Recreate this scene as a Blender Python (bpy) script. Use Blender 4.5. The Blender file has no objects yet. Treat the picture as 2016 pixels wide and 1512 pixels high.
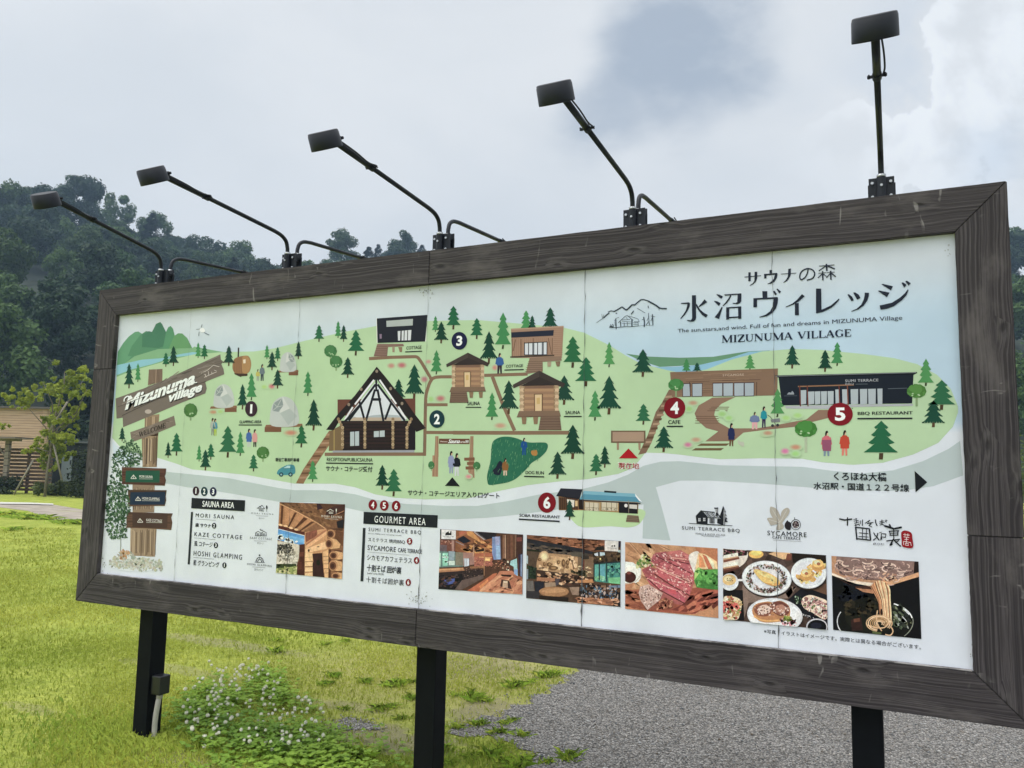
import bpy, bmesh, math, random
import numpy as np
from mathutils import Vector, Matrix
from mathutils.geometry import tessellate_polygon
rad = math.radians
random.seed(7); rng = np.random.default_rng(7)
S = bpy.context.scene
COL = S.collection

# ------------------------------------------------------------------ camera
GZ = 0.71                                   # underside of the sign frame stands this far above the ground
CF, CX, CY, CZ = 1552.79, 4.2203, -3.0628, 0.78685 + GZ
PITCH, YAW, ROLL = 0.108685, -0.451977, 0.0197166
_f0 = Vector((math.sin(YAW), math.cos(YAW), 0)); _r0 = Vector((math.cos(YAW), -math.sin(YAW), 0)); _u0 = Vector((0, 0, 1))
CFW = _f0*math.cos(PITCH) + _u0*math.sin(PITCH); _u = _u0*math.cos(PITCH) - _f0*math.sin(PITCH)
CRT = _r0*math.cos(ROLL) + _u*math.sin(ROLL); CUP = _u*math.cos(ROLL) - _r0*math.sin(ROLL)
CPOS = Vector((CX, CY, CZ))
cam = bpy.data.cameras.new('camera'); co = bpy.data.objects.new('camera', cam); COL.objects.link(co)
cam.sensor_width = 36; cam.lens = CF/2016*36; cam.clip_start = 0.05; cam.clip_end = 3000
M3 = Matrix((CRT, CUP, -CFW)).transposed().to_4x4(); M3.translation = CPOS; co.matrix_world = M3
S.camera = co

# ------------------------------------------------------------------ sky and sun
SUN_AZ, SUN_EL = rad(205), rad(66)          # azimuth from +Y, clockwise
SDIR = Vector((math.sin(SUN_AZ)*math.cos(SUN_EL), math.cos(SUN_AZ)*math.cos(SUN_EL), math.sin(SUN_EL)))
def pdir(x, y):                              # direction of a sight line of the photo's survey
    return (CFW*CF + CRT*(x-1008) - CUP*(y-756)).normalized()
W = bpy.data.worlds.new("World"); S.world = W; W.use_nodes = True
nt = W.node_tree; nt.nodes.clear()
def N(t, **k):
    n = nt.nodes.new(t)
    for a, b in k.items(): setattr(n, a, b)
    return n
def L(a, b): nt.links.new(a, b)
out = N('ShaderNodeOutputWorld'); bg = N('ShaderNodeBackground'); bg.inputs[1].default_value = 0.1
sky = N('ShaderNodeTexSky', sky_type='NISHITA'); sky.sun_disc = False; sky.sun_elevation = SUN_EL; sky.sun_rotation = SUN_AZ
sky.air_density = 1.2; sky.dust_density = 2.0
tc = N('ShaderNodeTexCoord')
mp = N('ShaderNodeMapping'); mp.inputs['Scale'].default_value = (1, 1, 2.0); L(tc.outputs['Generated'], mp.inputs[0])
nz = N('ShaderNodeTexNoise'); nz.inputs['Scale'].default_value = 2.6; nz.inputs['Detail'].default_value = 7; nz.inputs['Roughness'].default_value = 0.5; nz.inputs['Distortion'].default_value = 0.35
L(mp.outputs[0], nz.inputs['Vector'])
def math_(op, a, b=None, c=None):
    m = N('ShaderNodeMath', operation=op)
    for i, v in enumerate((a, b, c)):
        if v is None: continue
        if isinstance(v, (int, float)): m.inputs[i].default_value = v
        else: L(v, m.inputs[i])
    return m.outputs[0]
def ramp(v, a, b, lo=0., hi=1.):
    m = N('ShaderNodeMapRange', interpolation_type='SMOOTHSTEP'); L(v, m.inputs[0])
    for i, x in enumerate((a, b, lo, hi)): m.inputs[i+1].default_value = x
    return m.outputs[0]
def dot(d):
    v = N('ShaderNodeVectorMath', operation='DOT_PRODUCT'); L(tc.outputs['Generated'], v.inputs[0]); v.inputs[1].default_value = d
    return v.outputs['Value']
def mix(f, a, b):
    m = N('ShaderNodeMix', data_type='RGBA')
    for s, v in ((m.inputs[0], f), (m.inputs[6], a), (m.inputs[7], b)):
        if isinstance(v, (int, float)): s.default_value = v
        elif isinstance(v, tuple): s.default_value = (*v, 1)
        else: L(v, s)
    return m.outputs[2]
# soft grey cloud masses; one darker bank high to the north, brighter billows to the north-east
wob = math_('MULTIPLY', math_('SUBTRACT', nz.outputs[0], 0.5), 17.0)
def bank(x, y, r0, r1):
    ang = math_('MULTIPLY', math_('ARCCOSINE', math_('MINIMUM', dot(pdir(x, y)), 1.0)), 57.2958)
    return ramp(math_('ADD', ang, wob), r1, r0)
nz2 = N('ShaderNodeTexNoise'); nz2.inputs['Scale'].default_value = 9.0; nz2.inputs['Detail'].default_value = 8; nz2.inputs['Roughness'].default_value = 0.55
L(mp.outputs[0], nz2.inputs['Vector'])
c = mix(ramp(nz.outputs[0], 0.35, 0.68), (8.7, 9.0, 9.25), (9.75, 9.9, 10.0))
dark = math_('MAXIMUM', bank(1290, 110, 2.5, 7.5), math_('MULTIPLY', bank(1420, 55, 1.5, 6), 0.9))
dark = math_('MAXIMUM', dark, math_('MULTIPLY', bank(1225, 175, 1.5, 6), 0.85))
dark = math_('MULTIPLY', dark, ramp(nz2.outputs[0], 0.3, 0.6, 0.45, 1.0))
c = mix(math_('MULTIPLY', dark, 0.9), c, (4.5, 5.2, 6.2))
# cumulus heads: crisp bright rims over softly shaded bodies
nz3 = N('ShaderNodeTexNoise'); nz3.inputs['Scale'].default_value = 6.5; nz3.inputs['Detail'].default_value = 9; nz3.inputs['Roughness'].default_value = 0.52; nz3.inputs['Distortion'].default_value = 0.25
mp3 = N('ShaderNodeMapping'); mp3.inputs['Location'].default_value = (3.1, 0.4, 1.7); L(tc.outputs['Generated'], mp3.inputs[0]); L(mp3.outputs[0], nz3.inputs['Vector'])
zone = bank(1890, 210, 4.0, 12)
rim = math_('MULTIPLY', ramp(nz3.outputs[0], 0.485, 0.505), ramp(nz3.outputs[0], 0.62, 0.52))
c = mix(math_('MULTIPLY', math_('MULTIPLY', zone, ramp(nz3.outputs[0], 0.50, 0.40)), 0.4), c, (6.6, 7.6, 8.9))
c = mix(math_('MULTIPLY', math_('MULTIPLY', zone, rim), 0.55), c, (12.4, 12.7, 12.9))
bl2 = math_('MULTIPLY', bank(1960, 320, 1, 6), ramp(nz2.outputs[0], 0.6, 0.45))
c = mix(math_('MULTIPLY', bl2, 0.45), c, (6.0, 7.2, 8.8))
c = mix(0.88, sky.outputs[0], c)
glow = ramp(dot(SDIR), 0.35, 1.0, 1.0, 2.9)     # thin cloud in front of the sun, behind the photographer
cm = N('ShaderNodeVectorMath', operation='SCALE'); L(c, cm.inputs[0]); L(glow, cm.inputs['Scale'])
L(cm.outputs[0], bg.inputs[0]); L(bg.outputs[0], out.inputs[0])

sl = bpy.data.lights.new('sun', 'SUN'); sl.energy = 1.1; sl.angle = rad(28); sl.color = (1, .95, .87)
so = bpy.data.objects.new('sun', sl); COL.objects.link(so); so.rotation_euler = (-SDIR).to_track_quat('-Z', 'Y').to_euler(); so.location = (0, 0, 30)

S.view_settings.view_transform = 'Standard'; S.view_settings.look = 'None'; S.view_settings.gamma = 1; S.view_settings.exposure = -0.08
S.cycles.max_bounces = 6; S.cycles.volume_bounces = 0; S.cycles.transparent_max_bounces = 8; S.cycles.use_denoising = True

# ------------------------------------------------------------------ helpers
def lin(v): v /= 255.; return v/12.92 if v <= .04045 else ((v+.055)/1.055)**2.4
def gp(x, y, z=0.0):                        # survey: a sight line of the photo met with level ground
    d = pdir(x, y); t = (z-CZ)/d.z; return CPOS + d*t
def lk(o, parent=None):
    COL.objects.link(o)
    if parent is not None: o.parent = parent
    return o
def tag(o, label=None, cat=None, group=None, kind=None):
    for k, v in (('label', label), ('category', cat), ('group', group), ('kind', kind)):
        if v: o[k] = v
    return o
def empty(name, loc=(0, 0, 0)):
    o = bpy.data.objects.new(name, None); o.location = loc; o.empty_display_size = .1; return lk(o)
def obj(name, bm, mat, parent=None, smooth=False):
    me = bpy.data.meshes.new(name); bm.to_mesh(me); bm.free()
    if mat: me.materials.append(mat)
    if smooth:
        for p in me.polygons: p.use_smooth = True
    return lk(bpy.data.objects.new(name, me), parent)
def npmesh(name, verts, faces, mat, smooth=False, col=None):
    """verts (n,3), faces (m,k) same size"""
    me = bpy.data.meshes.new(name); verts = np.asarray(verts, np.float32); faces = np.asarray(faces, np.int32)
    k = faces.shape[1]
    me.vertices.add(len(verts)); me.vertices.foreach_set('co', verts.ravel())
    me.loops.add(faces.size); me.loops.foreach_set('vertex_index', faces.ravel())
    me.polygons.add(len(faces)); me.polygons.foreach_set('loop_start', np.arange(0, faces.size, k, dtype=np.int32))
    me.update(calc_edges=True)
    if col is not None:
        a = me.color_attributes.new('Col', 'FLOAT_COLOR', 'POINT'); c4 = np.ones((len(verts), 4), np.float32); c4[:, :3] = col
        a.data.foreach_set('color', c4.ravel())
    if smooth: me.polygons.foreach_set('use_smooth', np.ones(len(faces), bool))
    me.materials.append(mat); return me
def box(bm, x0, y0, z0, x1, y1, z1):
    v = [bm.verts.new(p) for p in ((x0,y0,z0),(x1,y0,z0),(x1,y1,z0),(x0,y1,z0),(x0,y0,z1),(x1,y0,z1),(x1,y1,z1),(x0,y1,z1))]
    for f in ((3,2,1,0),(4,5,6,7),(0,1,5,4),(1,2,6,5),(2,3,7,6),(3,0,4,7)): bm.faces.new([v[i] for i in f])
    return v
def bevel(bm, w, seg=2):
    bmesh.ops.bevel(bm, geom=bm.edges[:], offset=w, segments=seg, affect='EDGES', profile=.6)
def tube(bm, pts, r, n=12, cap=True):
    pts = [Vector(p) for p in pts]; rs = r if isinstance(r, (list, tuple)) else [r]*len(pts)
    rings = []; up = None
    for i, p in enumerate(pts):
        t = (pts[min(i+1, len(pts)-1)] - pts[max(i-1, 0)]).normalized()
        if up is None: up = t.orthogonal().normalized()
        a = (up - t*up.dot(t)).normalized(); b = t.cross(a); up = a
        rings.append([bm.verts.new(p + (a*math.cos(2*math.pi*k/n) + b*math.sin(2*math.pi*k/n))*rs[i]) for k in range(n)])
    for A, B in zip(rings, rings[1:]):
        for k in range(n): bm.faces.new((A[k], A[(k+1) % n], B[(k+1) % n], B[k]))
    if cap: bm.faces.new(rings[0][::-1]); bm.faces.new(rings[-1])
def lathe(bm, c, ax, prof, n=32):
    """prof: (distance along ax, radius)"""
    ax = Vector(ax).normalized(); a = ax.orthogonal().normalized(); b = ax.cross(a); c = Vector(c); rings = []
    for h, r in prof:
        rings.append([bm.verts.new(c + ax*h + (a*math.cos(2*math.pi*k/n) + b*math.sin(2*math.pi*k/n))*r) for k in range(n)])
    for A, B in zip(rings, rings[1:]):
        for k in range(n): bm.faces.new((A[k], A[(k+1) % n], B[(k+1) % n], B[k]))
    bm.faces.new(rings[0][::-1]); bm.faces.new(rings[-1])
def smooth_path(p, m=6, closed=False):
    p = [Vector(q) for q in p]; n = len(p); o = []
    rngi = range(n if closed else n-1)
    for i in rngi:
        g = (lambda k: p[k % n]) if closed else (lambda k: p[max(0, min(n-1, k))])
        a, b, c_, d = g(i-1), g(i), g(i+1), g(i+2)
        for k in range(m):
            t = k/m
            o.append(.5*((2*b) + (c_-a)*t + (2*a-5*b+4*c_-d)*t*t + (3*b-a-3*c_+d)*t**3))
    if not closed: o.append(p[-1])
    return o

# ------------------------------------------------------------------ materials
def mat(name):
    m = bpy.data.materials.new(name); m.use_nodes = True; t = m.node_tree; b = t.nodes['Principled BSDF']; return m, t, b
class G:                                     # tiny node-graph helper
    def __init__(s, t): s.t = t
    def n(s, ty, ins=None, **k):
        n = s.t.nodes.new(ty)
        for a, b in k.items(): setattr(n, a, b)
        for a, b in (ins or {}).items():
            if isinstance(b, bpy.types.NodeSocket): s.t.links.new(b, n.inputs[a])
            else: n.inputs[a].default_value = b
        return n
    def mix(s, f, a, b, bt='MIX'):
        n = s.t.nodes.new('ShaderNodeMix'); n.data_type = 'RGBA'; n.blend_type = bt
        for k, v in ((0, f), (6, a), (7, b)):
            if isinstance(v, bpy.types.NodeSocket): s.t.links.new(v, n.inputs[k])
            elif isinstance(v, (tuple, list)): n.inputs[k].default_value = (*v, 1) if len(v) == 3 else v
            else: n.inputs[k].default_value = v
        return n.outputs[2]
    def rng(s, v, a, b, lo=0., hi=1.):
        n = s.n('ShaderNodeMapRange', {0: v, 1: a, 2: b, 3: lo, 4: hi}, interpolation_type='SMOOTHSTEP'); return n.outputs[0]
    def noise(s, vec, sc, det=4, ro=.5, dist=0.):
        n = s.n('ShaderNodeTexNoise', {'Scale': sc, 'Detail': det, 'Roughness': ro, 'Distortion': dist})
        if vec is not None: s.t.links.new(vec, n.inputs['Vector'])
        return n.outputs[0]
    def map(s, vec, scale=(1, 1, 1), loc=(0, 0, 0)):
        n = s.n('ShaderNodeMapping', {'Scale': scale, 'Location': loc}); s.t.links.new(vec, n.inputs[0]); return n.outputs[0]
    def m(s, op, a, b=0.):
        n = s.n('ShaderNodeMath', {0: a, 1: b}, operation=op); return n.outputs[0]
    def bump(s, h, st, d, b):
        n = s.n('ShaderNodeBump', {'Height': h, 'Strength': st, 'Distance': d}); s.t.links.new(n.outputs[0], b.inputs['Normal'])
    def link(s, a, b): s.t.links.new(a, b)

def simple(name, colr, rough=.5, metal=0., var=.12, sc=30., bump=0.0, spec=.5):
    m, t, b = mat(name); g = G(t); tcn = g.n('ShaderNodeTexCoord').outputs['Object']
    nz = g.noise(tcn, sc, 5)
    g.link(g.mix(nz, tuple(x*(1-var) for x in colr), tuple(min(1, x*(1+var)) for x in colr)), b.inputs['Base Color'])
    b.inputs['Roughness'].default_value = rough; b.inputs['Metallic'].default_value = metal; b.inputs['Specular IOR Level'].default_value = spec
    if bump: g.bump(nz, bump, .002, b)
    return m

def wood_stained():
    """dark stained softwood; board length runs along local X"""
    m, t, b = mat('stained_wood'); g = G(t)
    tcn = g.n('ShaderNodeTexCoord').outputs['Object']; oi = g.n('ShaderNodeObjectInfo')
    off = g.n('ShaderNodeVectorMath', {0: tcn, 1: (0, 0, 0)}, operation='ADD')
    cmb = g.n('ShaderNodeCombineXYZ', {0: g.m('MULTIPLY', oi.outputs['Random'], 37.), 1: 0., 2: g.m('MULTIPLY', oi.outputs['Random'], 11.)})
    g.link(cmb.outputs[0], off.inputs[1]); v = off.outputs[0]
    # knots: stretched cells, only a few of which become knots
    sx = g.n('ShaderNodeSeparateXYZ', {0: v})
    kv = g.n('ShaderNodeCombineXYZ', {0: g.m('MULTIPLY', g.m('ADD', sx.outputs[0], g.m('MULTIPLY', sx.outputs[2], .55)), 5.5), 1: g.m('MULTIPLY', sx.outputs[2], 13.), 2: 0.}).outputs[0]
    vo = g.n('ShaderNodeTexVoronoi', {'Vector': kv, 'Scale': 1.}, feature='F1', voronoi_dimensions='2D')
    blot0 = g.noise(g.map(v, (14, 30, 30)), 1., 4, .6)
    kd = g.m('ADD', vo.outputs['Distance'], g.m('MULTIPLY', g.m('SUBTRACT', blot0, .5), .16)); kr = g.n('ShaderNodeSeparateColor', {0: vo.outputs['Color']}).outputs[0]
    pick = g.rng(kr, .74, .76)
    knot = g.m('MULTIPLY', g.m('MULTIPLY', g.rng(kd, .04, .13, 1., 0.), g.rng(blot0, .3, .6, .5, 1.)), pick); ring = g.m('MULTIPLY', g.rng(kd, .12, .55, 1., 0.), pick)
    # growth rings bend round the knots
    warp = g.noise(g.map(v, (1.6, 1, 6.)), 1.0, 3)
    zz = g.m('ADD', g.n('ShaderNodeSeparateXYZ', {0: v}).outputs[2], g.m('ADD', g.m('MULTIPLY', warp, .05), g.m('MULTIPLY', ring, .012)))
    wav = g.n('ShaderNodeTexNoise', {'Scale': 1., 'Detail': 3, 'Roughness': .6}, noise_dimensions='2D')
    cv = g.n('ShaderNodeCombineXYZ', {0: g.m('MULTIPLY', g.n('ShaderNodeSeparateXYZ', {0: v}).outputs[0], .5), 1: g.m('MULTIPLY', zz, 150.), 2: 0.})
    g.link(cv.outputs[0], wav.inputs['Vector']); gr = wav.outputs[0]
    fine = g.noise(g.map(v, (6, 60, 260)), 1., 4, .65)
    c = g.mix(g.rng(gr, .36, .64), (.023, .019, .021), (.078, .067, .069))
    c = g.mix(g.rng(fine, .38, .66, 0, .7), c, (.028, .023, .022))
    blot = g.noise(g.map(v, (3, 8, 8)), 1., 5, .6)
    c = g.mix(g.rng(blot, .50, .74, 0, .6), c, (.135, .118, .112))
    halo = g.m('MULTIPLY', g.m('MULTIPLY', g.rng(kd, .10, .20), g.rng(kd, .20, .36, 1., 0.)), pick)
    c = g.mix(g.m('MULTIPLY', halo, g.rng(fine, .4, .7, 0., .45)), c, (.17, .155, .145))
    c = g.mix(g.m('MULTIPLY', knot, .85), c, (.016, .014, .014))
    scr = g.m('MULTIPLY', g.rng(g.noise(g.map(v, (22, 1, 7), (3, 1, 2)), 1., 2, .4, 1.4), .68, .76), g.rng(blot, .42, .6))
    c = g.mix(g.m('MULTIPLY', scr, .6), c, (.30, .28, .26))
    g.link(c, b.inputs['Base Color']); b.inputs['Roughness'].default_value = .72; b.inputs['Specular IOR Level'].default_value = .3
    g.bump(g.m('ADD', g.m('ADD', g.m('MULTIPLY', gr, .6), g.m('MULTIPLY', fine, .5)), g.m('MULTIPLY', knot, -1.2)), .55, .004, b)
    return m
def print_mat():
    m, t, b = mat('printed_film'); g = G(t); a = g.n('ShaderNodeVertexColor', layer_name='Col').outputs[0]
    tcn = g.n('ShaderNodeTexCoord').outputs['Object']
    dirt = g.rng(g.noise(tcn, 3.2, 7, .65), .30, .72, .93, 1.03)
    g.link(g.mix(1., a, g.n('ShaderNodeCombineColor', {0: dirt, 1: dirt, 2: dirt}).outputs[0], 'MULTIPLY'), b.inputs['Base Color'])
    b.inputs['Roughness'].default_value = .42; b.inputs['Specular IOR Level'].default_value = .15
    return m
def photo_mat():
    m, t, b = mat('photo_print'); g = G(t); a = g.n('ShaderNodeVertexColor', layer_name='Col').outputs[0]; v = g.n('ShaderNodeTexCoord').outputs['Object']
    n1 = g.rng(g.noise(v, 38., 6, .7, .5), .25, .75, .78, 1.2); n2 = g.rng(g.noise(v, 170., 3, .7), .25, .75, .85, 1.13); k = g.m('MULTIPLY', n1, n2)
    hue = g.mix(g.noise(v, 24., 3), (1.08, .97, .9), (.94, 1.02, 1.08))
    c = g.mix(1., g.mix(1., a, hue, 'MULTIPLY'), g.n('ShaderNodeCombineColor', {0: k, 1: k, 2: k}).outputs[0], 'MULTIPLY')
    c = g.n('ShaderNodeHueSaturation', {'Saturation': .84, 'Value': .98, 'Color': c}).outputs[0]
    g.link(c, b.inputs['Base Color']); b.inputs['Roughness'].default_value = .42; b.inputs['Specular IOR Level'].default_value = .15; return m
def leaf_mat(name, a, c2, trans=.35, rough=.6, objvar=.25):
    m, t, b = mat(name); g = G(t); tcn = g.n('ShaderNodeTexCoord').outputs['Object']; oi = g.n('ShaderNodeObjectInfo')
    f = g.noise(tcn, .9, 3); f2 = g.noise(tcn, 9., 2)
    c = g.mix(g.rng(g.m('ADD', g.m('MULTIPLY', f, .7), g.m('MULTIPLY', f2, .3)), .35, .65), a, c2)
    k = g.m('ADD', g.m('MULTIPLY', oi.outputs['Random'], 2*objvar), 1-objvar)
    c = g.mix(1., c, g.n('ShaderNodeCombineColor', {0: k, 1: k, 2: k}).outputs[0], 'MULTIPLY')
    g.link(c, b.inputs['Base Color']); b.inputs['Roughness'].default_value = rough; b.inputs['Specular IOR Level'].default_value = .25
    tr = g.n('ShaderNodeBsdfTranslucent'); g.link(c, tr.inputs[0]); mx = g.n('ShaderNodeMixShader', {0: trans})
    g.link(b.outputs[0], mx.inputs[1]); g.link(tr.outputs[0], mx.inputs[2]); g.link(mx.outputs[0], t.nodes['Material Output'].inputs[0])
    return m
PHOTO = photo_mat(); WOOD = wood_stained(); PRINT = print_mat()
BLACK = simple('black_metal', (.009, .011, .017), .45, .0, .3, 40, .05, .3)
POSTM = simple('black_steel_paint', (.0045, .0055, .007), .55, 0, .35, 18, .08, .10)
GALV = simple('galvanised', (.45, .46, .47), .35, .9)
BACK = simple('dark_backing', (.03, .03, .03), .8)

# ------------------------------------------------------------------ ground, hill, path
def at(x, y, d): return CPOS + (CFW + CRT*((x-1008)/CF) - CUP*((y-756)/CF))*d
def lawn_mat():
    m, t, b = mat('lawn_turf'); g = G(t); v = g.n('ShaderNodeTexCoord').outputs['Object']
    big = g.noise(v, .45, 5, .6); mid = g.noise(v, 2.3, 5, .6, .4); fine = g.noise(g.map(v, (1, 1, 1)), 26., 6, .7); strk = g.noise(g.map(v, (9., 3.5, 1)), 1., 5, .7, .6)
    c = g.mix(g.rng(mid, .36, .66), (.29, .34, .052), (.45, .485, .09))
    c = g.mix(g.rng(big, .52, .72, 0, .55), c, (.24, .34, .045))
    c = g.mix(g.rng(strk, .42, .72, 0, .50), c, (.48, .50, .125))
    c = g.mix(g.rng(g.noise(v, 1.3, 7, .72, .8), .59, .74, 0, .7), c, (.38, .36, .13))
    c = g.mix(g.rng(fine, .34, .62, .5, 0.), c, (.13, .18, .035))
    wear = g.noise(v, 7., 6, .7, .5)
    for px_, py_, rx_, ry_ in ((800,1330,1.7,1.5),(1010,1330,1.0,1.2)):       # drier, browner turf towards the gravel
        p_ = gp(px_, py_); dv = g.n('ShaderNodeVectorMath', {0: v, 1: (p_.x, p_.y, 0)}, operation='SUBTRACT').outputs[0]; dl = g.n('ShaderNodeVectorMath', {0: g.map(dv, (1/rx_, 1/ry_, 0))}, operation='LENGTH').outputs['Value']
        c = g.mix(g.m('MULTIPLY', g.rng(dl, 1., .2), g.rng(wear, .35, .6, .3, .85)), c, (.40, .37, .14))
    for px_, py_, rx_, ry_, k_ in ((760,1452,.5,.22,.7),(560,1452,.30,.16,.6),(960,1400,.28,.3,.6),(450,1268,1.0,.14,.5),(350,1318,.7,.10,.35),(690,1392,.35,.10,.45),(940,1310,.5,.45,.55),(60,1395,.3,.08,.35),(330,1490,.35,.12,.5)):
        p_ = gp(px_, py_); dv = g.n('ShaderNodeVectorMath', {0: v, 1: (p_.x, p_.y, 0)}, operation='SUBTRACT').outputs[0]; dl = g.n('ShaderNodeVectorMath', {0: g.map(dv, (1/rx_, 1/ry_, 0))}, operation='LENGTH').outputs['Value']
        f_ = g.m('MULTIPLY', g.rng(g.m('ADD', dl, g.m('MULTIPLY', g.m('SUBTRACT', wear, .5), 2.4)), 1.15, .55), k_); c = g.mix(f_, c, (.27, .225, .165))
    g.link(c, b.inputs['Base Color']); b.inputs['Roughness'].default_value = .9; b.inputs['Specular IOR Level'].default_value = .1
    g.bump(g.m('ADD', fine, g.m('MULTIPLY', strk, .6)), .9, .03, b); return m
LAWN = lawn_mat()
bm = bmesh.new(); R = 430
bmesh.ops.create_grid(bm, x_segments=24, y_segments=24, size=R)
lawn = obj('lawn', bm, LAWN); tag(lawn, kind='structure')
def gravel_mat():
    m, t, b = mat('gravel_bed'); g = G(t); v = g.n('ShaderNodeTexCoord').outputs['Object']
    vo = g.n('ShaderNodeTexVoronoi', {'Vector': v, 'Scale': 75.}, feature='F1'); cr = g.n('ShaderNodeSeparateColor', {0: vo.outputs['Color']}).outputs[0]
    vo2 = g.n('ShaderNodeTexVoronoi', {'Vector': v, 'Scale': 160.}, feature='F1'); c2 = g.n('ShaderNodeSeparateColor', {0: vo2.outputs['Color']}).outputs[0]
    k = g.m('ADD', g.m('MULTIPLY', cr, .6), g.m('MULTIPLY', c2, .4))
    c = g.mix(g.rng(k, .1, .9), (.145, .136, .123), (.44, .415, .385)); c = g.mix(g.rng(g.noise(v, 1.2, 6, .65), .45, .7, 0, .35), c, (.17, .15, .125))
    c = g.mix(g.rng(vo.outputs['Distance'], .35, .75, 0, .7), c, (.03, .03, .03))
    g.link(c, b.inputs['Base Color']); b.inputs['Roughness'].default_value = .85; b.inputs['Specular IOR Level'].default_value = .25
    g.bump(g.m('SUBTRACT', 1., vo.outputs['Distance']), .9, .012, b); return m
GRAV = gravel_mat()
GE = [gp(*p) for p in ((1136,1318),(1112,1338),(1075,1362),(1030,1388),(985,1405),(930,1420),(888,1434),(905,1448),(960,1455),(1005,1458),(1040,1480),(1000,1530),(960,1640))]
gpoly = [(p.x, p.y) for p in GE]
ragged = []
for a, b in zip(gpoly, gpoly[1:]):
    l_ = math.hypot(b[0]-a[0], b[1]-a[1]); n = max(2, int(l_/.05))
    for k in range(n):
        t = k/n; w_ = (.045*math.sin(len(ragged)*1.1)+.03*math.sin(len(ragged)*2.3+1)+random.gauss(0, .012))*(0 if len(ragged) == 0 else 1)
        ragged.append((a[0]+(b[0]-a[0])*t-(b[1]-a[1])/l_*w_, a[1]+(b[1]-a[1])*t+(b[0]-a[0])/l_*w_))
gpoly_full = ragged + [(4.2, -7.0), (24, -7.0), (24, 14), (3.6, 14), (2.4, 5.2)]
from mathutils.geometry import delaunay_2d_cdt
cv, _, cf, _, _, _ = delaunay_2d_cdt([Vector(p) for p in gpoly_full], [], [list(range(len(gpoly_full)))], 1, 1e-5)
bm = bmesh.new(); vs_ = [bm.verts.new((p.x, p.y, .004)) for p in cv]
for f in cf: bm.faces.new([vs_[i] for i in f])
for f in bm.faces:
    if f.normal.z < 0: f.normal_flip()
tag(obj('gravel_yard', bm, GRAV), kind='structure')
bm = bmesh.new(); c = gp(700, 1428); ring = []
for k in range(60): a = k/60*6.2832; r = 1+.25*math.sin(3*a+1)+random.gauss(0, .09); ring.append(bm.verts.new((c.x+.14*r*math.cos(a), c.y+.09*r*math.sin(a), .005)))
bm.faces.new(ring); tag(obj('gravel_patch', bm, GRAV), kind='structure')
# loose stones of the gravel
def stones(n, area, inside):
    P_ = np.empty((0, 2))
    while len(P_) < n:
        q = rng.uniform((area[0], area[1]), (area[2], area[3]), (n*2, 2)); q = q[[inside(x, y) for x, y in q]]; P_ = np.vstack([P_, q])
    P_ = P_[:n]; r = rng.lognormal(math.log(.0050), .30, n); oct_ = np.array([(1,0,0),(-1,0,0),(0,1,0),(0,-1,0),(0,0,1),(0,0,-1)], float)
    v = oct_[None]*r[:, None, None]*rng.uniform(.65, 1.25, (n, 6, 1)); v[:, :, 2] *= .6; th = rng.uniform(0, 6.28, n); ca, sa = np.cos(th), np.sin(th)
    x = v[:, :, 0]*ca[:, None]-v[:, :, 1]*sa[:, None]; y = v[:, :, 0]*sa[:, None]+v[:, :, 1]*ca[:, None]
    v = np.stack([x+P_[:, 0:1], y+P_[:, 1:2], v[:, :, 2]+.005+r[:, None]*.2], -1).reshape(-1, 3)
    F = np.array([(0,2,4),(2,1,4),(1,3,4),(3,0,4),(2,0,5),(1,2,5),(3,1,5),(0,3,5)])
    f = (F[None]+6*np.arange(n)[:, None, None]).reshape(-1, 3); k = rng.beta(2.2, 3., n)*.50+.065; tint = rng.uniform(-.02, .02, (n, 1))
    col = np.clip(k[:, None]*np.array([1.06, 1., .93])+np.concatenate([tint, tint*0, -tint], 1), .02, .6); return v, f, np.repeat(col, 6, 0)
mS, tS, bS = mat('stone_grey'); gS = G(tS); gS.link(gS.n('ShaderNodeVertexColor', layer_name='Col').outputs[0], bS.inputs['Base Color']); bS.inputs['Roughness'].default_value = .75; bS.inputs['Specular IOR Level'].default_value = .3
core = gpoly + [(4.2, -7.0), (24, -7.0), (24, 14), (3.6, 14), (2.4, 5.2)]
def gin(x, y): return inpoly0(x, y, core) or (rng.random() < .30 and inpoly0(x+abs(rng.normal(0, .16)), y-.04, core))
def inpoly0(x, y, pts):
    r = False; j = len(pts)-1
    for i in range(len(pts)):
        xi, yi = pts[i]; xj, yj = pts[j]
        if (yi > y) != (yj > y) and x < (xj-xi)*(y-yi)/(yj-yi)+xi: r = not r
        j = i
    return r
V1, F1, C1 = stones(60000, (1.2, -.8, 7.2, 3.4), gin)
V2, F2, C2 = stones(260, (c.x-.35, c.y-.25, c.x+.35, c.y+.25), lambda x, y: ((x-c.x)/.2)**2+((y-c.y)/.13)**2 < rng.uniform(.4, 1.6))
tag(lk(bpy.data.objects.new('gravel', npmesh('gravel', np.vstack([V1, V2]), np.vstack([F1, F2+len(V1)]), mS, col=np.vstack([C1, C2])))), kind='stuff')
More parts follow.
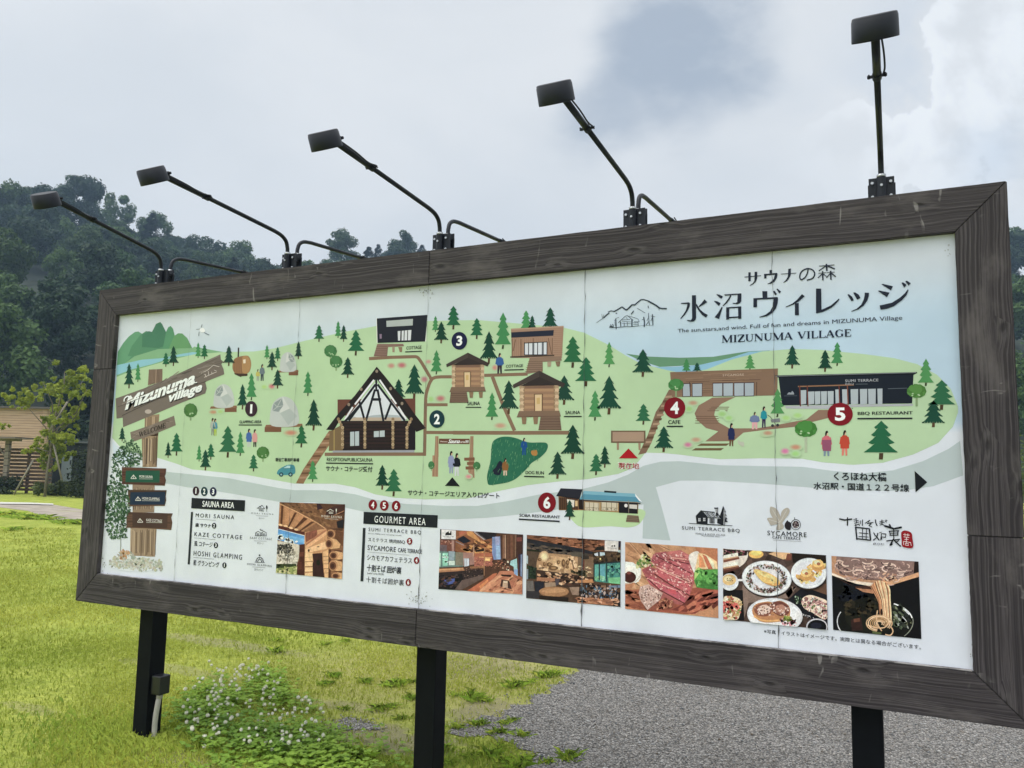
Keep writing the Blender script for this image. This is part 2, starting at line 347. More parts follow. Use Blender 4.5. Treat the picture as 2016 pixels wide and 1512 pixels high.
# stepping path of pale slabs across the far lawn
def slab_mat():
    m, t, b = mat('path_slabs'); g = G(t); v = g.n('ShaderNodeTexCoord').outputs['Object']
    n = g.noise(g.map(v, (.9, 4.5, 1)), 1., 5, .6); c = g.mix(g.rng(n, .35, .65), (.24, .20, .155), (.42, .36, .29)); c = g.mix(g.rng(g.noise(v, .8, 6, .7), .55, .7, 0, .5), c, (.30, .32, .10))
    g.link(c, b.inputs['Base Color']); b.inputs['Roughness'].default_value = .85; return m
PTH = slab_mat()
def sheet(name, pts, z, m):
    bm = bmesh.new(); f = bm.faces.new([bm.verts.new((p.x, p.y, z)) for p in pts]); bmesh.ops.triangulate(bm, faces=[f])
    for f in bm.faces:
        if f.normal.z < 0: f.normal_flip()
    return obj(name, bm, m)
tag(sheet('path', [gp(*p) for p in ((-60,989),(0,991),(60,991.5),(105,993.5),(160,1003),(240,1016),(240,1036),(160,1027),(106,1024),(55,1006),(0,999),(-60,996))], .004, PTH), kind='structure')
tag(sheet('kerb_strip', [gp(*p) for p in ((-60,988),(0,990),(60,991),(105,993),(105,995.5),(60,994),(0,993.5),(-60,991.5))], .03, simple('pale_kerb', (.55, .53, .48), .8)), kind='structure')
# wooded hill
RIDGE = [(-700,400),(-400,330),(-150,350),(0,372),(60,366),(110,366),(160,382),(200,402),(245,398),(285,420),(315,470),(345,482),(385,497),(430,500),(480,503),(540,516),(600,520),(650,508),(700,492),(760,496),(820,500),(900,545),(1100,640),(1400,640),(1700,560),(1900,480),(2010,468),(2150,440),(2500,420),(2900,470)]
rz_az, rz_el = [], []
for x, y in RIDGE:
    d = pdir(x, y); rz_az.append(math.atan2(d.x, d.y)); rz_el.append(d.z/math.hypot(d.x, d.y))
R0, R1 = 62., 195.
def hill_h(r, az):
    top = CZ + np.interp(az, rz_az, rz_el)*R1 - 9.0
    t = np.clip((r-R0)/(R1-R0), 0, 1); s = t*(.55+.45*t*(3-2*t)/1.0) if False else t**1.15
    bump_ = 1.6*np.sin(az*23+r*.05)+1.2*np.sin(az*41-r*.11)
    h = max(0, top)*s + bump_*min(1, t*4)
    if r > R1: h = max(0, top)*(1-.5*((r-R1)/120)**1.3)
    return h - (0.6 if t == 0 else 0)
az_s = np.linspace(rz_az[0], rz_az[-1], 130); r_s = np.concatenate([np.linspace(58, R1, 34), [205, 225, 260, 310]])
vv = [(CX+r*math.sin(a), CY+r*math.cos(a), hill_h(r, a)) for r in r_s for a in az_s]; n = len(az_s)
ff = [(j*n+i, j*n+i+1, (j+1)*n+i+1, (j+1)*n+i) for j in range(len(r_s)-1) for i in range(n-1)]
FLOOR = simple('forest_floor', (.020, .030, .014), .95, 0, .4, .6)
tag(lk(bpy.data.objects.new('hill', npmesh('hill', vv, ff, FLOOR, True))), kind='structure')

# ------------------------------------------------------------------ buildings and fence beyond the lawn
D = 36.
def gnd(x, d):                               # ground point below image column x at depth d
    lo, hi = 700., 1500.
    for _ in range(50):
        m_ = (lo+hi)/2
        if at(x, m_, d).z > 0: lo = m_
        else: hi = m_
    return at(x, lo, d)
def boards_mat(name, a, b_, sc):
    m, t, b = mat(name); g = G(t); v = g.n('ShaderNodeTexCoord').outputs['Object']
    w = g.n('ShaderNodeTexWave', {'Vector': v, 'Scale': sc, 'Distortion': .3, 'Detail': 2.}, wave_type='BANDS', bands_direction='Z').outputs[1]
    c = g.mix(g.rng(g.noise(g.map(v, (.8, .8, 9)), 1., 5), .35, .65), a, b_); c = g.mix(g.rng(w, 0., .12, .7, 0.), c, tuple(x*.25 for x in a))
    g.link(c, b.inputs['Base Color']); b.inputs['Roughness'].default_value = .8; return m
def framebox(A, B, z0, z1, th, m, name, parent):
    """a wall slab between two ground points"""
    d = (B-A); L_ = math.hypot(d.x, d.y); bm = bmesh.new(); box(bm, 0, 0, z0, L_, th, z1)
    o = obj(name, bm, m, parent); o.location = (A.x, A.y, 0) if parent is None else Vector((A.x, A.y, 0))-parent.location; o.rotation_euler = (0, 0, math.atan2(d.y, d.x)); return o
a = gnd(-190, 44); b = gnd(82, 44); hb = tag(empty('brown_building', (a.x, a.y, 0)), 'long low building with reddish brown boarded upper wall beyond the lawn', 'building')
BWD = boards_mat('brown_boards', (.42, .28, .19), (.52, .36, .25), 2.2)
zt = at(40, 803, 44).z
framebox(a, b, 0, zt, .25, BWD, 'wall', hb)
d = (b-a).normalized(); nrm = Vector((b.x-CX, b.y-CY, 0)).normalized()
b2 = b+nrm*7; framebox(b, b2, 0, zt-.02, .25, BWD, 'wall', hb)
bm = bmesh.new(); q_ = [a-d*.3-nrm*.25, b+d*.25-nrm*.25, b+d*.25+nrm*7.3, a-d*.3+nrm*7.3]; o_ = Vector((a.x, a.y, 0))
lo_ = [bm.verts.new((p.x-o_.x, p.y-o_.y, zt)) for p in q_]; hi_ = [bm.verts.new((p.x-o_.x, p.y-o_.y, zt+.10)) for p in q_]
bm.faces.new(hi_); bm.faces.new(lo_[::-1])
for k in range(4): bm.faces.new((lo_[k], lo_[(k+1) % 4], hi_[(k+1) % 4], hi_[k]))
obj('roof', bm, simple('roof_sheet', (.10, .085, .075), .6), hb)
# slatted fence
SL = boards_mat('fence_slat', (.075, .045, .030), (.12, .074, .047), .5)
fa, fb = gnd(-190, D), gnd(99, D); fn = tag(empty('slat_fence', (fa.x, fa.y, 0)), 'dark brown horizontal slat fence standing before the long building', 'fence')
d = (fb-fa); L_ = d.length; fn.rotation_euler = (0, 0, math.atan2(d.y, d.x)); ft = at(40, 887, D).z
for x in np.arange(0, L_+.1, 1.85):
    bm = bmesh.new(); box(bm, x-.05, .03, 0, x+.05, .13, ft+.05); obj('fence_post', bm, SL, fn)
bm = bmesh.new()
for z in np.arange(.12, ft, .165): box(bm, 0, -.012, z, L_, .012, z+.115)
obj('slat_panel', bm, SL, fn)
# little roofed gate at the left
g0 = gnd(8, 35.2); gt = tag(empty('garden_gate', (g0.x, g0.y, 0)), 'weathered wooden post carrying a flat slatted canopy above the fence', 'gate')
GW = boards_mat('grey_timber', (.20, .165, .13), (.28, .235, .19), 1.)
pt = at(8, 868, 35.2).z
for x in (0, -1.6): bm = bmesh.new(); box(bm, x-.09, -.09, 0, x+.09, .09, pt); obj('gate_post', bm, GW, gt)
bm = bmesh.new(); box(bm, -2.4, -.7, pt+.10, .72, .7, pt+.18); obj('canopy', bm, GW, gt)
bm = bmesh.new(); box(bm, -2.2, -.08, pt, .55, .08, pt+.10); obj('beam', bm, GW, gt)
bm = bmesh.new(); tube(bm, [(-.02, 0, pt-.75), (-.62, 0, pt-.02)], .05, 6); obj('brace', bm, GW, gt)
gt.rotation_euler = fn.rotation_euler
# dark shed with a grey door
s0, s1 = gnd(100, 37), gnd(200, 37); sh = tag(empty('dark_shed', (s0.x, s0.y, 0)), 'dark navy shed with a pale grey door behind the young tree', 'shed')
NAV = simple('navy_metal', (.012, .017, .024), .6, 0, .3, 3); st = at(140, 872, 37).z
d = s1-s0; L_ = d.length; sh.rotation_euler = (0, 0, math.atan2(d.y, d.x))
bm = bmesh.new(); box(bm, 0, 0, 0, L_, 3, st); obj('wall', bm, NAV, sh)
bm = bmesh.new(); box(bm, -.1, -.25, st, L_+.1, 3.1, st+.08); obj('roof', bm, simple('shed_roof', (.10, .11, .12), .5), sh)
k = L_/100.; zt1 = at(128, 898, 37).z; zb1 = at(128, 948, 37).z
bm = bmesh.new(); box(bm, 18*k, -.06, max(.1, zb1), 38*k, -.003, zt1); dr = obj('door', bm, simple('grey_door', (.20, .235, .26), .5), sh)
bm = bmesh.new(); box(bm, 35*k, -.10, zb1+.8, 36.5*k, -.063, zb1+1.0); obj('door_handle', bm, BLACK, dr)

# ------------------------------------------------------------------ the sign: frame, panel, posts
BW, BH, FR, PY = 4.592, 1.80, .160, .026     # width, height, board width, depth of the printed face
sign = tag(empty('signboard', (BW/2, .05, 0)), 'long dark wooden framed signboard with a printed illustrated village map on black posts', 'signboard')
def place(o, parent, loc, rot=(0, 0, 0)):
    o.parent = parent; o.location = Vector(loc) - Vector((BW/2, .05, 0)) if parent is sign else loc; o.rotation_euler = rot
def plank(length, m0, m1, loc, rot, flip=1):
    """board along local X from 0; m0/m1 mitre its ends; local Z is across the board, inner edge at z=FR"""
    bm = bmesh.new(); g = .0008; T = .038
    a0 = g; a1 = length-g; i0 = a0+(FR if m0 else 0); i1 = a1-(FR if m1 else 0); n = 28; vs = []
    for y in (0, T):
        lo = [bm.verts.new((a0+(a1-a0)*k/n, y, random.uniform(-.0008, .0008)*(0 < k < n))) for k in range(n+1)]
        hi = [bm.verts.new((i0+(i1-i0)*k/n, y, FR+random.uniform(-.0008, .0008)*(0 < k < n))) for k in range(n+1)]
        vs.append((lo, hi))
    (l0, h0), (l1, h1) = vs
    for k in range(n):
        bm.faces.new((l0[k], l0[k+1], h0[k+1], h0[k])); bm.faces.new((l1[k], h1[k], h1[k+1], l1[k+1]))
        bm.faces.new((l0[k], l1[k], l1[k+1], l0[k+1])); bm.faces.new((h0[k], h0[k+1], h1[k+1], h1[k]))
    bm.faces.new((l0[0], h0[0], h1[0], l1[0])); bm.faces.new((l0[n], l1[n], h1[n], h0[n]))
    bmesh.ops.recalc_face_normals(bm, faces=bm.faces[:])
    ed = [e for e in bm.edges if len(e.link_faces) == 2 and e.calc_face_angle(0) > .6]
    bmesh.ops.bevel(bm, geom=ed, offset=.0022, segments=2, affect='EDGES')
    o = obj('frame_plank', bm, WOOD, sign); place(o, sign, loc, rot); return o
H = GZ
plank(2.283, 1, 0, (0, 0, H), (0, 0, 0)); plank(BW-2.283, 0, 1, (2.283, 0, H), (0, 0, 0))                    # bottom
def top(x0, x1, m0, m1):
    o = plank(x1-x0, m1, m0, (x1, .038, H+BH), (0, rad(180), 0))
    o.location.y -= .038; return o
top(0, 2.292, 1, 0); top(2.292, BW, 0, 1)
# uprights: local X points up (left board) or down (right board), inner edge inwards
def upright(z0, z1, left, m0, m1):
    if left: return plank(z1-z0, m1, m0, (0, 0, H+z1), (0, rad(90), 0))
    return plank(z1-z0, m0, m1, (BW, 0, H+z0), (0, rad(-90), 0))
upright(1.325, BH, True, 0, 1); upright(0, 1.325, True, 1, 0)
upright(.60, BH, False, 0, 1); upright(0, .60, False, 1, 0)
bm = bmesh.new(); box(bm, .02, .040, .02, BW-.02, .052, BH-.02); o = obj('back_board', bm, BACK, sign); place(o, sign, (0, 0, H))
for z in (.28, 1.62):
    bm = bmesh.new(); box(bm, .05, .0535, z-.03, BW-.05, .085, z+.03); o = obj('back_rail', bm, POSTM, sign); place(o, sign, (0, 0, H))
for x in (.480, 2.287, 4.105):
    bm = bmesh.new(); box(bm, -.051, .0, -.5, .051, .10, H+BH-.03); bevel(bm, .004); o = obj('post', bm, POSTM, sign); place(o, sign, (x, .0865, 0))
# worn pale arris along the lower rail, where the stain has weathered off
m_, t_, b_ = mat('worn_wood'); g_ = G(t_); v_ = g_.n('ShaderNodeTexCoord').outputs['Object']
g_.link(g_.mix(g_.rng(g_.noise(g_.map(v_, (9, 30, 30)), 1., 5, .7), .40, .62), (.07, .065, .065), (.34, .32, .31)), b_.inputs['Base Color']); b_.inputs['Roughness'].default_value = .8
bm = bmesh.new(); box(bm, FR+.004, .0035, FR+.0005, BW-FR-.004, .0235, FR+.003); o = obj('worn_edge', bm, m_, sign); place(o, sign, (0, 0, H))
# junction box and conduit on the first post
bm = bmesh.new(); box(bm, .0, 0, 0, .07, .07, .10); bevel(bm, .007, 3); jb = obj('junction_box', bm, simple('box_plastic', (.014, .015, .017), .3), sign); place(jb, sign, (.5315, .10, .245))
bm = bmesh.new(); tube(bm, smooth_path([(.614, .107, .245), (.612, .10, .20), (.602, .098, .12), (.598, .10, .04), (.606, .10, -.03)], 6), .014, 14)
tube(bm, [(.614, .107, .246), (.6135, .105, .222)], .017, 14)
cd = obj('conduit', bm, simple('conduit_grey', (.42, .40, .36), .55), sign, True); place(cd, sign, (-.0475, .028, 0))

# ------------------------------------------------------------------ sign lamps
def make_lamp(sgn, proto_name):
    root = empty(proto_name); y = lambda v: (v-.075)*sgn
    bm = bmesh.new()
    base = [(0, y(.045), -.05), (0, y(.045), .09), (0, y(.040), .12)]
    arc = smooth_path([(0, y(.043), .115), (0, y(.030), .150), (0, y(-.005), .172), (0, y(-.06), .182)], 6)
    tube(bm, base[:2] + [tuple(p) for p in arc] + [(0, y(-.30), .199), (0, y(-.51), .2135)], .0100, 14)
    tube(bm, [(0, y(-.50), .2127), (0, y(-.735), .2285)], .0120, 14)
    obj('arm', bm, BLACK, root, True)
    bm = bmesh.new(); tube(bm, [(0, y(-.494), .2121), (0, y(-.520), .2141)], .0138, 14)
    box(bm, -.028, min(y(-.504), y(-.508)), .209, .028, max(y(-.504), y(-.508)), .218)
    for s in (-1, 1): tube(bm, [(s*.023, y(-.496), .2135), (s*.023, y(-.516), .215)], .0028, 8)
    obj('clamp', bm, BLACK, root) if sgn > 0 else bm.free()
    bm = bmesh.new()                          # flat back plates and the sleeve that holds the pole
    for yy, w, h in ((.055, .043, .088), (.098, .047, .078)):
        a, b_ = sorted((y(yy), y(yy+.006))); box(bm, -w, a, -.16, w, b_, h)
    for z in (.012, .058):
        a, b_ = sorted((y(.061), y(.098))); box(bm, -.036, a, z-.004, -.028, b_, z+.004); box(bm, .028, a, z-.004, .036, b_, z+.004)
    tube(bm, [(0, y(.045), -.12), (0, y(.045), .085)], .0165, 16)
    br = obj('bracket', bm, BLACK, root)
    bm = bmesh.new(); tube(bm, [(0, y(.045), .083), (0, y(.045), .0945)], .0158, 16); obj('collar', bm, GALV, br, True)
    for bx, bz, y0, y1, r in [(s*.031, z, .0555, .047, .0055) for s in (-1, 1) for z in (.015, .068)] + [(0, .05, .03, .024, .005)]:
        bm = bmesh.new(); tube(bm, [(bx, y(y0), bz), (bx, y(y1), bz)], r, 6); obj('bolt', bm, GALV, br)
    # drum head: flat face turned down towards the board
    ax = Vector((0, .495*sgn, -.869)).normalized(); c = Vector((0, y(-.800), .2075))
    bm = bmesh.new()
    lathe(bm, c, ax, [(-.038, .047), (-.037, .0545), (-.0345, .0572), (-.029, .0579), (-.0285, .0590), (.023, .0605), (.0272, .0602), (.0277, .055), (.021, .0545)], 44)
    hd = obj('lamp_head', bm, BLACK, root)
    for p in hd.data.polygons: p.use_smooth = len(p.vertices) == 4
    bm = bmesh.new(); lathe(bm, c, ax, [(.0215, .054), (.023, .054)], 40)
    obj('lens', bm, simple('lens_glass', (.35, .37, .38), .12), hd)
    bm = bmesh.new()
    e = Vector((0, y(-.735), .2285)); k = c + ax.cross(Vector((1, 0, 0)))*(-.0615 if sgn > 0 else .0615)
    tube(bm, [e + Vector((0, -.004*sgn, 0)), (e+k)/2 + Vector((0, 0, .004)), k], [.013, .011, .010], 12)
    tube(bm, [k + Vector((-.028, 0, 0)), k + Vector((.028, 0, 0))], .009, 12); tube(bm, [k + Vector((.03, 0, 0)), k + Vector((.04, 0, 0))], .006, 8)
    obj('hinge', bm, BLACK, root, True)
    bm = bmesh.new(); tube(bm, smooth_path([(.018, y(-.50), .222), (.022, y(-.56), .212), (.02, y(-.64), .225), (.012, k.y, k.z)], 5), .003, 6)
    obj('cable', bm, BLACK, root, True)
    return root
def copy_tree(o, parent=None):
    c = o.copy(); COL.objects.link(c); c.parent = parent
    for ch in o.children: copy_tree(ch, c)
    return c
LX = (.447, 1.391, 2.317, 3.259, 4.206)
FL = ['black floodlight on a bent arm over the left end of the signboard', 'black floodlight on a bent arm, second from the left end of the signboard',
      'black floodlight on a bent arm above the middle of the signboard', 'black floodlight on a bent arm above the sign title, before the dark cloud',
      'black floodlight on an upright arm above the right end of the signboard']
BL = ['bent lamp arm reaching behind the signboard from its left end', 'bent lamp arm reaching behind the signboard, second from its left end',
      'bent lamp arm reaching behind the signboard from its middle', 'bent lamp arm reaching behind the signboard above the sign title']
p0 = None
for i, x in enumerate(LX):
    o = make_lamp(1, 'sign_lamp') if p0 is None else copy_tree(p0)
    p0 = p0 or o; o.location = (x, .075, H+BH); o.rotation_euler.z = rad(13) if i == 0 else 0; tag(o, FL[i], 'lamp', 'lamps lighting the front of the signboard')
p1 = None
for i, x in enumerate(LX[:4]):
    o = make_lamp(-1, 'sign_lamp') if p1 is None else copy_tree(p1)
    p1 = p1 or o; o.location = (x+.004, .082, H+BH+.012); tag(o, BL[i], 'lamp', 'lamps lighting the back of the signboard')

# ------------------------------------------------------------------ the printed map
# Every printed shape lies on the plane of the printed face. It was traced from the photo and rectified to metres on
# that plane (X along the board, Z up), so the print is a flat true-shape picture like the real one.
def P(x, y):
    d = pdir(x, y); t = (PY-CY)/d.y; q = CPOS + d*t; return (q.x, q.z)
WH = (lin(208), lin(217), lin(218))
def C(h, k=1.0):
    return tuple(min(.9, max(.005, .75*(lin(int(h[i:i+2], 16))/w*k)**1.13)) for i, w in zip((0, 2, 4), WH))
def inpoly(x, y, pts):
    r = False; j = len(pts)-1
    for i in range(len(pts)):
        xi, yi = pts[i]; xj, yj = pts[j]
        if (yi > y) != (yj > y) and x < (xj-xi)*(y-yi)/(yj-yi)+xi: r = not r
        j = i
    return r
def clip(sub, cl):
    area = sum(a[0]*b[1]-b[0]*a[1] for a, b in zip(cl, cl[1:]+cl[:1])); sg = 1 if area > 0 else -1
    for a, b in zip(cl, cl[1:]+cl[:1]):
        o = []; ins = lambda p: sg*((b[0]-a[0])*(p[1]-a[1])-(b[1]-a[1])*(p[0]-a[0])) >= -1e-9
        for i in range(len(sub)):
            p, q = sub[i-1], sub[i]; ip, iq = ins(p), ins(q)
            if ip != iq:
                d1 = (b[0]-a[0])*(p[1]-a[1])-(b[1]-a[1])*(p[0]-a[0]); d2 = (b[0]-a[0])*(q[1]-a[1])-(b[1]-a[1])*(q[0]-a[0]); t = d1/(d1-d2)
                o.append((p[0]+(q[0]-p[0])*t, p[1]+(q[1]-p[1])*t))
            if iq: o.append(q)
        sub = o
        if len(sub) < 3: return []
    return sub
class Art:
    def __init__(s, layer, z=None):
        s.l = layer; s.v = []; s.f = []; s.c = []; s.k = 0; s.ox, s.oy, s.sc = z or (0, 0, 1); s.clipq = None
    def q(s, flat): return [(s.ox+flat[i]/s.sc, s.oy+flat[i+1]/s.sc) for i in range(0, len(flat), 2)]
    def raw(s, pts, col, step=True):         # pts already in survey pixels
        if s.clipq: pts = clip(pts, s.clipq)
        if len(pts) < 3: return
        y = PY-.0001*s.l-.00001*s.k
        if step: s.k += 1
        b = len(s.v); w = [P(*p) for p in pts]
        s.v += [(a, y, c) for a, c in w]
        if len(w) <= 3: s.f.append(list(range(b, b+len(w))))
        else:
            tr = tessellate_polygon([[Vector((a, c, 0)) for a, c in w]]); s.f += [[b+i for i in t] for t in tr]
        s.c += [col]*len(w)
    def p(s, h, *flat, k=1.): s.raw(s.q(flat), C(h, k)); return s
    def sm(s, h, *flat, m=5): s.raw([(p.x, p.y) for p in smooth_path([(a, b, 0) for a, b in s.q(flat)], m, True)], C(h)); return s
    def r(s, h, x0, y0, x1, y1): return s.p(h, x0, y0, x1, y0, x1, y1, x0, y1)
    def e(s, h, cx, cy, rx, ry, n=24, a=0.):
        ca, sa = math.cos(a), math.sin(a)
        return s.p(h, *[v for k in range(n) for v in (cx+rx*math.cos(6.2832*k/n)*ca-ry*math.sin(6.2832*k/n)*sa, cy+rx*math.cos(6.2832*k/n)*sa+ry*math.sin(6.2832*k/n)*ca)])
    def arc(s, h, w, cx, cy, rx, ry, a0, a1, n=14):
        return s.s(h, w, *[v for k in range(n+1) for v in (cx+rx*math.cos(rad(a0+(a1-a0)*k/n)), cy+ry*math.sin(rad(a0+(a1-a0)*k/n)))])
    def blur(s, h, bgc, cx, cy, rx, ry, n=7):
        A, B = C(bgc), C(h)
        for i in range(n):
            t = (i+1)/n; t2 = t*t*(3-2*t); k = 1.12-.85*i/(n-1)
            s.raw(s.q([v for j in range(20) for v in (cx+rx*k*math.cos(j*.31416), cy+ry*k*math.sin(j*.31416))]), tuple(a+(b-a)*t2 for a, b in zip(A, B)))
        return s
    def s(s, h, w, *flat, sm=0, w1=None, rnd=False):
        pts = s.q(flat)
        if sm: pts = [(p.x, p.y) for p in smooth_path([(a, b, 0) for a, b in pts], sm)]
        w0 = w/s.sc; we = w0 if w1 is None else w1/s.sc; n = len(pts); lft = []; rgt = []
        for i, (x, y) in enumerate(pts):
            a = pts[max(i-1, 0)]; b = pts[min(i+1, n-1)]; dx, dy = b[0]-a[0], b[1]-a[1]; l = math.hypot(dx, dy) or 1
            ww = (w0+(we-w0)*i/(n-1))/2
            if 0 < i < n-1:                  # mitre
                d1 = (x-a[0], y-a[1]); d2 = (b[0]-x, b[1]-y); l1 = math.hypot(*d1) or 1; l2 = math.hypot(*d2) or 1
                cs = (d1[0]*d2[0]+d1[1]*d2[1])/(l1*l2); ww /= max(.5, math.sqrt(max(0.05, (1+cs)/2)))
            nx, ny = -dy/l*ww, dx/l*ww; lft.append((x+nx, y+ny)); rgt.append((x-nx, y-ny))
        col = C(h)
        if rnd:
            for i, (x, y) in enumerate(pts):
                ww = (w0+(we-w0)*i/(n-1))/2; s.raw([(x+ww*math.cos(j*.628), y+ww*math.sin(j*.628)) for j in range(10)], col, step=False)
            s.k += 1
        for i in range(n-1): s.raw([lft[i], lft[i+1], rgt[i+1], rgt[i]], col, step=(i == n-2))
        return s
    def spk(s, flat, n, size, cols, asp=1., ang=None, rr=random):
        """irregular flecks inside an outline"""
        pts = s.q(flat); xs = [p[0] for p in pts]; ys = [p[1] for p in pts]; done = 0
        for _ in range(n*6):
            if done >= n: break
            x, y = rr.uniform(min(xs), max(xs)), rr.uniform(min(ys), max(ys))
            if not inpoly(x, y, pts): continue
            done += 1; a0 = rr.uniform(0, 6.28) if ang is None else ang+rr.uniform(-.25, .25); z = rr.uniform(.5, 1.2)*size/s.sc
            m = rr.choice((4, 5, 6)); ca, sa = math.cos(a0), math.sin(a0); q = []
            for j in range(m):
                u = z*asp*math.cos(6.283*j/m)*rr.uniform(.6, 1.1); v = z*math.sin(6.283*j/m)*rr.uniform(.6, 1.1); q.append((x+u*ca-v*sa, y+u*sa+v*ca))
            s.raw(q, C(rr.choice(cols)), step=(done % 12 == 0))
        return s
    def t(s, txt, llx, lly, urx, ury, h, bold=0., sp=1., shear=0., rot=False):
        """lettering fitted between its lower left and upper right corner"""
        (x0, y0), (x1, y1) = s.q([llx, lly, urx, ury]); (X0, Z0), (X1, Z1) = P(x0, y0), P(x1, y1)
        cu = bpy.data.curves.new('lettering', 'FONT'); cu.body = txt; lat = len(txt) > 2 and all(ord(ch) < 128 for ch in txt); cu.offset = 0. if lat else bold; cu.space_character = sp; cu.shear = shear; cu.resolution_u = 3
        ob = bpy.data.objects.new('lettering', cu); COL.objects.link(ob)
        me = bpy.data.meshes.new_from_object(ob.evaluated_get(bpy.context.evaluated_depsgraph_get()))
        co_ = np.zeros(len(me.vertices)*3, np.float32); me.vertices.foreach_get('co', co_); co_ = co_.reshape(-1, 3)
        lo, hi = co_.min(0), co_.max(0); y = PY-.0001*s.l-.00001*s.k; s.k += 1; b = len(s.v)
        X = X0+(co_[:, 0]-lo[0])/max(1e-6, hi[0]-lo[0])*(X1-X0); Z = Z0+(co_[:, 1]-lo[1])/max(1e-6, hi[1]-lo[1])*(Z1-Z0)
        dd = bold*.9/max(1e-6, hi[0]-lo[0])*(X1-X0)   # heavier Latin lettering: the same outline printed side by side
        for q, sh in enumerate((-dd, 0., dd) if lat and bold > 0 else (0.,)):
            b = len(s.v); s.v += [(float(a)+sh, y-q*2e-6, float(c)) for a, c in zip(X, Z)]; s.f += [[b+i for i in p.vertices] for p in me.polygons]; s.c += [C(h)]*len(co_)
        bpy.data.objects.remove(ob); bpy.data.curves.remove(cu); bpy.data.meshes.remove(me); return s
    def tr(s, txt, x0, y0, x1, y1, cap, h, bold=0., shear=0.):
        """lettering on a sloping baseline; cap = capital height"""
        cu = bpy.data.curves.new('lettering', 'FONT'); cu.body = txt; cu.offset = bold; cu.shear = shear; cu.resolution_u = 3
        ob = bpy.data.objects.new('lettering', cu); COL.objects.link(ob)
        me = bpy.data.meshes.new_from_object(ob.evaluated_get(bpy.context.evaluated_depsgraph_get()))
        vs = [v.co for v in me.vertices]; lo = min(v.x for v in vs); hi = max(v.x for v in vs); y = PY-.0001*s.l-.00001*s.k; s.k += 1; b = len(s.v)
        for v in vs:
            t = (v.x-lo)/(hi-lo); q = s.q([x0+(x1-x0)*t, y0+(y1-y0)*t-v.y/.727*cap])[0]; a, c = P(*q); s.v.append((a, y, c)); s.c.append(C(h))
        s.f += [[b+i for i in p.vertices] for p in me.polygons]
        bpy.data.objects.remove(ob); bpy.data.curves.remove(cu); bpy.data.meshes.remove(me); return s
    def build(s, name, label=None):
        me = bpy.data.meshes.new(name); me.from_pydata([(x-BW/2, y-.05, z) for x, y, z in s.v], [], s.f)
        a = me.color_attributes.new('Col', 'FLOAT_COLOR', 'POINT')
        a.data.foreach_set('color', np.array([(*c, 1) for c in s.c], np.float32).ravel()); me.materials.append(PHOTO if name == 'printed_photo' else PRINT)
        bm = bmesh.new(); bm.from_mesh(me)
        for f in bm.faces:
            if f.normal.y > 0: f.normal_flip()
        bm.to_mesh(me); bm.free()
        o = lk(bpy.data.objects.new(name, me), panel)
        if label: o['label'] = label
        return o
# the sheet itself: five boards with a printed ground that runs from pale grey-white through blue to white
def sheet_col(x, y):
    sky_b = np.interp(x, [200, 600, 1000, 1400, 1880], [.72, .75, .72, .68, .66])
    topy = np.interp(x, [230, 1880], [625, 465]); f = np.clip((y-topy-5)/170, 0, 1); f = f*f*(3-2*f)
    a = np.array(C('c6d2da')); b = np.array(C('a9cade')); w = np.array(C('cfdae2'))
    c = a+(b-a)*min(1., f*sky_b)
    return w if y > 835 else c
panel = None
nx, nz_ = 80, 36; xs = np.linspace(FR-.012, BW-FR+.012, nx+1); zs = np.linspace(FR-.012, BH-FR+.012, nz_+1)
vv, cc = [], []
def toimg(X, Z):
    d = Vector((X, PY, Z+GZ))-CPOS; return 1008+CF*d.dot(CRT)/d.dot(CFW), 756-CF*d.dot(CUP)/d.dot(CFW)
for j in range(nz_+1):
    for i in range(nx+1):
        vv.append((xs[i]-BW/2, PY-.05, zs[j]+GZ)); cc.append(sheet_col(*toimg(xs[i], zs[j])))
ff = [(j*(nx+1)+i, j*(nx+1)+i+1, (j+1)*(nx+1)+i+1, (j+1)*(nx+1)+i) for j in range(nz_) for i in range(nx)]
panel = lk(bpy.data.objects.new('sign_panel', npmesh('sign_panel', vv, ff, PRINT, col=np.array(cc))), sign)
DK = '23282f'
# ---- land, lake, far hills
A = Art(1)
A.p('5f8f74', 232,715, 245,690, 262,668, 275,657, 283,661, 291,653, 300,658, 310,640, 316,634, 322,645, 330,672, 334,695, 300,702, 232,722)
A.build('printed_hills')
A = Art(2, (200, 600, 5.04))
A.p('6a9c7e', 160,470, 215,380, 270,315, 330,270, 365,265, 405,290, 400,420, 300,505, 230,600, 150,640)
A.p('5c8d70', 260,510, 300,410, 385,300, 440,262, 475,265, 510,275, 640,400, 570,450, 560,515)
A.p('4f7f68', 405,295, 470,262, 500,270, 540,190, 580,172, 600,190, 640,270, 675,355, 660,400, 560,430, 400,420)
A.p('5f9474', 600,480, 640,270, 660,225, 685,210, 710,240, 725,300, 760,440, 720,500)
A.p('6c9c72', 640,500, 720,310, 760,283, 800,285, 850,330, 900,430, 890,465, 700,500)
A.p('84ae8c', 150,640, 330,510, 560,440, 900,430, 920,415, 1100,450, 1330,490, 1000,520, 700,560, 150,760)
A.p('8fc0cf', 150,600, 400,545, 600,530, 780,490, 900,470, 960,475, 900,500, 720,520, 500,590, 300,640, 145,700)
A.build('printed_hills', None)
A = Art(2, (1150, 500, 5.04))
A.p('6b957b', 415,990, 640,1018, 950,1030, 1280,1020, 1500,985, 1640,965, 1850,957, 1740,985, 1500,1020, 1150,1100, 750,1120, 560,1060)
A.p('8db9d0', 640,1122, 900,1120, 1150,1100, 1420,1040, 1640,970, 1850,960, 1700,985, 1450,1060, 1200,1150, 1000,1180, 760,1180)
A.build('printed_lake')
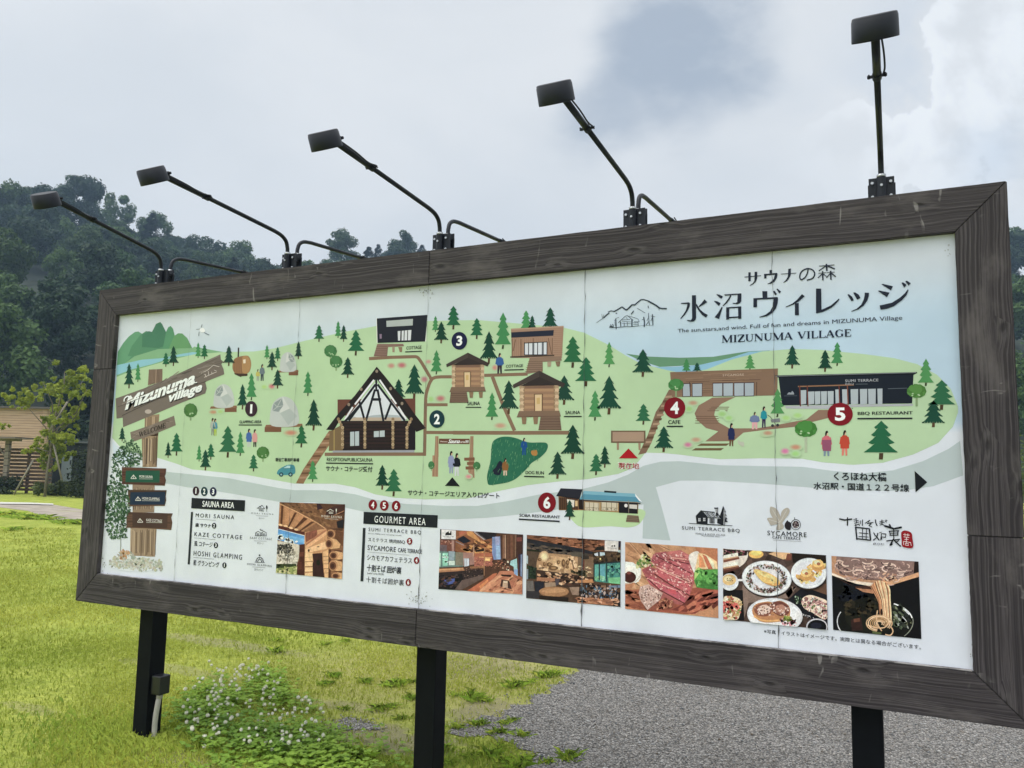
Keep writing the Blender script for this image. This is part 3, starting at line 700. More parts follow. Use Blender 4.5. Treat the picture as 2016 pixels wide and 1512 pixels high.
land = [230,742,260,730,320,713,380,698,440,693,500,692,540,686,600,671,680,653,740,642,840,632,940,630,1010,636,1110,645,1150,655,1200,680,1232,700,1262,716,1310,728,1345,735,1392,727,1440,708,1500,692,1560,687,1620,689,1700,697,1760,705,1806,717,1845,738,1872,766,1886,800,1886,812,1876,840,1847,872,1797,895,1738,911,1679,915,1619,910,1579,903,1500,902,1418,904,1378,900,1339,895,1307,892,1271,891,1247,921,1217,933,1158,943,1098,948,1039,955,960,971,917,982,838,983,778,980,738,973,699,959,659,952,580,952,541,945,487,935,428,929,378,924,348,913,313,902,262,890,237,880,221,862,226,800]
A = Art(3)
A.p('afcbaa', *land); A.build('printed_land')
A = Art(3)
A.p('b2c2c4', 230,930, 262,915,330,929,368,933,448,941,550,961,580,965,639,965,699,973,738,984,798,992,877,996,940,996,999,986.6,1059,974,1150,962,1197,950,1237,934,1267,917,1300,909,1339,908,1418,916,1517,918,1579,919,1639,927,1698,932,1758,926,1817,908,1867,884,1890,868,1896,936,1837,957,1778,966,1698,966,1599,960,1500,952,1398,946,1339,946,1291,959,1303,1000,1320,1064,1265,1060,1267,993,1200,1000,1098,1003,1019,1013,960,1019,900,1022,867,1022,715,1007,679,999,619,989,550,988,487,977,428,967,368,959,330,952,262,945)
A.build('printed_road')
A = Art(4); A.p('c6d6e4', 221,868, 232,880, 260,893, 250,920, 225,905); A.build('printed_land'); A = Art(4); A.sm('b4d0a8', 1120,1006, 1180,1003, 1265,1003, 1262,1028, 1240,1038, 1200,1036, 1150,1038, 1130,1028); A.build('printed_land')
# ---- paths
A = Art(5); BR = '84705f'
Zc = (560, 600, 5.04)
A.ox, A.oy, A.sc = Zc
A.s(BR, 32, 840,535, 1050,522, 1290,515, sm=1); A.s(BR, 32, 1285,515, 1330,530, 1400,640, 1460,745, sm=4); A.s(BR, 32, 1660,715, 1500,720, 1450,760, 1420,840, 1405,900, 1400,1000, 1395,1260, 1390,1498, sm=3)
A.s(BR, 30, 1405,992, 1620,992); A.s(BR, 32, 1400,1267, 2100,1270); A.s(BR, 34, 400,1484, 1405,1482)
A.ox, A.oy = 900, 580
A.s(BR, 32, 270,802, 480,795, 700,788); A.s(BR, 36, 350,815, 450,1080, 570,1350); A.s(BR, 38, -40,1370, 600,1372, 1110,1370)
A.ox, A.oy = 540, 840
A.p('8d735c', 545,40, 620,40, 545,185, 480,280, 400,400, 320,510, 290,566, 215,562, 290,420, 390,270)
A.build('printed_path'); A = Art(5, (1180, 700, 5.04))
A.p('806c5c', 690,340, 760,330, 700,430, 600,640, 520,860, 462,968, 385,985, 480,790, 560,560, 620,470)
A.p('8a7566', 1120,418, 1350,412, 1210,480, 1150,540, 1140,590, 1180,660, 1290,722, 1560,722, 1700,700, 2016,640, 2016,700, 1640,738, 1430,765, 1330,850, 1050,852, 1180,752, 1060,720, 970,640, 945,575, 985,495)
for yy, xa, xb in ((884, 970, 1280), (930, 915, 1225)): A.p('6e6047', xa+40, yy-12, xb+12, yy-12, xb-20, yy+12, xa, yy+12)
for i in range(7): A.s('6f5b4d', 7, 950+i*2, 560-i*22+110, 1190-i*3, 560-i*22+110) if i < 4 else A.s('6f5b4d', 7, 1000+i*18, 560-i*18+60, 1240+i*8, 560-i*18+60)
A.ox, A.oy = 1500, 680
A.p('8a7566', 100,800, 300,770, 440,735, 560,640, 660,640, 660,720, 500,760, 400,800, 250,812, 40,830)
# plank stripes along the two boardwalks
for a, b, k in ((0, 0, 0),):
    A2 = A; A = Art(6, (540, 840, 5.04))
    for i in range(11):
        u = i/11; x = 560-u*300; y = 70+u*470; A.p('6d5544' if i % 2 else 'a38a74', x-40, y, x+40, y-4, x+36, y+16, x-46, y+20)
    A.build('printed_step'); A = A2; A.ox, A.oy = 1180, 700
    for i in range(12):
        u = i/12; x = 690-u*240; y = 400+u*540; A.p('64503f' if i % 2 else 'a5917c', x-34, y, x+32, y-4, x+26, y+18, x-40, y+22)
A.build('printed_path')
# ---- soft flower bushes
A = Art(6, Zc); g = 'aecbaa'
for x, y, rx, ry, h in ((1060,605,45,32,'b58f86'),(1165,600,55,36,'b0747a'),(1430,565,36,26,'bd9a92'),(1390,740,42,38,'b08088'),(1550,930,55,38,'b0787c'),(1455,935,34,32,'9fc58a')): A.blur(h, g, x, y, rx, ry)
A.ox, A.oy = 900, 580
for x, y, rx, ry, h in ((375,725,34,34,'bf8f88'),(430,1300,70,34,'b89a88')): A.blur(h, g, x, y, rx, ry)
A.ox, A.oy = 200, 600
for x, y, rx, ry, h in ((1690,810,40,32,'b87a80'),(1615,815,36,26,'a9c98a'),(1110,1065,48,24,'b8967c'),(1180,1060,36,22,'a8c88c'),(1880,1270,80,34,'b98a78')): A.blur(h, g, x, y, rx, ry)
A.ox, A.oy = 1180, 700
for x, y, rx, ry, h in ((930,470,58,30,'b09682'),(890,530,44,34,'9cc285'),(1220,580,52,34,'98c083'),(1285,620,46,32,'9cc586'),(960,835,60,30,'b59a86'),(880,885,50,32,'c283a0'),(1665,775,70,32,'b3937e'),(1855,620,50,34,'a4c98c')): A.blur(h, g, x, y, rx, ry)
A.ox, A.oy = 1500, 680
for x, y, rx, ry, h in ((240,720,52,34,'a2c888'),(355,695,54,34,'a2c888'),(60,870,60,30,'b3937e'),(335,1010,66,34,'b98f7a'),(230,1050,52,36,'c77fa6'),(335,1075,52,34,'9dca88')): A.blur(h, g, x, y, rx, ry)
A.ox, A.oy, A.sc = 840, 840, 6.72; A.blur('cc9498', g, 558, 660, 50, 36)
A.build('printed_flower_bush')
# ---- conifers: tip x, tip y, foot y, half width, kind (dark, mid, light)
TR = [(254.6,715,764.7,10,0),(272,715,752,6.5,2),(327,694,722,8,1),(342,681,720.6,10,0),(390.5,674,705,6,2),(403,678,707,8,1),(451,680,720.6,11,0),(526,679,707,6,2),(547,683,711,7,1),(536,692,729,10,0),(588,672,707,8,0),
(495.6,734,788,10.5,2),(478,756,806,11,0),(547,727,765,11,0),(241,841,869,7,0),(348,852,897,12,1),(331.5,870,901.6,7,0),(449,838,901,17,1),(473.6,849.6,897.6,9,2),(392.5,876,908.5,6,2),(415.5,873,905,9,1),(405,885,926,11,0),(499.6,894.6,928,10,1),(593.7,837,881,13,1),
(628.5,639.7,673,10,1),(666,632,665.5,7,2),(677,639.7,673,8,0),(701,649.6,700,16,1),(685,703,744,12.5,0),(606.6,731,779.6,10,2),(618,786,847.6,16,0),(785,746,789,14,0),(816,717,786,20,0),(857.6,622,653.6,7,2),(869,633,676,14,0),(893,602,648.6,15,1),(939,626,667.5,13.5,1),(859.6,689,737,11,2),
(990.7,615,687,16,2),(963,652,716,17,0),(1036,611,652,12,2),(1048,621,650,9,0),(1083.5,605,650,16,0),(1128,662,724,20,1),(1154,703,760.5,21,1),(1199.6,673,723,11,2),(1266,687,741.7,20,0),(1171.8,768.5,828,14,2),(1199.6,739.7,816,23,0),(1267,795,836,15,1),(1002,748.6,815,19.5,0),(969,772.5,827,12,2),(1111,738.7,797,20,0),
(1128,836,903.7,23,0),(1098,889,942.6,18,0),(1191,878,920.8,12,0),(1173.8,893.4,935.5,14,1),(1121.8,984,1024,12,0),(753,915,964,14,0),(775.5,923,977,17,1),(616,906,948.7,10,2),(1307,839,890,19,0),(1351.6,706,733,9,2),(1372.5,714,733,9,0),(1476.6,698,729,11,2),(1531,765.5,821,14.5,2),(1560,679.4,725.6,15,0),(1648.4,673.5,720.5,12.5,2),(1624.6,688.7,732,14.5,0),(1823,706,760,15.5,2),(1854,748,807,26,1),(1838,788,841,23,0),(1735,828,904.6,33,1)]
TC = [['1f4f40', '234a3e', '1b4739'], ['2f6b49', '356e50', '2c6a4c'], ['4f8f5f', '57945f', '4a8a5c']]
TB = ['5a4634', '4f4232', '46513c']
def conifer(tx, ty, fy, hw, kd, layer):
    A = Art(layer); ch = (fy-ty)*(.86 if kd != 2 else .92); cb = ty+ch; lean = (fy-ty)*.012
    A.p(TB[kd], tx-hw*.12, cb-2, tx+hw*.12, cb-2, tx+hw*.12-lean, fy, tx-hw*.12-lean, fy)
    if kd == 0: T = ((.44, .24, .25, .21), (.62, .46, .30, .45), (.80, .70, .42, .68), (1.0, .97, 0, .93))
    else: T = ((.42, .20, .20, .22), (.66, .43, .30, .45), (.84, .66, .38, .68), (1.0, .95, 0, .97))
    right = [(0, 0)]
    for i, (w, h, iw, ih) in enumerate(T):
        w *= random.uniform(.93, 1.07); pw = right[-1][0]; ph = right[-1][1]
        right += [(pw+(w-pw)*.55, ph+(h-ph)*.62), (w, h)] if kd == 0 else [(pw+(w-pw)*.5, ph+(h-ph)*.55), (w, h)]
        if i < 3: right += [(iw+.12, ih+.03), (iw, ih)] if kd else [(w*.8, h+.005), (w*.76, h-.02), (iw, ih)]
    if kd == 0:                               # ragged lower hem
        n = 9
        for j in range(n): right += [(1-(j+.5)/n, .985-.05*((j+1) % 2)-.02), (1-(j+1)/n, .985+.012)]
    q = [(tx+w*hw-lean*h*.6, ty+h*ch) for w, h in right]; ql = [(tx-w*hw*random.uniform(.94, 1.04)-lean*h*.6, ty+h*ch) for w, h in right[1:]]
    A.raw(q+ql[::-1], C(random.choice(TC[kd]))); A.build('printed_tree')
behind = {(785, 746), (816, 717), (1036, 611), (1048, 621), (1083.5, 605), (1351.6, 706), (1372.5, 714), (1476.6, 698), (1111, 738.7), (963, 652), (1002, 748.6)}
for t in TR: conifer(*t, 7 if (t[0], t[1]) in behind else 12)
def bushtree(cx, cy, rx, ry, h, h2, foot):
    A = Art(12); A.s('a9b8a0' if foot > 30 else '86a07a', rx*.22, cx, cy+ry*.2, cx, cy+foot); A.s('b3bfa8', rx*.12, cx, cy+ry*.5, cx+rx*.4, cy)
    for k in range(11):
        a = k/11*6.283; A.e(h if k % 2 else h2, cx+math.cos(a)*rx*.56, cy-ry*.1+math.sin(a)*ry*(.5 if math.sin(a) < 0 else .42), rx*.42, ry*.42, 10)
    A.e(h, cx, cy-ry*.35, rx*.55, ry*.6, 14)
    for k in range(4): A.e('a7c4a0', cx+random.uniform(-.5, .5)*rx, cy+ry*random.uniform(.1, .5), rx*.1, ry*.09, 7)
    A.build('printed_tree')
for b in ((375.6,810,14,16,'557f4c','4d7646',18),(518,893,13,14,'517d4b','49743f',16),(651,693,13,14,'4f7f55','46754c',16),(662,714,13,14,'4f8055','47764a',16),(1331,759.5,16,14,'4f8a55','467c49',26),(1804.6,772,20,16,'5c8c4e','4e7c40',28),(1586.7,846.7,23,19,'4f8a4a','447a3e',44),(849.5,917,6.5,9,'4a7d55','437349',10),(939,918,7.5,9,'4a7d55','437349',10)): bushtree(*b)
# ---- buildings on the map
def art(layer, ox=0, oy=0, sc=5.04): return Art(layer, (ox, oy, sc))
# big log cabin
A = art(9, 560, 600)
A.p('6b4a40', 528,940, 1300,930, 1300,1100, 528,1100)
A.p('7a6a52', 480,1240, 590,1180, 590,1450, 440,1450, 450,1260)
A.p('9b8d62', 488,1240, 500,1240, 500,1450, 488,1450)
A.p('2a2426', 560,1150, 1290,1150, 1290,1450, 580,1450)
for i in range(8): A.p('33282a' if i % 2 else '3a2c2b', 585,1160+i*34, 1200,1160+i*34, 1200,1178+i*34, 585,1178+i*34)
A.p('262228', 1215,1170, 1300,1110, 1300,1440, 1230,1440)
A.p('9aa0ab', 480,1447, 1290,1442, 1290,1464, 480,1466)
A.p('cdd6de', 910,760, 1190,1110, 1180,1150, 620,1150, 640,1100)
A.sm('a7b3bb', 640,1100, 760,1125, 860,1100, 1000,1090, 1170,1105, 1180,1148, 700,1150, 625,1148)
A.p('b3a89a', 690,1118, 1150,1118, 1165,1152, 640,1152)
A.p('2a2527', 917,614, 990,700, 1110,850, 1200,950, 1290,1080, 1405,1225, 1310,1262, 1225,1130, 1010,860, 912,730, 790,880, 660,1030, 530,1180, 490,1245, 415,1240, 520,1100, 700,900, 800,770)
for a in ((890,745, 700,990), (680,1015, 600,1140), (945,745, 1110,985), (1130,1010, 1210,1135)): A.s('d6dbe2', 17, *a)
for a in ((760,985, 600,1160), (905,790, 640,1150), (925,790, 1195,1150), (900,840, 810,1150), (925,840, 985,1160), (745,960, 795,1140), (1060,975, 1000,1140), (860,940, 960,940)): A.s('22252d', 22 if a[0] != 860 else 26, *a)
A.s('22252d', 20, 912,730, 912,860)
for x, y in ((917,660),(763,838),(1055,832),(640,990),(1168,980)): A.e('8f8478', x, y, 14, 17, 10)
for cx_, dx in ((578, -1), (800, 0), (1078, 0), (1218, 1)):
    for i in range(11):
        y = 1135+i*28; x = cx_+(-dx*0 if i > 3 else dx*(3-i)*(14 if dx else 0))
        A.e('b5a58a' if i % 2 else '8f7f68', x, y, 15, 17, 10); A.e('8c7a60', x+2, y, 6, 7, 8)
for x0, x1, y0, y1 in ((655,696,1262,1400),(703,743,1258,1398),(890,940,1255,1312),(947,997,1250,1310)): A.p('aebcc2', x0, y0, x1, y0-3, x1, y1, x0, y1+2)
A.build('printed_cabin')
# black cottage
A = art(8, 560, 600)
A.p('e2e6e6', 912,132, 920,132, 925,380, 918,380); A.p('272b35', 917,136, 1420,100, 1398,365, 924,380)
A.p('a9b4b5', 1012,160, 1276,140, 1274,205, 1014,220); A.p('ccd4da', 1125,262, 1260,250, 1254,352, 1128,356)
for x in (1156, 1190, 1224): A.s('272b35', 8, x, 255, x-3, 356)
A.s('272b35', 10, 1160,258, 1158,356); A.p('8a7c90', 944,292, 966,290, 966,335, 946,338); A.p('e2e6e6', 1410,240, 1420,100, 1405,365, 1398,365)
A.p('87726a', 922,388, 1180,388, 1188,412, 1030,420, 1020,512, 886,512)
for i in range(5): A.s('6c5850', 5, 915-i*6, 412+i*22, 1022, 414+i*22)
A.p('9d8f80', 1070,420, 1096,420, 1094,472, 1072,470); A.p('8b7a68', 1130,420, 1170,420, 1168,470, 1145,470)
A.build('printed_cottage')
# wooden cottage
A = art(8, 900, 580)
A.p('9d8574', 535,338, 1058,310, 1040,630, 545,628)
for i in range(14): A.s('8a7060', 3, 955, 335+i*20, 1048, 332+i*20)
for i in range(20): A.s('8f7564', 2.5, 550+i*20, 430, 550+i*20, 615)
A.p('2a3040', 537,375, 960,352, 955,408, 538,428); A.p('b09a88', 540,340, 1058,312, 1057,322, 540,350)
A.p('c9d2da', 670,480, 895,470, 892,598, 670,600)
for x in (670, 710, 752, 762, 800, 846, 856, 893): A.s('252a36', 8, x, 474, x-1, 600)
A.s('252a36', 8, 668,482, 897,470); A.s('252a36', 8, 668,599, 895,597); A.s('4e443e', 14, 528,620, 965,603)
for a in ((545,440,545,615), (945,430,945,605), (580,445,558,560), (905,430,938,590), (635,440,635,610), (757,432,757,470)): A.s('6a5546', 6, *a)
A.p('887668', 720,630, 1030,610, 1040,655, 850,668, 850,760, 680,790)
for i in range(6): A.s('6d5c50', 5, 708-i*7, 665+i*20, 848, 663+i*20)
A.p('a09784', 895,668, 935,666, 930,715, 898,716); A.p('80705f', 975,664, 1025,660, 1018,712, 990,714)
A.build('printed_cottage')
# two log saunas
def sauna(ox, oy, cx, top, w, base, flip):
    A = art(10, ox, oy); u = w/400.; X = lambda v: cx+v*u; 
    ey = top+140*u; wt = top+150*u
    A.p('b39c83', X(-195), wt-10*u, X(195), wt-14*u, X(190), base, X(-190), base)
    for i in range(9): A.p('a58a70' if i % 2 else '937a66', X(-150), wt+i*(base-wt)/9, X(150), wt+i*(base-wt)/9, X(150), wt+(i+1)*(base-wt)/9, X(-150), wt+(i+1)*(base-wt)/9)
    A.p('7d6657', X(-150), wt-8*u, X(150), wt-10*u, X(150), wt+25*u, X(-150), wt+28*u)
    for sx in (-1, 1):
        for i in range(8):
            A.e('c4b299' if i % 2 else 'a8967e', X(sx*172+(4 if i % 2 else -4)), wt+12*u+i*(base-wt-10*u)/7.6, 22*u, 21*u, 10); A.e('8f7c64', X(sx*150), wt+12*u+i*(base-wt-10*u)/7.6, 8*u, 14*u, 8)
    A.p('6e5947', X(-52), wt+80*u, X(38), wt+78*u, X(36), base, X(-50), base); A.p('cbb999', X(-42), wt+88*u, X(26), wt+86*u, X(25), base-4*u, X(-40), base-3*u); A.p('bfa878', X(-25), wt+120*u, X(8), wt+118*u, X(8), wt+180*u, X(-24), wt+182*u)
    A.p('443d3b', X(0), top, X(260), ey-10*u, X(235), ey+28*u, X(0), top+70*u); A.p('4d4643', X(0), top, X(0), top+70*u, X(-255), ey+36*u, X(-262), ey)
    A.p('3a3433', X(0), top+62*u, X(190), wt-6*u, X(-185), wt+2*u)
    A.p('7d6b5c', X(-200), base-4*u, X(200), base-8*u, X(215), base+48*u, X(-222), base+56*u); A.s('5f4f44', 7*u, X(-222), base+54*u, X(215), base+46*u)
    s = 1 if flip else -1
    A.p('77665a', X(s*15), base+50*u, X(s*205), base+48*u, X(s*222), base+185*u, X(s*-8), base+185*u)
    for i in range(5): A.s('5d4d43', 6*u, X(s*10-s*i*4), base+75*u+i*26*u, X(s*207+s*i*3), base+74*u+i*26*u)
    for v in (-175, -60): A.p('86745f', X(-s*-v if flip else -v-45), base+54*u, X((-s*-v if flip else -v-45)+50), base+54*u, X((-s*-v if flip else -v-45)+44), base+125*u, X((-s*-v if flip else -v-45)+8), base+126*u)
    A.build('printed_sauna')
sauna(560, 600, 1822, 475, 330, 820, False); sauna(900, 580, 815, 755, 400, 1160, True)
# cafe
A = art(8, 1180, 700)
A.p('84705f', 702,165, 1772,128, 1765,395, 1500,400, 720,412)
for i in range(26):
    y = 168+i*9.4; x = random.randint(720, 1300); A.s('98846f' if i % 2 else '715e50', 4, x, y-(x-700)*.03, x+random.randint(150, 430), y-(x-700)*.03-8)
A.s('5e4c42', 5, 860,262, 1600,238)
for x0, x1 in ((830,900),(925,1018),(1130,1220),(1232,1325),(1340,1432),(1443,1532)): A.p('4b3d40', x0-6, 276-(x0-800)*.016, x1+6, 274-(x0-800)*.016, x1+4, 408-(x0-800)*.008, x0-5, 411-(x0-800)*.008); A.p('a3b1ba', x0, 284-(x0-800)*.016, x1, 282-(x0-800)*.016, x1-1, 402-(x0-800)*.008, x0+1, 405-(x0-800)*.008)
A.s('503f3c', 6, 1562,262, 1560,400); A.s('54413c', 7, 895,262, 905,408); A.t('SYCAMORE', 1225,207, 1435,178, 'b9ada0', .01, 1.2)
A.build('printed_cafe')
# barbecue terrace
A = art(9, 1500, 680)
A.p('a9b0b6', 230,600, 1500,580, 1498,600, 860,612, 660,632, 240,626)
A.p('1e2733', 165,318, 1505,282, 1490,575, 200,595); A.p('141b24', 130,298, 1538,264, 1540,274, 1505,292, 165,320, 150,314)
A.s('8d989c', 5, 140,306, 1530,270); A.s('8d6f58', 12, 358,408, 912,392)
for a, b in ((385,440),(458,520),(524,580),(586,645),(652,712),(728,772),(796,850),(880,955),(972,1045),(1054,1130),(1146,1196)):
    t = 445 if a < 450 or a > 720 else 460; A.p('a8b5bb', a, t-(a-400)*.02, b, t-2-(a-400)*.02, b-1, 580, a+4, 588)
for x, h in ((375, '6b3f38'), (450, '6b3f38'), (765, '6b3f38'), (848, '7d5040')): A.s(h, 11, x, 400, x+8, 606)
A.t('SUMI TERRACE', 828,366, 1155,330, 'aab2b8', .015, 1.1); A.t('BBQ', 828,394, 912,374, '9aa2a8', .01); A.s('6d7a82', 4, 930,385, 1050,383); A.s('6d7a82', 4, 1250,430, 1440,424)
A.p('8f9aa2', 248,488, 268,465, 290,470, 300,450, 318,470, 320,488); A.s('5a6670', 4, 220,502, 350,500)
A.p('4a5a48', 885,620, 905,622, 900,630); A.build('printed_restaurant')
# soba house
A = art(9, 900, 820)
A.p('9a7a5a', 1005,790, 1210,800, 1260,820, 1260,930, 1010,930); A.p('4a382e', 1010,800, 1200,805, 1200,925, 1010,925)
for i in range(9): A.s('6b503c', 4, 1018+i*20, 800, 1018+i*20, 925)
A.p('cfd0c8', 1090,820, 1165,830, 1160,900, 1100,900); A.p('c9b48e', 1172,835, 1196,836, 1196,890, 1172,890); A.p('2b2322', 1205,815, 1260,825, 1260,925, 1205,920)
A.p('2d2f3a', 1028,712, 1245,722, 1215,818, 985,786); A.s('1e2028', 8, 985,786, 1215,816)
A.p('7fb0c2', 1258,738, 1765,765, 1838,850, 1215,822); A.p('5e95ab', 1255,770, 1790,800, 1838,850, 1215,822); A.p('dfe8ec', 1765,765, 1838,850, 1810,840, 1770,790)
A.s('263036', 18, 1460,744, 1580,752)
A.p('a08a68', 1258,825, 1800,852, 1795,965, 1258,930)
A.p('3a3a42', 1258,828, 1820,856, 1820,868, 1258,840)
for x0, x1 in ((1268,1410),(1432,1594)):
    A.p('c3bfae', x0, 850, x1, 857, x1, 938, x0, 930); 
    for k in range(4): A.s('7d6f58', 5, x0+(x1-x0)*k/3.2, 852, x0+(x1-x0)*k/3.2, 935)
    A.s('8f856f', 4, x0, 900, x1, 908); A.spk([x0,900,x1,906,x1,936,x0,928], 14, 9, ['8f8a78','a9a48f','6f6a5a'])
A.p('23222a', 1605,852, 1792,862, 1792,965, 1605,955); A.e('d8dada', 1676, 884, 17, 18, 14); A.p('c8c9c4', 1710,872, 1786,876, 1786,918, 1710,912); A.s('8f8a7c', 5, 1703,830, 1703,962)
A.p('7b6f60', 1690,975, 1800,985, 1812,1052, 1675,1045); 
for i in range(3): A.s('5f5448', 5, 1684-i*4, 995+i*17, 1804+i*3, 1003+i*17)
A.build('printed_restaurant')
# barrel sauna and three domes
A = art(9, 200, 600)
A.s('3f3a38', 14, 1360,425, 1356,540); A.sm('8f7256', 1330,530, 1400,508, 1460,512, 1485,580, 1470,660, 1420,690, 1340,690, 1302,640, 1305,570)
A.sm('a58863', 1400,520, 1450,512, 1480,570, 1470,655, 1425,685, 1395,650); A.p('d6cfc0', 1405,545, 1430,540, 1430,580, 1408,582)
for i in range(4): A.s('75593f', 4, 1325+i*20, 540-i*4, 1322+i*22, 680)
A.p('4a3c33', 1318,680, 1450,685, 1448,706, 1390,710, 1385,718, 1370,712, 1320,690); A.build('printed_barrel_sauna')
for cx, cy, rx, ry, wx in ((1850,568,78,98,-1), (1213,905,98,118,0), (1812,1060,138,150,0)):
    A = art(9, 200, 600)
    A.p('8a6c58', cx-rx*1.3, cy+ry*.88, cx+rx*1.3, cy+ry*.8, cx+rx*1.35, cy+ry*1.0, cx-rx*1.4, cy+ry*1.08); A.p('7a5c49', cx+rx*(.1 if wx or cx < 1300 else -1.4), cy+ry*1.04, cx+rx*(1.3 if wx or cx < 1300 else -.2), cy+ry*1.0, cx+rx*(1.3 if wx or cx < 1300 else -.2), cy+ry*1.35, cx+rx*(.1 if wx or cx < 1300 else -1.4), cy+ry*1.35)
    A.sm('b7c1c1', cx-rx*.85, cy+ry*.95, cx-rx, cy+ry*.2, cx-rx*.75, cy-ry*.6, cx-rx*.1, cy-ry*1.0, cx+rx*.6, cy-ry*.75, cx+rx, cy, cx+rx*.9, cy+ry*.9)
    A.p('c5cdcd', cx-rx*.1, cy-ry, cx+rx*.4, cy-ry*.2, cx-rx*.3, cy+ry*.1); A.p('aab6b6', cx+rx*.4, cy-ry*.2, cx+rx*.95, cy+ry*.3, cx+rx*.3, cy+ry*.9, cx-rx*.3, cy+ry*.1)
    k = 1 if cx == 1850 else -1
    A.p('8d9a9b', cx+k*rx*.15, cy-ry*.9, cx+k*rx*.75, cy-ry*.55, cx+k*rx*.85, cy-ry*.05, cx+k*rx*.4, cy+ry*.02, cx+k*rx*.05, cy-ry*.4)
    for a in ((.15,-.9,.5,-.3),(.75,-.55,.5,-.3),(.85,-.05,.5,-.3),(.05,-.4,.5,-.3)): A.s('b9c3c2', 5, cx+k*rx*a[0], cy+ry*a[1], cx+k*rx*a[2], cy+ry*a[3])
    A.build('printed_dome_tent')
# little signboard, gate, car
A = art(9, 1180, 700)
A.p('6f6150', 116,745, 458,745, 460,868, 116,866); A.p('a3907f', 132,758, 442,758, 442,852, 132,852); A.p('9a8876', 172,866, 196,866, 194,936, 174,936); A.p('9a8876', 386,866, 410,866, 410,938, 390,938); A.build('printed_signboard')
A = art(9, 840, 840, 6.72)
for a in ((115,125, 158,125, 158,400, 112,400), (78,380, 156,380, 152,662, 74,660), (578,125, 622,125, 616,410, 566,410), (560,400, 625,400, 635,675, 600,675, 550,600)): A.p('a38a74', *a)
for a in ((122,130,92,650), (145,130,135,655), (590,130,585,600), (610,130,618,670)): A.s('86705d', 7, *a)
A.p('6b4e40', 165,158, 568,160, 568,230, 163,226)
A.t('Welcome', 180,206, 275,188, 'd8d2cc', .012, 1, .3); A.t('Sauna', 285,218, 440,166, 'f2efec', .03, .95, .4); A.t('area', 448,212, 512,196, 'e5e0dc', .02); A.t('!!', 516,214, 555,180, 'f2efec', .03)
for y, x0, x1 in ((428,498,636),(485,535,630),(545,516,632)): A.p('7d5f4c', x0, y-18, x1, y-20, x1, y+20, x0, y+22)
A.build('printed_gate')
A = art(9, 540, 840)
A.sm('4f8f9c', 28,455, 45,425, 95,395, 140,378, 190,380, 208,410, 205,465, 150,478, 60,480, 30,470, m=3); A.p('aacbd0', 92,412, 135,385, 160,388, 158,412)
A.s('3a7482', 5, 90,415, 190,412); A.s('3a7482', 4, 165,385, 160,470)
for x in (70, 162): A.e('244955', x, 475, 22, 22, 14); A.e('8fb4bb', x, 475, 10, 10, 10)
A.build('printed_car')
# dog run
A = art(8, 840, 840, 6.72)
run = [865,230, 900,175, 980,138, 1080,132, 1180,150, 1260,180, 1340,205, 1420,210, 1540,208, 1590,220, 1605,260, 1580,330, 1500,410, 1390,480, 1330,550, 1260,620, 1180,690, 1080,735, 950,760, 830,772, 805,730, 800,650, 820,560, 845,450, 855,330]
A.sm('33705a', *run, m=3)
for _ in range(230):
    x, y = random.uniform(810, 1600), random.uniform(140, 765)
    if inpoly(x, y, [(run[i], run[i+1]) for i in range(0, len(run), 2)]): A.s(random.choice(['6f9f7d', '5d9270', '27604b']), 5, x, y, x-7, y+random.uniform(22, 40))
A.build('printed_dog_run')
# ---- people and dogs of the illustration
def person(x, y0, y1, w, coat, legs, hair='2a2522', skin='cdb29c', arms=None, skirt=0):
    A = Art(11); h = y1-y0
    A.p(legs, x-w*.32, y0+h*.55, x+w*.3, y0+h*.55, x+w*.3, y1, x+w*.1, y1, x, y0+h*.66, x-w*.12, y1, x-w*.34, y1)
    A.p(coat, x-w*.25, y0+h*.2, x+w*.22, y0+h*.2, x+w*.5, y0+h*.34, x+w*(.42 if not skirt else .5), y0+h*(.6+skirt), x-w*(.42 if not skirt else .5), y0+h*(.6+skirt), x-w*.5, y0+h*.34)
    A.s(coat, w*.2, x-w*.38, y0+h*.26, x-w*.52, y0+h*.55); A.s(coat, w*.2, x+w*.36, y0+h*.26, x+w*.5, y0+h*.55)
    A.e(skin, x, y0+h*.12, h*.055, h*.08, 10); A.p(hair, x-h*.06, y0+h*.1, x-h*.03, y0+h*.01, x+h*.04, y0, x+h*.065, y0+h*.08, x+h*.02, y0+h*.09, x-h*.01, y0+h*.2, x-h*.06, y0+h*.2)
    return A
PE = [(508,727,750,7,'b5b36a','9aa49a'),(516.5,717,750,9,'6f7f86','46525a'),(419,823,857,9,'a9b3aa','8f9a90'),(424,824,858,8,'5f97a8','a9c05a'),(490.5,844,880,10,'4d6fa6','b8c4c0'),(502,845,880,9,'c79a9a','3a3436'),
(984,695,735.5,14,'3f679c','3b3040'),(888.5,888,932,11,'8e98b8','8e98b8'),(899.5,892,937,13,'20242e','c4ccd2'),(1032,862,896,11,'23528f','23528f'),(995,902,936,11,'86633f','c9b9a8'),
(1440,833,878.5,12,'27305a','6a4f3a'),(1486,811,845,17,'6f7fa0','cfa7ac'),(1504,800,842,11,'2f8f9c','3d2f56'),(1627.5,848,898,18,'c0707a','7d93a0'),(1663,847,897,17,'b4503f','d0847a')]
for i, p in enumerate(PE):
    A = person(*p, skirt=.12 if i in (4, 5, 10, 11, 14, 15, 7) else 0)
    if i == 14: A.p('8f5a72', 1618,866, 1637,866, 1636,888, 1620,888)
    A.build('printed_person')
A = Art(11); A.s('22283a', 3.2, 983,911, 981,925); A.sm('22283a', 976,920, 983,908, 989,911, 988,925, 984,935, 974,934, 970,927); A.build('printed_dog')
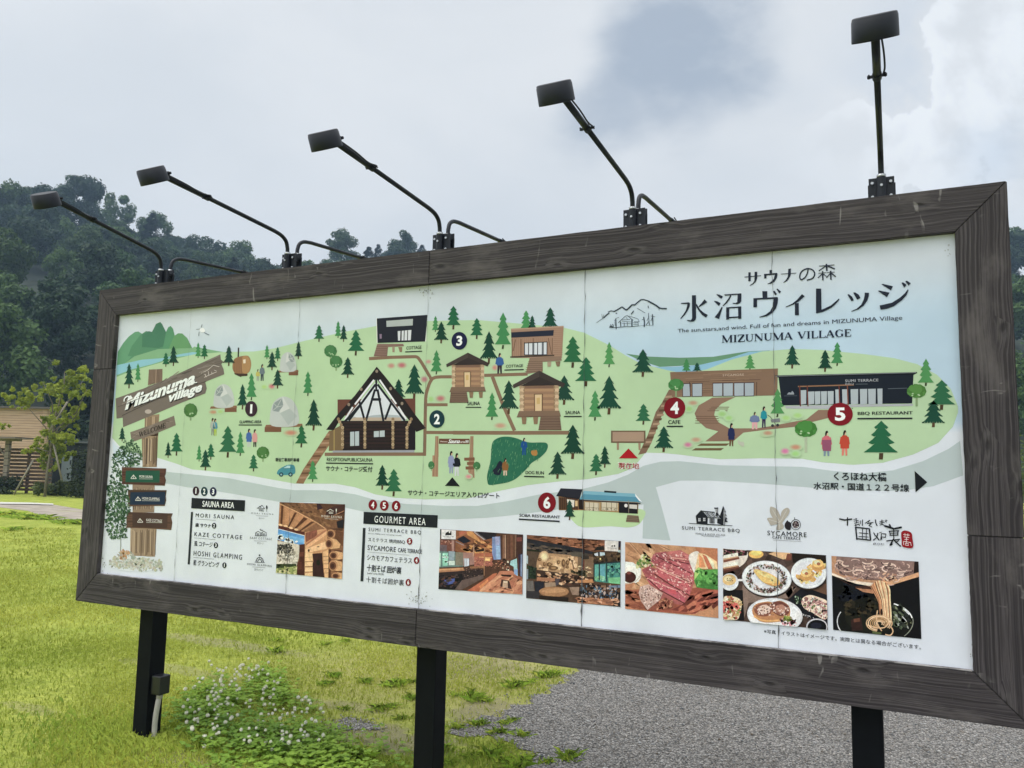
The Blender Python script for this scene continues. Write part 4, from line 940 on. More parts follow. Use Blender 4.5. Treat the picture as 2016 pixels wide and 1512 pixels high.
A = Art(11); A.sm('a98350', 1046,888, 1056,886, 1058,892, 1056,897, 1048,896); A.build('printed_dog')
A = Art(11); A.sm('b4bcae', 1454,866, 1458,870, 1464,870, 1465,878, 1462,879, 1457,876, 1453,872); A.build('printed_dog')
A = Art(11); A.s('4a4d50', 1.2, 1511,817, 1516,820, 1524,830, 1527,836); A.p('7b8286', 1517,826, 1535,823, 1536,831, 1519,832); A.e('3c4146', 1521, 838, 3, 3, 10); A.e('3c4146', 1531, 837, 3, 3, 10); A.build('printed_pram')
# ---- number badges
def badge(x, y, rx, ry, h, d, k=.95, name='number_badge'):
    A = Art(17); A.e(h, x, y, rx, ry, 30); A.t(d, x-rx*.42*k*(.55 if d == '1' else 1), y+ry*.62*k, x+rx*.42*k*(.55 if d == '1' else 1), y-ry*.62*k, 'f0f3f6', .035); A.build(name)
PB, TE, NV, MR = '3d2c38', '1f4048', '1f2548', '7a1a28'
for b in ((495,805,12,15.5,PB,'1'),(860.6,825,15,17.5,TE,'2'),(904.6,671,15.4,17.5,NV,'3'),(1328.5,803,21,21,MR,'4'),(1654,815.5,25,22.5,MR,'5'),(1077,989.5,17.7,20,MR,'6'),
          (386.2,966.5,6.4,9,PB,'1'),(402.5,967.5,6.6,9,TE,'2'),(420,968,6.6,9,NV,'3'),(734.3,994,8.4,10.4,MR,'4'),(756.8,995.2,8.6,10.4,MR,'5'),(780.2,996.2,8.6,10.6,MR,'6'),
          (421.9,1034.8,4.3,5.6,DK,'2'),(425.4,1073.3,4.2,5.6,DK,'3'),(442.2,1112.7,4.2,5.6,DK,'1'),(806.8,1065.5,5.4,6.7,MR,'5'),(820.3,1103.3,5.4,6.9,MR,'4'),(804.1,1146.5,5.4,6.9,MR,'6')): badge(*b)
# ---- lettering
def text(ox, oy, sc, items, name='lettering', label=None):
    for it in items:
        A = art(16, ox, oy, sc)
        if isinstance(it[0], str): A.t(*it)
        else:
            for q in it:
                if isinstance(q[0], str): A.t(*q)
                else: A.s(q[0][0], q[0][1], *q[1:])
        A.build(name, label)
U = lambda w, *p: ((DK, w), *p)
text(560, 600, 5.04, [(('COTTAGE',1212,446,1362,405,DK,.026), U(10,1200,468,1368,461)), (('SAUNA',1815,998,1940,960,DK,.026), U(10,1800,1018,1953,1017))])
text(900, 580, 5.04, [(('COTTAGE',485,726,655,690,DK,.026), U(11,470,749,663,744)), (('SAUNA',1075,1188,1222,1152,DK,.026), U(11,1060,1210,1237,1209))])
text(200, 600, 5.04, [(('GLAMPING AREA',1370,1178,1587,1145,DK,.026), U(10,1362,1193,1592,1193))])
text(600, 840, 10.08, [(('RECEPTION/PUBLICSAUNA',443,684,1350,625,'2b3431',.02), U(24,425,722,1362,737)), ('サウナ・コテージ受付',420,882,1348,792,DK,.02)])
text(540, 840, 5.04, [('宿泊客専用駐車場',12,346,250,312,DK,.026)])
text(840, 840, 6.72, [('サウナ・コテージエリア入り口ゲート',-249,908,967,876,DK,.02), (('DOG RUN',1312,628,1552,590,DK,.026), U(16,1290,657,1556,664)), (('SOBA RESTAURANT',1230,1190,1768,1177,DK,.026), U(20,1222,1224,1762,1253))])
text(1180, 700, 5.04, [(('CAFE',685,680,805,640,DK,.026), U(13,668,703,830,703))])
text(1500, 680, 5.04, [(('BBQ RESTAURANT',952,696,1495,652,DK,.026), U(15,948,727,1493,724)), ('くろほね大橋',715,1339,1238,1263,DK,.022), ('水沼駅・国道１２２号線',512,1430,1460,1378,DK,.02)])
A = art(14, 1180, 700); A.t('現在地', 183,1127, 400,1060, 'e6e9ee', .035); A.k += 3; A.t('現在地', 187,1123, 396,1064, '9c1f2c', .012); A.p('a3202c', 290,922, 385,1020, 195,1020); A.build('lettering', 'red lettering under a red arrow')
A = art(16, 540, 840); A.p('1c2127', 1768,502, 1843,592, 1695,587); A.build('arrow')
A = art(16, 1500, 680); A.p('1c2127', 1515,1245, 1640,1357, 1525,1458); A.build('arrow')
# title block
TT = '262e3c'
A = art(16, 1150, 500)
for q in ((1592,226,1755,213,1755,220,1592,234),(1630,183,1653,182,1653,270,1630,272),(1692,178,1718,177,1718,240,1705,275,1680,300,1645,316,1645,310,1675,290,1690,265),(1840,160,1865,160,1865,190,1840,192),(1785,200,1915,188,1920,200,1912,240,1890,275,1855,295,1815,300,1850,280,1880,250,1893,205,1810,212,1810,242,1788,245)): A.p(TT, *q)
A.ox, A.oy = 1500, 480
A.p(TT, 188,298,342,288,342,294,188,304); A.p(TT, 262,250,288,245,286,310,265,350,240,375,215,388,214,383,240,358,258,325)
A.s(TT, 13, 460,243, 452,290, 432,330, 405,352, 386,354, 376,330, 384,292, 412,262, 455,247, 500,258, 524,292, 514,330, 488,350, 445,361, sm=4)
for w, *q in ((7,568,222,720,210),(17,640,200,645,270),(10,632,222,565,270),(14,652,220,724,250),(6,562,293,640,287),(15,603,272,605,362),(9,600,297,555,340),(8,610,300,640,325),(6,645,287,722,281),(15,682,268,686,358),(9,678,294,640,338),(12,690,292,733,328)): A.s(TT, w, *q)
A.build('title_lettering')
A = art(16, 1150, 500)
for q in ((1070,410,1110,410,1112,630,1105,655,1085,672,1050,672,1022,662,1022,655,1060,658,1072,640),(962,487,1040,480,1052,490,1048,520,1030,560,1000,605,960,645,955,640,985,600,1010,560,1022,520,1025,497,962,497),(1195,450,1222,478,1180,505,1140,528,1136,520,1165,490),(1112,490,1125,510,1150,550,1190,585,1228,605,1210,632,1170,605,1135,560,1112,520),
 (1315,398,1345,405,1378,420,1362,445,1340,430,1315,405),(1292,465,1320,470,1355,488,1338,517,1315,495,1292,472),(1365,525,1375,530,1340,645,1295,628,1330,585),(1390,402,1545,392,1560,392,1562,410,1560,470,1545,490,1515,500,1480,495,1472,485,1505,488,1520,475,1524,405,1400,415),(1450,410,1462,412,1445,450,1415,490,1378,520,1375,512,1405,480,1430,445),
 (1410,535,1440,535,1440,650,1410,652),(1410,530,1560,520,1560,533,1410,543),(1528,522,1560,520,1560,642,1530,645),(1430,626,1545,618,1545,632,1430,640),
 (1768,370,1818,370,1818,435,1772,437),(1680,440,1920,428,1925,445,1920,490,1905,540,1870,585,1815,618,1742,632,1740,624,1800,603,1845,570,1872,520,1880,470,1880,446,1716,455,1716,528,1680,530),(1875,372,1890,366,1915,400,1895,410),(1908,350,1920,345,1955,375,1938,392)): A.p(TT, *q)
A.ox, A.oy = 1500, 480
for q in ((398,500,425,520,370,570,310,605,238,632,236,625,300,595,350,555),(328,590,366,588,367,708,328,710),(537,445,588,445,592,655,680,615,735,570,765,543,770,553,740,590,690,635,610,675,545,690,537,690),(848,505,862,500,895,525,912,560,890,572),(905,485,925,482,960,505,978,538,945,555),(1020,485,1063,487,1060,520,1045,565,1010,615,960,650,890,675,887,668,940,645,985,605,1010,555,1020,510),
 (1185,402,1200,398,1300,422,1280,462,1245,440),(1150,468,1165,464,1267,485,1240,530,1205,505),(1168,612,1205,605,1290,585,1370,535,1420,490,1448,452,1456,460,1435,510,1390,560,1310,620,1240,645,1178,655),(1385,388,1400,382,1435,408,1412,435),(1422,372,1440,367,1478,392,1455,415)): A.p(TT, *q)
A.build('title_lettering')
A = Art(16); A.t('The sun,stars,and wind. Full of fun and dreams in MIZUNUMA Village', 1334.5,657.5, 1776,621, '3f4856', .006); A.build('lettering')
# serif capitals: unit-square strokes, t = thick, n = thin, f = serif
SERIF = {
 'M': (1.25, [('n',.14,0,.14,1),('t',.14,1,.60,.05),('n',.60,.05,1.02,1),('t',1.04,0,1.04,1),('f',0,.02,.30,.02),('f',0,.98,.24,.98),('f',.88,.02,1.22,.02),('f',.98,.98,1.22,.98)]),
 'I': (.50, [('t',.25,0,.25,1),('f',.05,.02,.45,.02),('f',.05,.98,.45,.98)]),
 'Z': (.86, [('t',.72,.96,.12,.04),('n',.08,.97,.78,.97),('n',.06,.03,.80,.03),('n',.09,.97,.08,.72),('n',.79,.03,.81,.28)]),
 'U': (1.0, [('t',.2,1,.2,.3),('t',.2,.34,.28,.1),('n',.26,.12,.5,.02),('n',.5,.02,.72,.1),('n',.72,.1,.80,.34),('n',.80,.3,.80,1),('f',.04,.98,.38,.98),('f',.66,.98,.95,.98)]),
 'N': (1.08, [('n',.16,0,.16,1),('t',.18,.97,.86,.04),('n',.88,0,.88,1),('f',.02,.02,.32,.02),('f',.02,.98,.24,.98),('f',.74,.98,1.02,.98)]),
 'A': (1.0, [('n',.10,.02,.46,1),('t',.47,.97,.84,.02),('n',.24,.34,.68,.34),('f',0,.02,.26,.02),('f',.64,.02,1.0,.02)]),
 'V': (1.0, [('t',.16,.98,.52,.05),('n',.52,.03,.88,.98),('f',0,.98,.34,.98),('f',.74,.98,1.0,.98)]),
 'L': (.84, [('t',.22,0,.22,1),('n',.1,.03,.76,.03),('n',.77,.02,.79,.28),('f',.05,.98,.40,.98)]),
 'G': (1.02, [('t',.16,.72,.14,.34),('t',.15,.40,.30,.10),('t',.14,.62,.28,.88),('n',.26,.9,.52,1.0),('n',.52,1.0,.82,.86),('n',.83,.98,.83,.70),('n',.28,.1,.54,.0),('n',.52,.0,.82,.12),('t',.82,.08,.82,.40),('f',.66,.41,.96,.41)]),
 'E': (.88, [('t',.22,0,.22,1),('n',.1,.03,.76,.03),('n',.1,.97,.72,.97),('n',.22,.52,.56,.52),('n',.77,.02,.79,.26),('n',.73,.98,.74,.76),('n',.56,.42,.56,.62),('f',.05,.98,.3,.98)]),
 'W': (1.4, [('t',.14,.98,.42,.05),('n',.42,.04,.68,.98),('t',.62,.98,.94,.05),('n',.94,.04,1.24,.98),('f',0,.98,.3,.98),('f',.5,.98,.78,.98),('f',1.1,.98,1.38,.98)]),
 'C': (.98, [('t',.16,.72,.14,.34),('t',.15,.40,.30,.10),('t',.14,.62,.28,.88),('n',.26,.9,.52,1.0),('n',.52,1.0,.82,.86),('n',.83,.98,.83,.70),('n',.28,.1,.54,.0),('n',.52,.0,.86,.16)]),
 'O': (1.08, [('t',.16,.72,.14,.34),('t',.15,.40,.30,.10),('t',.14,.62,.28,.88),('n',.26,.9,.52,1.0),('n',.52,1.0,.76,.9),('n',.28,.1,.54,.0),('n',.54,0,.78,.1),('t',.90,.34,.90,.66),('t',.76,.9,.90,.62),('t',.90,.38,.76,.1)]),
 ' ': (.5, [])}
def serif(A, s, x0, y0, x1, y1, h, hgt, thick=.20, thin=.075, slant=0.):
    """baseline from (x0,y0) to (x1,y1)"""
    tot = sum(SERIF[c][0] for c in s); u = math.hypot(x1-x0, y1-y0)/tot; dx, dy = (x1-x0)/math.hypot(x1-x0, y1-y0), (y1-y0)/math.hypot(x1-x0, y1-y0); p = 0
    f = lambda a, b: (x0+dx*(p+a)*u+b*hgt*(dy*0+slant), y0+dy*(p+a)*u-b*hgt)
    for c in s:
        for k, a, b, a2, b2 in SERIF[c][1]: A.s(h, {'t': thick*u, 'n': thin*u, 'f': .07*hgt*.8}[k], *f(a, b), *f(a2, b2))
        p += SERIF[c][0]
A = Art(16); serif(A, 'MIZUNUMA VILLAGE', 1421,675, 1677,662.3, '1f2a40', 14.2); A.build('title_lettering')
# mountain-and-hut emblem
A = art(16, 1160, 575, 11.86); e = '2b3846'
for w, *q in ((9,175,715,300,630,370,590),(26,340,600,400,540,470,490),(20,440,470,510,440,580,450),(26,570,460,650,420,770,345),(30,770,345,820,390,870,425),(30,870,425,930,370,1000,300,1070,300),(26,1060,310,1120,250,1210,180),(24,1200,180,1270,175,1370,205),(36,1370,205,1450,250,1560,310,1640,370),(30,1620,370,1700,385,1815,390),
 (9,295,515,310,610),(9,340,530,325,600),(22,980,520,1040,440),(10,1125,380,1310,490),(16,1375,320,1385,380),(10,1630,390,1635,430),(22,620,495,655,497),(9,700,590,620,620,590,680),(18,625,640,632,870),(8,600,690,610,800),
 (12,680,720,850,560,900,550,1000,640,1030,660),(9,930,560,1060,600,1140,630,1175,690),(9,1050,690,1170,695),(18,735,690,740,810),(24,1000,640,1000,800),(8,1140,700,1150,790),(8,1030,715,1140,715),(8,1030,755,1145,755),(8,770,650,960,640),(8,770,680,980,700),(8,860,590,900,640),(7,760,730,980,740),(14,820,720,820,800),(9,890,700,900,790),(12,470,825,600,835,840,805,960,810,1150,790),(6,1150,790,1500,775),(18,500,760,520,790),(22,480,800,570,815),(18,550,750,570,810),
 (24,1275,580,1290,700,1288,815),(10,1235,650,1290,620),(12,1385,490,1390,600,1410,780),(10,1350,680,1400,560),(12,1330,770,1390,690),(12,1440,680,1480,590),(20,1480,520,1490,770),(9,1435,560,1545,578)): A.s(e, w, *q)
A.build('emblem')
# little bird
A = art(16, 200, 600)
for w, *q in ((6,990,225,1000,195),(5,940,245,985,240),(6,965,310,970,270),(8,1025,280,1070,300),(4,1000,260,1030,280)): A.s('6f7c84', w, *q)
A.sm('dfe6ea', 975,245, 1010,230, 1030,260, 1010,275, 985,268); A.build('printed_bird')
# sauna area column
A = art(15, 360, 940, 6.3); A.p('262b31', 112,253, 775,283, 768,420, 105,382); A.p('30363c', 103,428, 128,428, 88,1078, 62,1078); A.k = 20; A.t('SAUNA AREA', 245,362, 640,308, 'eef1f3', .02, 1.05); A.build('heading_plate')
text(360, 940, 6.3, [(('MORI SAUNA',160,491,640,470,DK,.008,1.4), (('6b7075',3.5),160,514,408,532)), ('森 サウナ',155,612,352,575,DK,.026), (('KAZE COTTAGE',145,726,738,718,DK,.008,1.35), (('6b7075',3.5),142,748,405,770)), ('風 コテージ',140,850,372,805,DK,.008), (('HOSHI GLAMPING',135,967,738,958,DK,.008,1.35), (('6b7075',3.5),132,990,390,1013)), ('星 グランピング',128,1086,455,1048,DK,.008)])
A = art(16, 360, 940, 6.3)
for w, *q in ((6,920,385,985,345,1015,385),(5,950,355,975,375),(6,935,385,1020,385),(6,945,398,1005,402),(6,945,412,1005,417),(4,1043,345,1042,425)): A.s(DK, w, *q)
A.e(DK, 1043, 370, 10, 24, 10); A.t('MORI SAUNA', 850,450, 1128,448, '4a4f55', 0., 1.6); A.s('85898e', 4, 908,473, 1058,480); A.t('森サウナ', 945,514, 1015,500, '5a5f64'); A.build('emblem')
A = art(16, 360, 940, 6.3)
for x in (900, 972):
    for q in ((x,690,x+35,668,x+68,685),(x+4,690,x+4,722),(x+64,690,x+64,724),(x,722,x+68,725)): A.s(DK, 6, *q)
    for i in range(3): A.s(DK, 4, x+16,695+i*9, x+50,697+i*9)
A.s(DK, 6, 955,645, 970,640, 965,655, 1000,655); A.t('KAZE COTTAGE', 835,758, 1105,752, '4a4f55', .005, 1.5); A.s('85898e', 4, 885,785, 1040,790); A.t('風コテージ', 925,826, 1005,808, '5a5f64'); A.build('emblem')
A = art(16, 360, 940, 6.3)
A.arc(DK, 7, 955,1050, 46,62, 180,360); A.arc(DK, 6, 955,1050, 24,32, 180,360)
for a in (200, 235, 270, 305, 340): A.s(DK, 5, 955+24*math.cos(rad(a)),1050+32*math.sin(rad(a)), 955+45*math.cos(rad(a)),1050+60*math.sin(rad(a)))
A.s(DK, 6, 893,1050, 1018,1055); A.e(DK, 954, 965, 9, 11, 10); A.t('HOSHI GLAMPING', 800,1083, 1105,1086, '3a3f45', .008, 1.5); A.s('85898e', 4, 865,1108, 1025,1118); A.t('星グランピング', 890,1154, 1000,1136, '5a5f64'); A.build('emblem')
# gourmet column
A = art(15, 660, 960, 6.3); A.p('262b31', 355,300, 1273,342, 1268,498, 350,448); A.p('30363c', 345,498, 378,500, 350,1162, 315,1160); A.k = 20; A.t('GOURMET AREA', 488,432, 1125,380, 'eef1f3', .0, 1.25); A.build('heading_plate')
text(660, 960, 6.3, [(('SUMI TERRACE BBQ',415,546,1067,534,DK,.006,1.4), ('forest BBQ and camping meals',412,578,822,586,'4a4f55',.0)), ('スミテラス 焼肉BBQ',408,670,868,648,DK,.004), (('SYCAMORE',403,773,755,737,DK,.01,1.1), ('CAFE TERRACE',780,799,1080,770,DK,.026,1.05), (('85898e',3.5),400,796,920,838)), ('シカモアカフェテラス',395,896,955,874,DK,.004), (('十割そば 囲炉裏',392,1036,825,984,DK,.012,.9,.1), ('Juwari soba IRORI',395,1077,605,1063,'4a4f55')), ('十割そば囲炉裏',385,1172,855,1142,DK,.002,1.1)])
# cabin emblem
A = art(16, 1300, 960, 6.3); I = '252a32'
A.p(I, 440,350, 500,285, 512,280, 590,370, 585,462, 452,450); A.p(I, 500,284, 675,300, 672,312, 518,296)
for i in range(9): A.s(I, 5+(i % 3)*2, 535+i*22, 302+i*2, 590+i*19, 366+i*1.5)
A.s(I, 7, 585,370, 760,378); A.s(I, 6, 755,372, 700,310); A.p(I, 668,248, 718,246, 714,348, 690,350, 688,262, 672,262); A.p('9aa0a6', 690,262, 712,262, 710,310, 692,310)
A.s(I, 6, 585,460, 770,468); A.p(I, 612,378, 672,380, 672,442, 612,440); A.p(I, 708,384, 770,388, 770,464, 706,440)
for x, y in ((473,378),(533,375)): A.p('c8d0d6', x, y, x+26, y, x+26, y+40, x, y+40); A.s(I, 4, x+13, y, x+13, y+40); A.s(I, 4, x, y+20, x+26, y+20)
for i in range(3): A.s('c8d0d6', 3, 625+i*18, 385, 625+i*18, 438)
A.p(I, 780,225, 792,250, 745,345); A.p(I, 780,225, 815,305, 800,308, 825,350, 808,352, 835,392, 815,395, 840,425, 800,428, 802,472, 765,468, 760,400, 735,360, 750,320)
A.s('c8d0d6', 6, 793,270, 790,460); A.s('c8d0d6', 4, 800,310, 812,380); A.s(I, 7, 355,443, 560,452, 895,472)
A.t('SUMI TERRACE BBQ', 270,526, 985,512, I, .006, 1.2); A.t('FOREST & WATER VILLAGE', 442,581, 805,577, '3a4048', .008, 1.2); A.t('MIZUNUMA 2022', 515,603, 735,598, '3a4048', .008, 1.2); A.build('emblem')
A = art(16, 1300, 960, 6.3); lf = 'aaa9a0'
for q in ((1480,440,1400,380,1362,310,1360,260,1375,235,1440,262,1475,320,1495,380),(1480,440,1490,370,1505,300,1540,262,1580,250,1605,280,1590,330,1545,390,1510,440),(1480,440,1430,385,1360,372,1325,385,1345,425,1370,465,1430,455),(1490,420,1530,470,1520,510,1450,525,1440,490,1470,450)): A.sm(lf, *q, m=3)
for q in ((1485,430,1390,270),(1490,420,1570,275),(1480,435,1350,395),(1480,440,1480,515)): A.s('c9d0cf', 4, *q)
A.sm('2e2a30', 1545,450, 1575,405, 1590,420, 1620,440, 1615,520, 1570,520, 1545,490, m=3); A.e(I, 1680, 458, 62, 66, 24); A.e('c8d2da', 1680, 460, 54, 58, 22); A.e('3a3036', 1680, 458, 44, 47, 20); A.s(I, 7, 1665,368, 1668,400); A.spk([1645,425,1715,425,1715,495,1645,495], 26, 6, ['d0cfc8', '8f8088'])
A.t('SYCAMORE', 1330,590, 1815,556, I, .012, 1.2); A.t('CAFE TERRACE', 1392,632, 1740,616, I, .015, 1.15); A.s('85898e', 4, 1395,648, 1750,668); A.build('emblem')
# brush lettering of the soba house
A = art(16, 1560, 960, 6.3); B = '20242c'
for w, *q in ((18,588,388,650,402,735,390),(16,684,375,683,465),(8,760,395,800,385),(8,765,415,820,405),(8,770,440,830,425),(9,790,380,795,440),(10,775,470,830,450),(9,780,450,790,475),(8,845,410,845,450),(11,870,400,868,470),(9,825,455,830,470),(10,905,440,960,405),(10,960,405,930,445,1000,430),(10,985,435,950,470,985,487),
 (13,1030,400,1035,440,1050,470),(9,1085,420,1130,412),(9,1080,440,1140,430),(10,1110,400,1112,460),(9,1085,465,1115,450,1140,470),(10,1150,410,1165,425),(9,1160,400,1175,412),
 (18,785,490,800,640),(16,785,492,955,510),(18,955,512,970,650),(16,798,632,968,652),(10,830,560,940,570),(9,870,510,868,640),(9,918,515,915,640),(9,825,605,940,612),
 (12,1010,560,1030,600),(12,1060,565,1045,620,1005,650),(14,1040,600,1075,650),(9,1080,560,1105,552),(10,1105,570,1160,575,1155,615,1100,610),(10,1105,570,1095,650),(12,1100,610,1110,640),
 (24,1150,475,1260,510,1348,492),(20,1205,460,1225,500),(13,1200,540,1320,535),(12,1205,545,1215,590),(12,1310,540,1305,590),(10,1210,565,1310,562),(11,1255,520,1258,640),(13,1210,590,1310,588),(14,1170,660,1330,640),(14,1250,640,1215,715,1240,700),(16,1260,650,1340,725),(11,1320,655,1280,680)): A.s(B, w, *q, rnd=True)
A.sm('8d1f2b', 1350,560, 1385,532, 1440,540, 1480,570, 1490,640, 1500,720, 1475,750, 1400,742, 1360,720, 1355,650)
for w, *q in ((6,1375,580,1455,590),(6,1395,565,1398,600),(6,1432,568,1432,605),(6,1380,610,1450,618),(6,1390,640,1440,642),(6,1415,612,1412,690),(6,1375,665,1380,710),(6,1380,665,1465,680,1475,720),(5,1400,690,1440,695,1440,715,1400,712,1400,690)): A.s('e8dcdc', w, *q)
serif(A, 'I', 1000,708, 1020,709, '3a4048', 22); A.t('RORI', 1022,709, 1135,690, '3a4048', .0, 1.2); A.build('emblem')
A = Art(16); A.t('※写真・イラストはイメージです。実際とは異なる場合がございます。', 1504,1246.5, 1813,1269.5, '33383e', .004); A.build('lettering')
# ---- rustic post with nameboards and a slender tree, printed at the left edge
A = art(8, 200, 600)
A.p('8a7a6c', 470,645, 606,636, 604,760, 460,800)
for i in range(10): A.s(random.choice(['6f6055', '9c8c7c', '5e5148']), 6, 478+i*13, 640, 472+i*13, 790)
A.build('printed_post'); A = art(8, 150, 850)
for q, col, seg, xa, xb in (((645,-30,822,-20,815,20,800,350,660,350,650,20), '94846f', (40, 350), 668, 808), ((560,520,780,530,775,800,560,800), '8f8070', (545, 790), 575, 772), ((540,940,800,950,782,1240,535,1235), '9a8b78', (960, 1240), 545, 790)):
    A = art(8, 150, 850); A.p(col, *q)
    for i in range(22):
        x = xa+(xb-xa)*i/21; A.s(random.choice(['6b5d50', 'b5a692', '7b6d5e', '5b4f45']), random.choice((3, 5, 8)), x+random.uniform(-3, 3), seg[0]+random.uniform(0, 40), x-6, seg[1]-random.uniform(0, 60))
    A.build('printed_post')
A = art(8, 200, 600); A.p('94846f', 430,1105, 575,1085, 562,1300, 425,1300)
for i in range(12): A.s(random.choice(['6b5d50', 'b5a692', '7b6d5e']), 5, 440+i*11, 1110, 434+i*11, 1290)
A.build('printed_post')
A = art(10, 200, 600)
A.p('76706a', 142,930, 420,830, 640,740, 900,620, 1180,492, 1185,545, 1205,560, 1190,590, 1212,640, 1218,690, 1030,765, 1045,830, 1030,880, 800,970, 520,1090, 215,1215, 210,1120, 150,1130)
for i in range(60):
    t = random.random(); x = 150+t*1000; y = 930-t*430+random.uniform(8, 190)
    A.s(random.choice(['5f5954', '8f8983', '69635d', '837d77']), random.choice((3, 5, 8)), x, y, x+random.uniform(60, 150), y-random.uniform(30, 62)) if y+20 < 1130-t*430 else None
A.s('4f4945', 6, 205,1100, 500,960, 800,840, 1040,760); A.s('58524d', 5, 160,1015, 440,905); A.e('b0aaa4', 465, 1060, 34, 22, 12); A.build('nameboard')
A = art(13, 200, 600)
for h, dx, dy, bo in (('2f2b29', 6, 9, .055), ('f0efec', 0, 0, .042)):
    A.tr('Mizunuma', 232+dx,1040+dy, 930+dx,775+dy, 118, h, bo, .28); A.tr('village', 668+dx,962+dy, 1000+dx,850+dy, 88, h, bo, .28)
    A.s(h, 12, 225+dx,960+dy, 230+dx,930+dy, 262+dx,908+dy, 300+dx,925+dy, sm=3); A.s(h, 9, 920+dx,775+dy, 950+dx,770+dy, sm=0); A.k += 5
A.build('lettering')
A = art(13, 200, 600)
for w, *q in ((4,990,680,1060,645,1110,600,1170,615),(4,1010,690,1030,690,1040,720),(4,1060,660,1065,700),(4,1020,720,1145,665),(4,1095,665,1098,690),(4,1120,650,1140,655)): A.s('d5d2ce', w, *q)
A.build('emblem')
A = art(10, 200, 600); A.p('7d756d', 285,1265, 500,1190, 720,1100, 738,1195, 560,1270, 300,1365)
for i in range(16):
    t = random.random(); A.s(random.choice(['5f5954', '958d84']), 4, 290+t*380, 1280-t*165+random.uniform(0, 70), 360+t*380, 1255-t*165+random.uniform(0, 60))
A.k = 40; serif(A, 'WELCOME', 372,1316, 640,1218, '2e2926', 50, .2, .1); A.build('nameboard')
for (q, inner, h, tx, rim) in (((455,350,895,365,890,420,880,440,892,480,880,535,455,520), (495,385,832,385,828,505,490,500), '2a5a4a', ('MORI SAUNA', 628,455,762,435), '5a4038'), ((515,575,900,580,890,640,895,680,880,735,515,740), (540,600,888,595,880,722,535,725), '26384e', ('HOSHI GLAMPING', 655,672,830,655), '57473c'), ((500,795,960,810,945,850,955,900,945,975,500,945), (560,805,910,812,905,960,560,945), '4f3f3a', ('KAZE COTTAGE', 697,888,855,872), '5f4c42')):
    A = art(13, 150, 850); A.p(rim, *q)
    for i in range(8): A.s(random.choice(['3f3028', '6f5648']), 5, q[0]+8, q[1]+14+i*20, q[2]-20, q[3]+14+i*20)
    A.k = 10; A.p(h, *inner); A.k = 14; A.t(*tx, 'd9dcd8', .01); A.s('b9bfba', 4, tx[1], tx[2]+12, tx[3], tx[2]+14)
    x = inner[0]+75; y = tx[2]-8; A.s('d9dcd8', 5, x-25, y+15, x, y-18, x+28, y+15); A.s('d9dcd8', 5, x-25, y+18, x+30, y+18); A.s('d9dcd8', 4, x, y-18, x, y+15); A.build('nameboard')
A = art(11, 150, 850)
A.s('8f9a94', 8, 440,1230, 445,1050, 450,800, 480,400); A.s('7d6a58', 12, 540,790, 500,960)
for q, n in (([480,90,560,80,640,170,660,260,600,350,480,345,380,330,350,260,420,170], 300), ([330,330,450,340,450,520,340,520], 80), ([300,520,520,530,520,640,540,780,470,900,330,880,280,760,320,640], 420), ([280,860,470,840,510,980,500,1060,350,1060,290,940], 170)):
    A.spk(q, n, 11, ['35523f', '44614a', '2f4a38', '557458', '6f8a70', '3f5c44'], 1.7)
A.build('printed_tree')
A = art(11, 150, 850); A.blur('b9c0b8', 'cfdae2', 600, 1310, 250, 70)
A.spk([330,1280,420,1200,520,1180,600,1250,720,1260,850,1280,860,1370,640,1380,350,1340], 260, 13, ['a3aea2', 'b4b9a6', '98a59c', 'b7b4a6', 'a9aaa6', 'c0c7c0'], 1.5)
A.spk([420,1200,470,1170,530,1190,530,1250,440,1260], 40, 10, ['c4a182', 'b79878'], 1.5); A.build('printed_flower_bush')
# ---- joints between the five boards, with weathered cracks
def seam(X, dark, z0=FR-.01, z1=BH-FR+.01):
    A = Art(19); v0 = len(A.v); y = PY-.0050; pts = []; n = 60
    for i in range(n+1):
        z = z0+(z1-z0)*i/n; j = random.uniform(-.0012, .0012)+.0016*math.sin(i*.9+X)
        wv = dark*(.0006+.0011*max(0, math.sin(i*1.7+X*9)+.2*math.sin(i*5.1)))*(1.6 if z < .45 else .75)
        A.v += [(X+j-wv, y, z+GZ), (X+j+wv, y, z+GZ)]; A.c += [C(random.choice(['5a5f62', '71777a', '484c50']))]*2
        if i: b = len(A.v)-4; A.f.append([b, b+1, b+3, b+2])
    A.build('board_joint')
for X, d in ((.745, .55), (1.512, .8), (2.279, .8), (3.058, 1.3), (3.820, 1.0)): seam(X, d)
A = Art(30); 
for cx, cy, n, sx, sy in ((826,1178,60,26,14),(843,577,26,14,8),(1866,492,10,8,16),(1915,1290,12,4,30),(205,1110,10,8,18)):
    for _ in range(n):
        x, y = random.gauss(cx, sx*.5), random.gauss(cy, sy*.5); a = random.uniform(.4, 1.5)
        A.raw([(x-a, y), (x, y-a*1.4), (x+a*.8, y+a*.3), (x, y+a)], C(random.choice(['8f9694', '7d8482', '9ea4a0'])), step=False)
A.build('grime')
# ---- printed photographs
def photo(ox, oy, sc, quad, base):
    A = art(14, ox, oy, sc); A.clipq = A.q(quad); A.p(base, *quad); return A
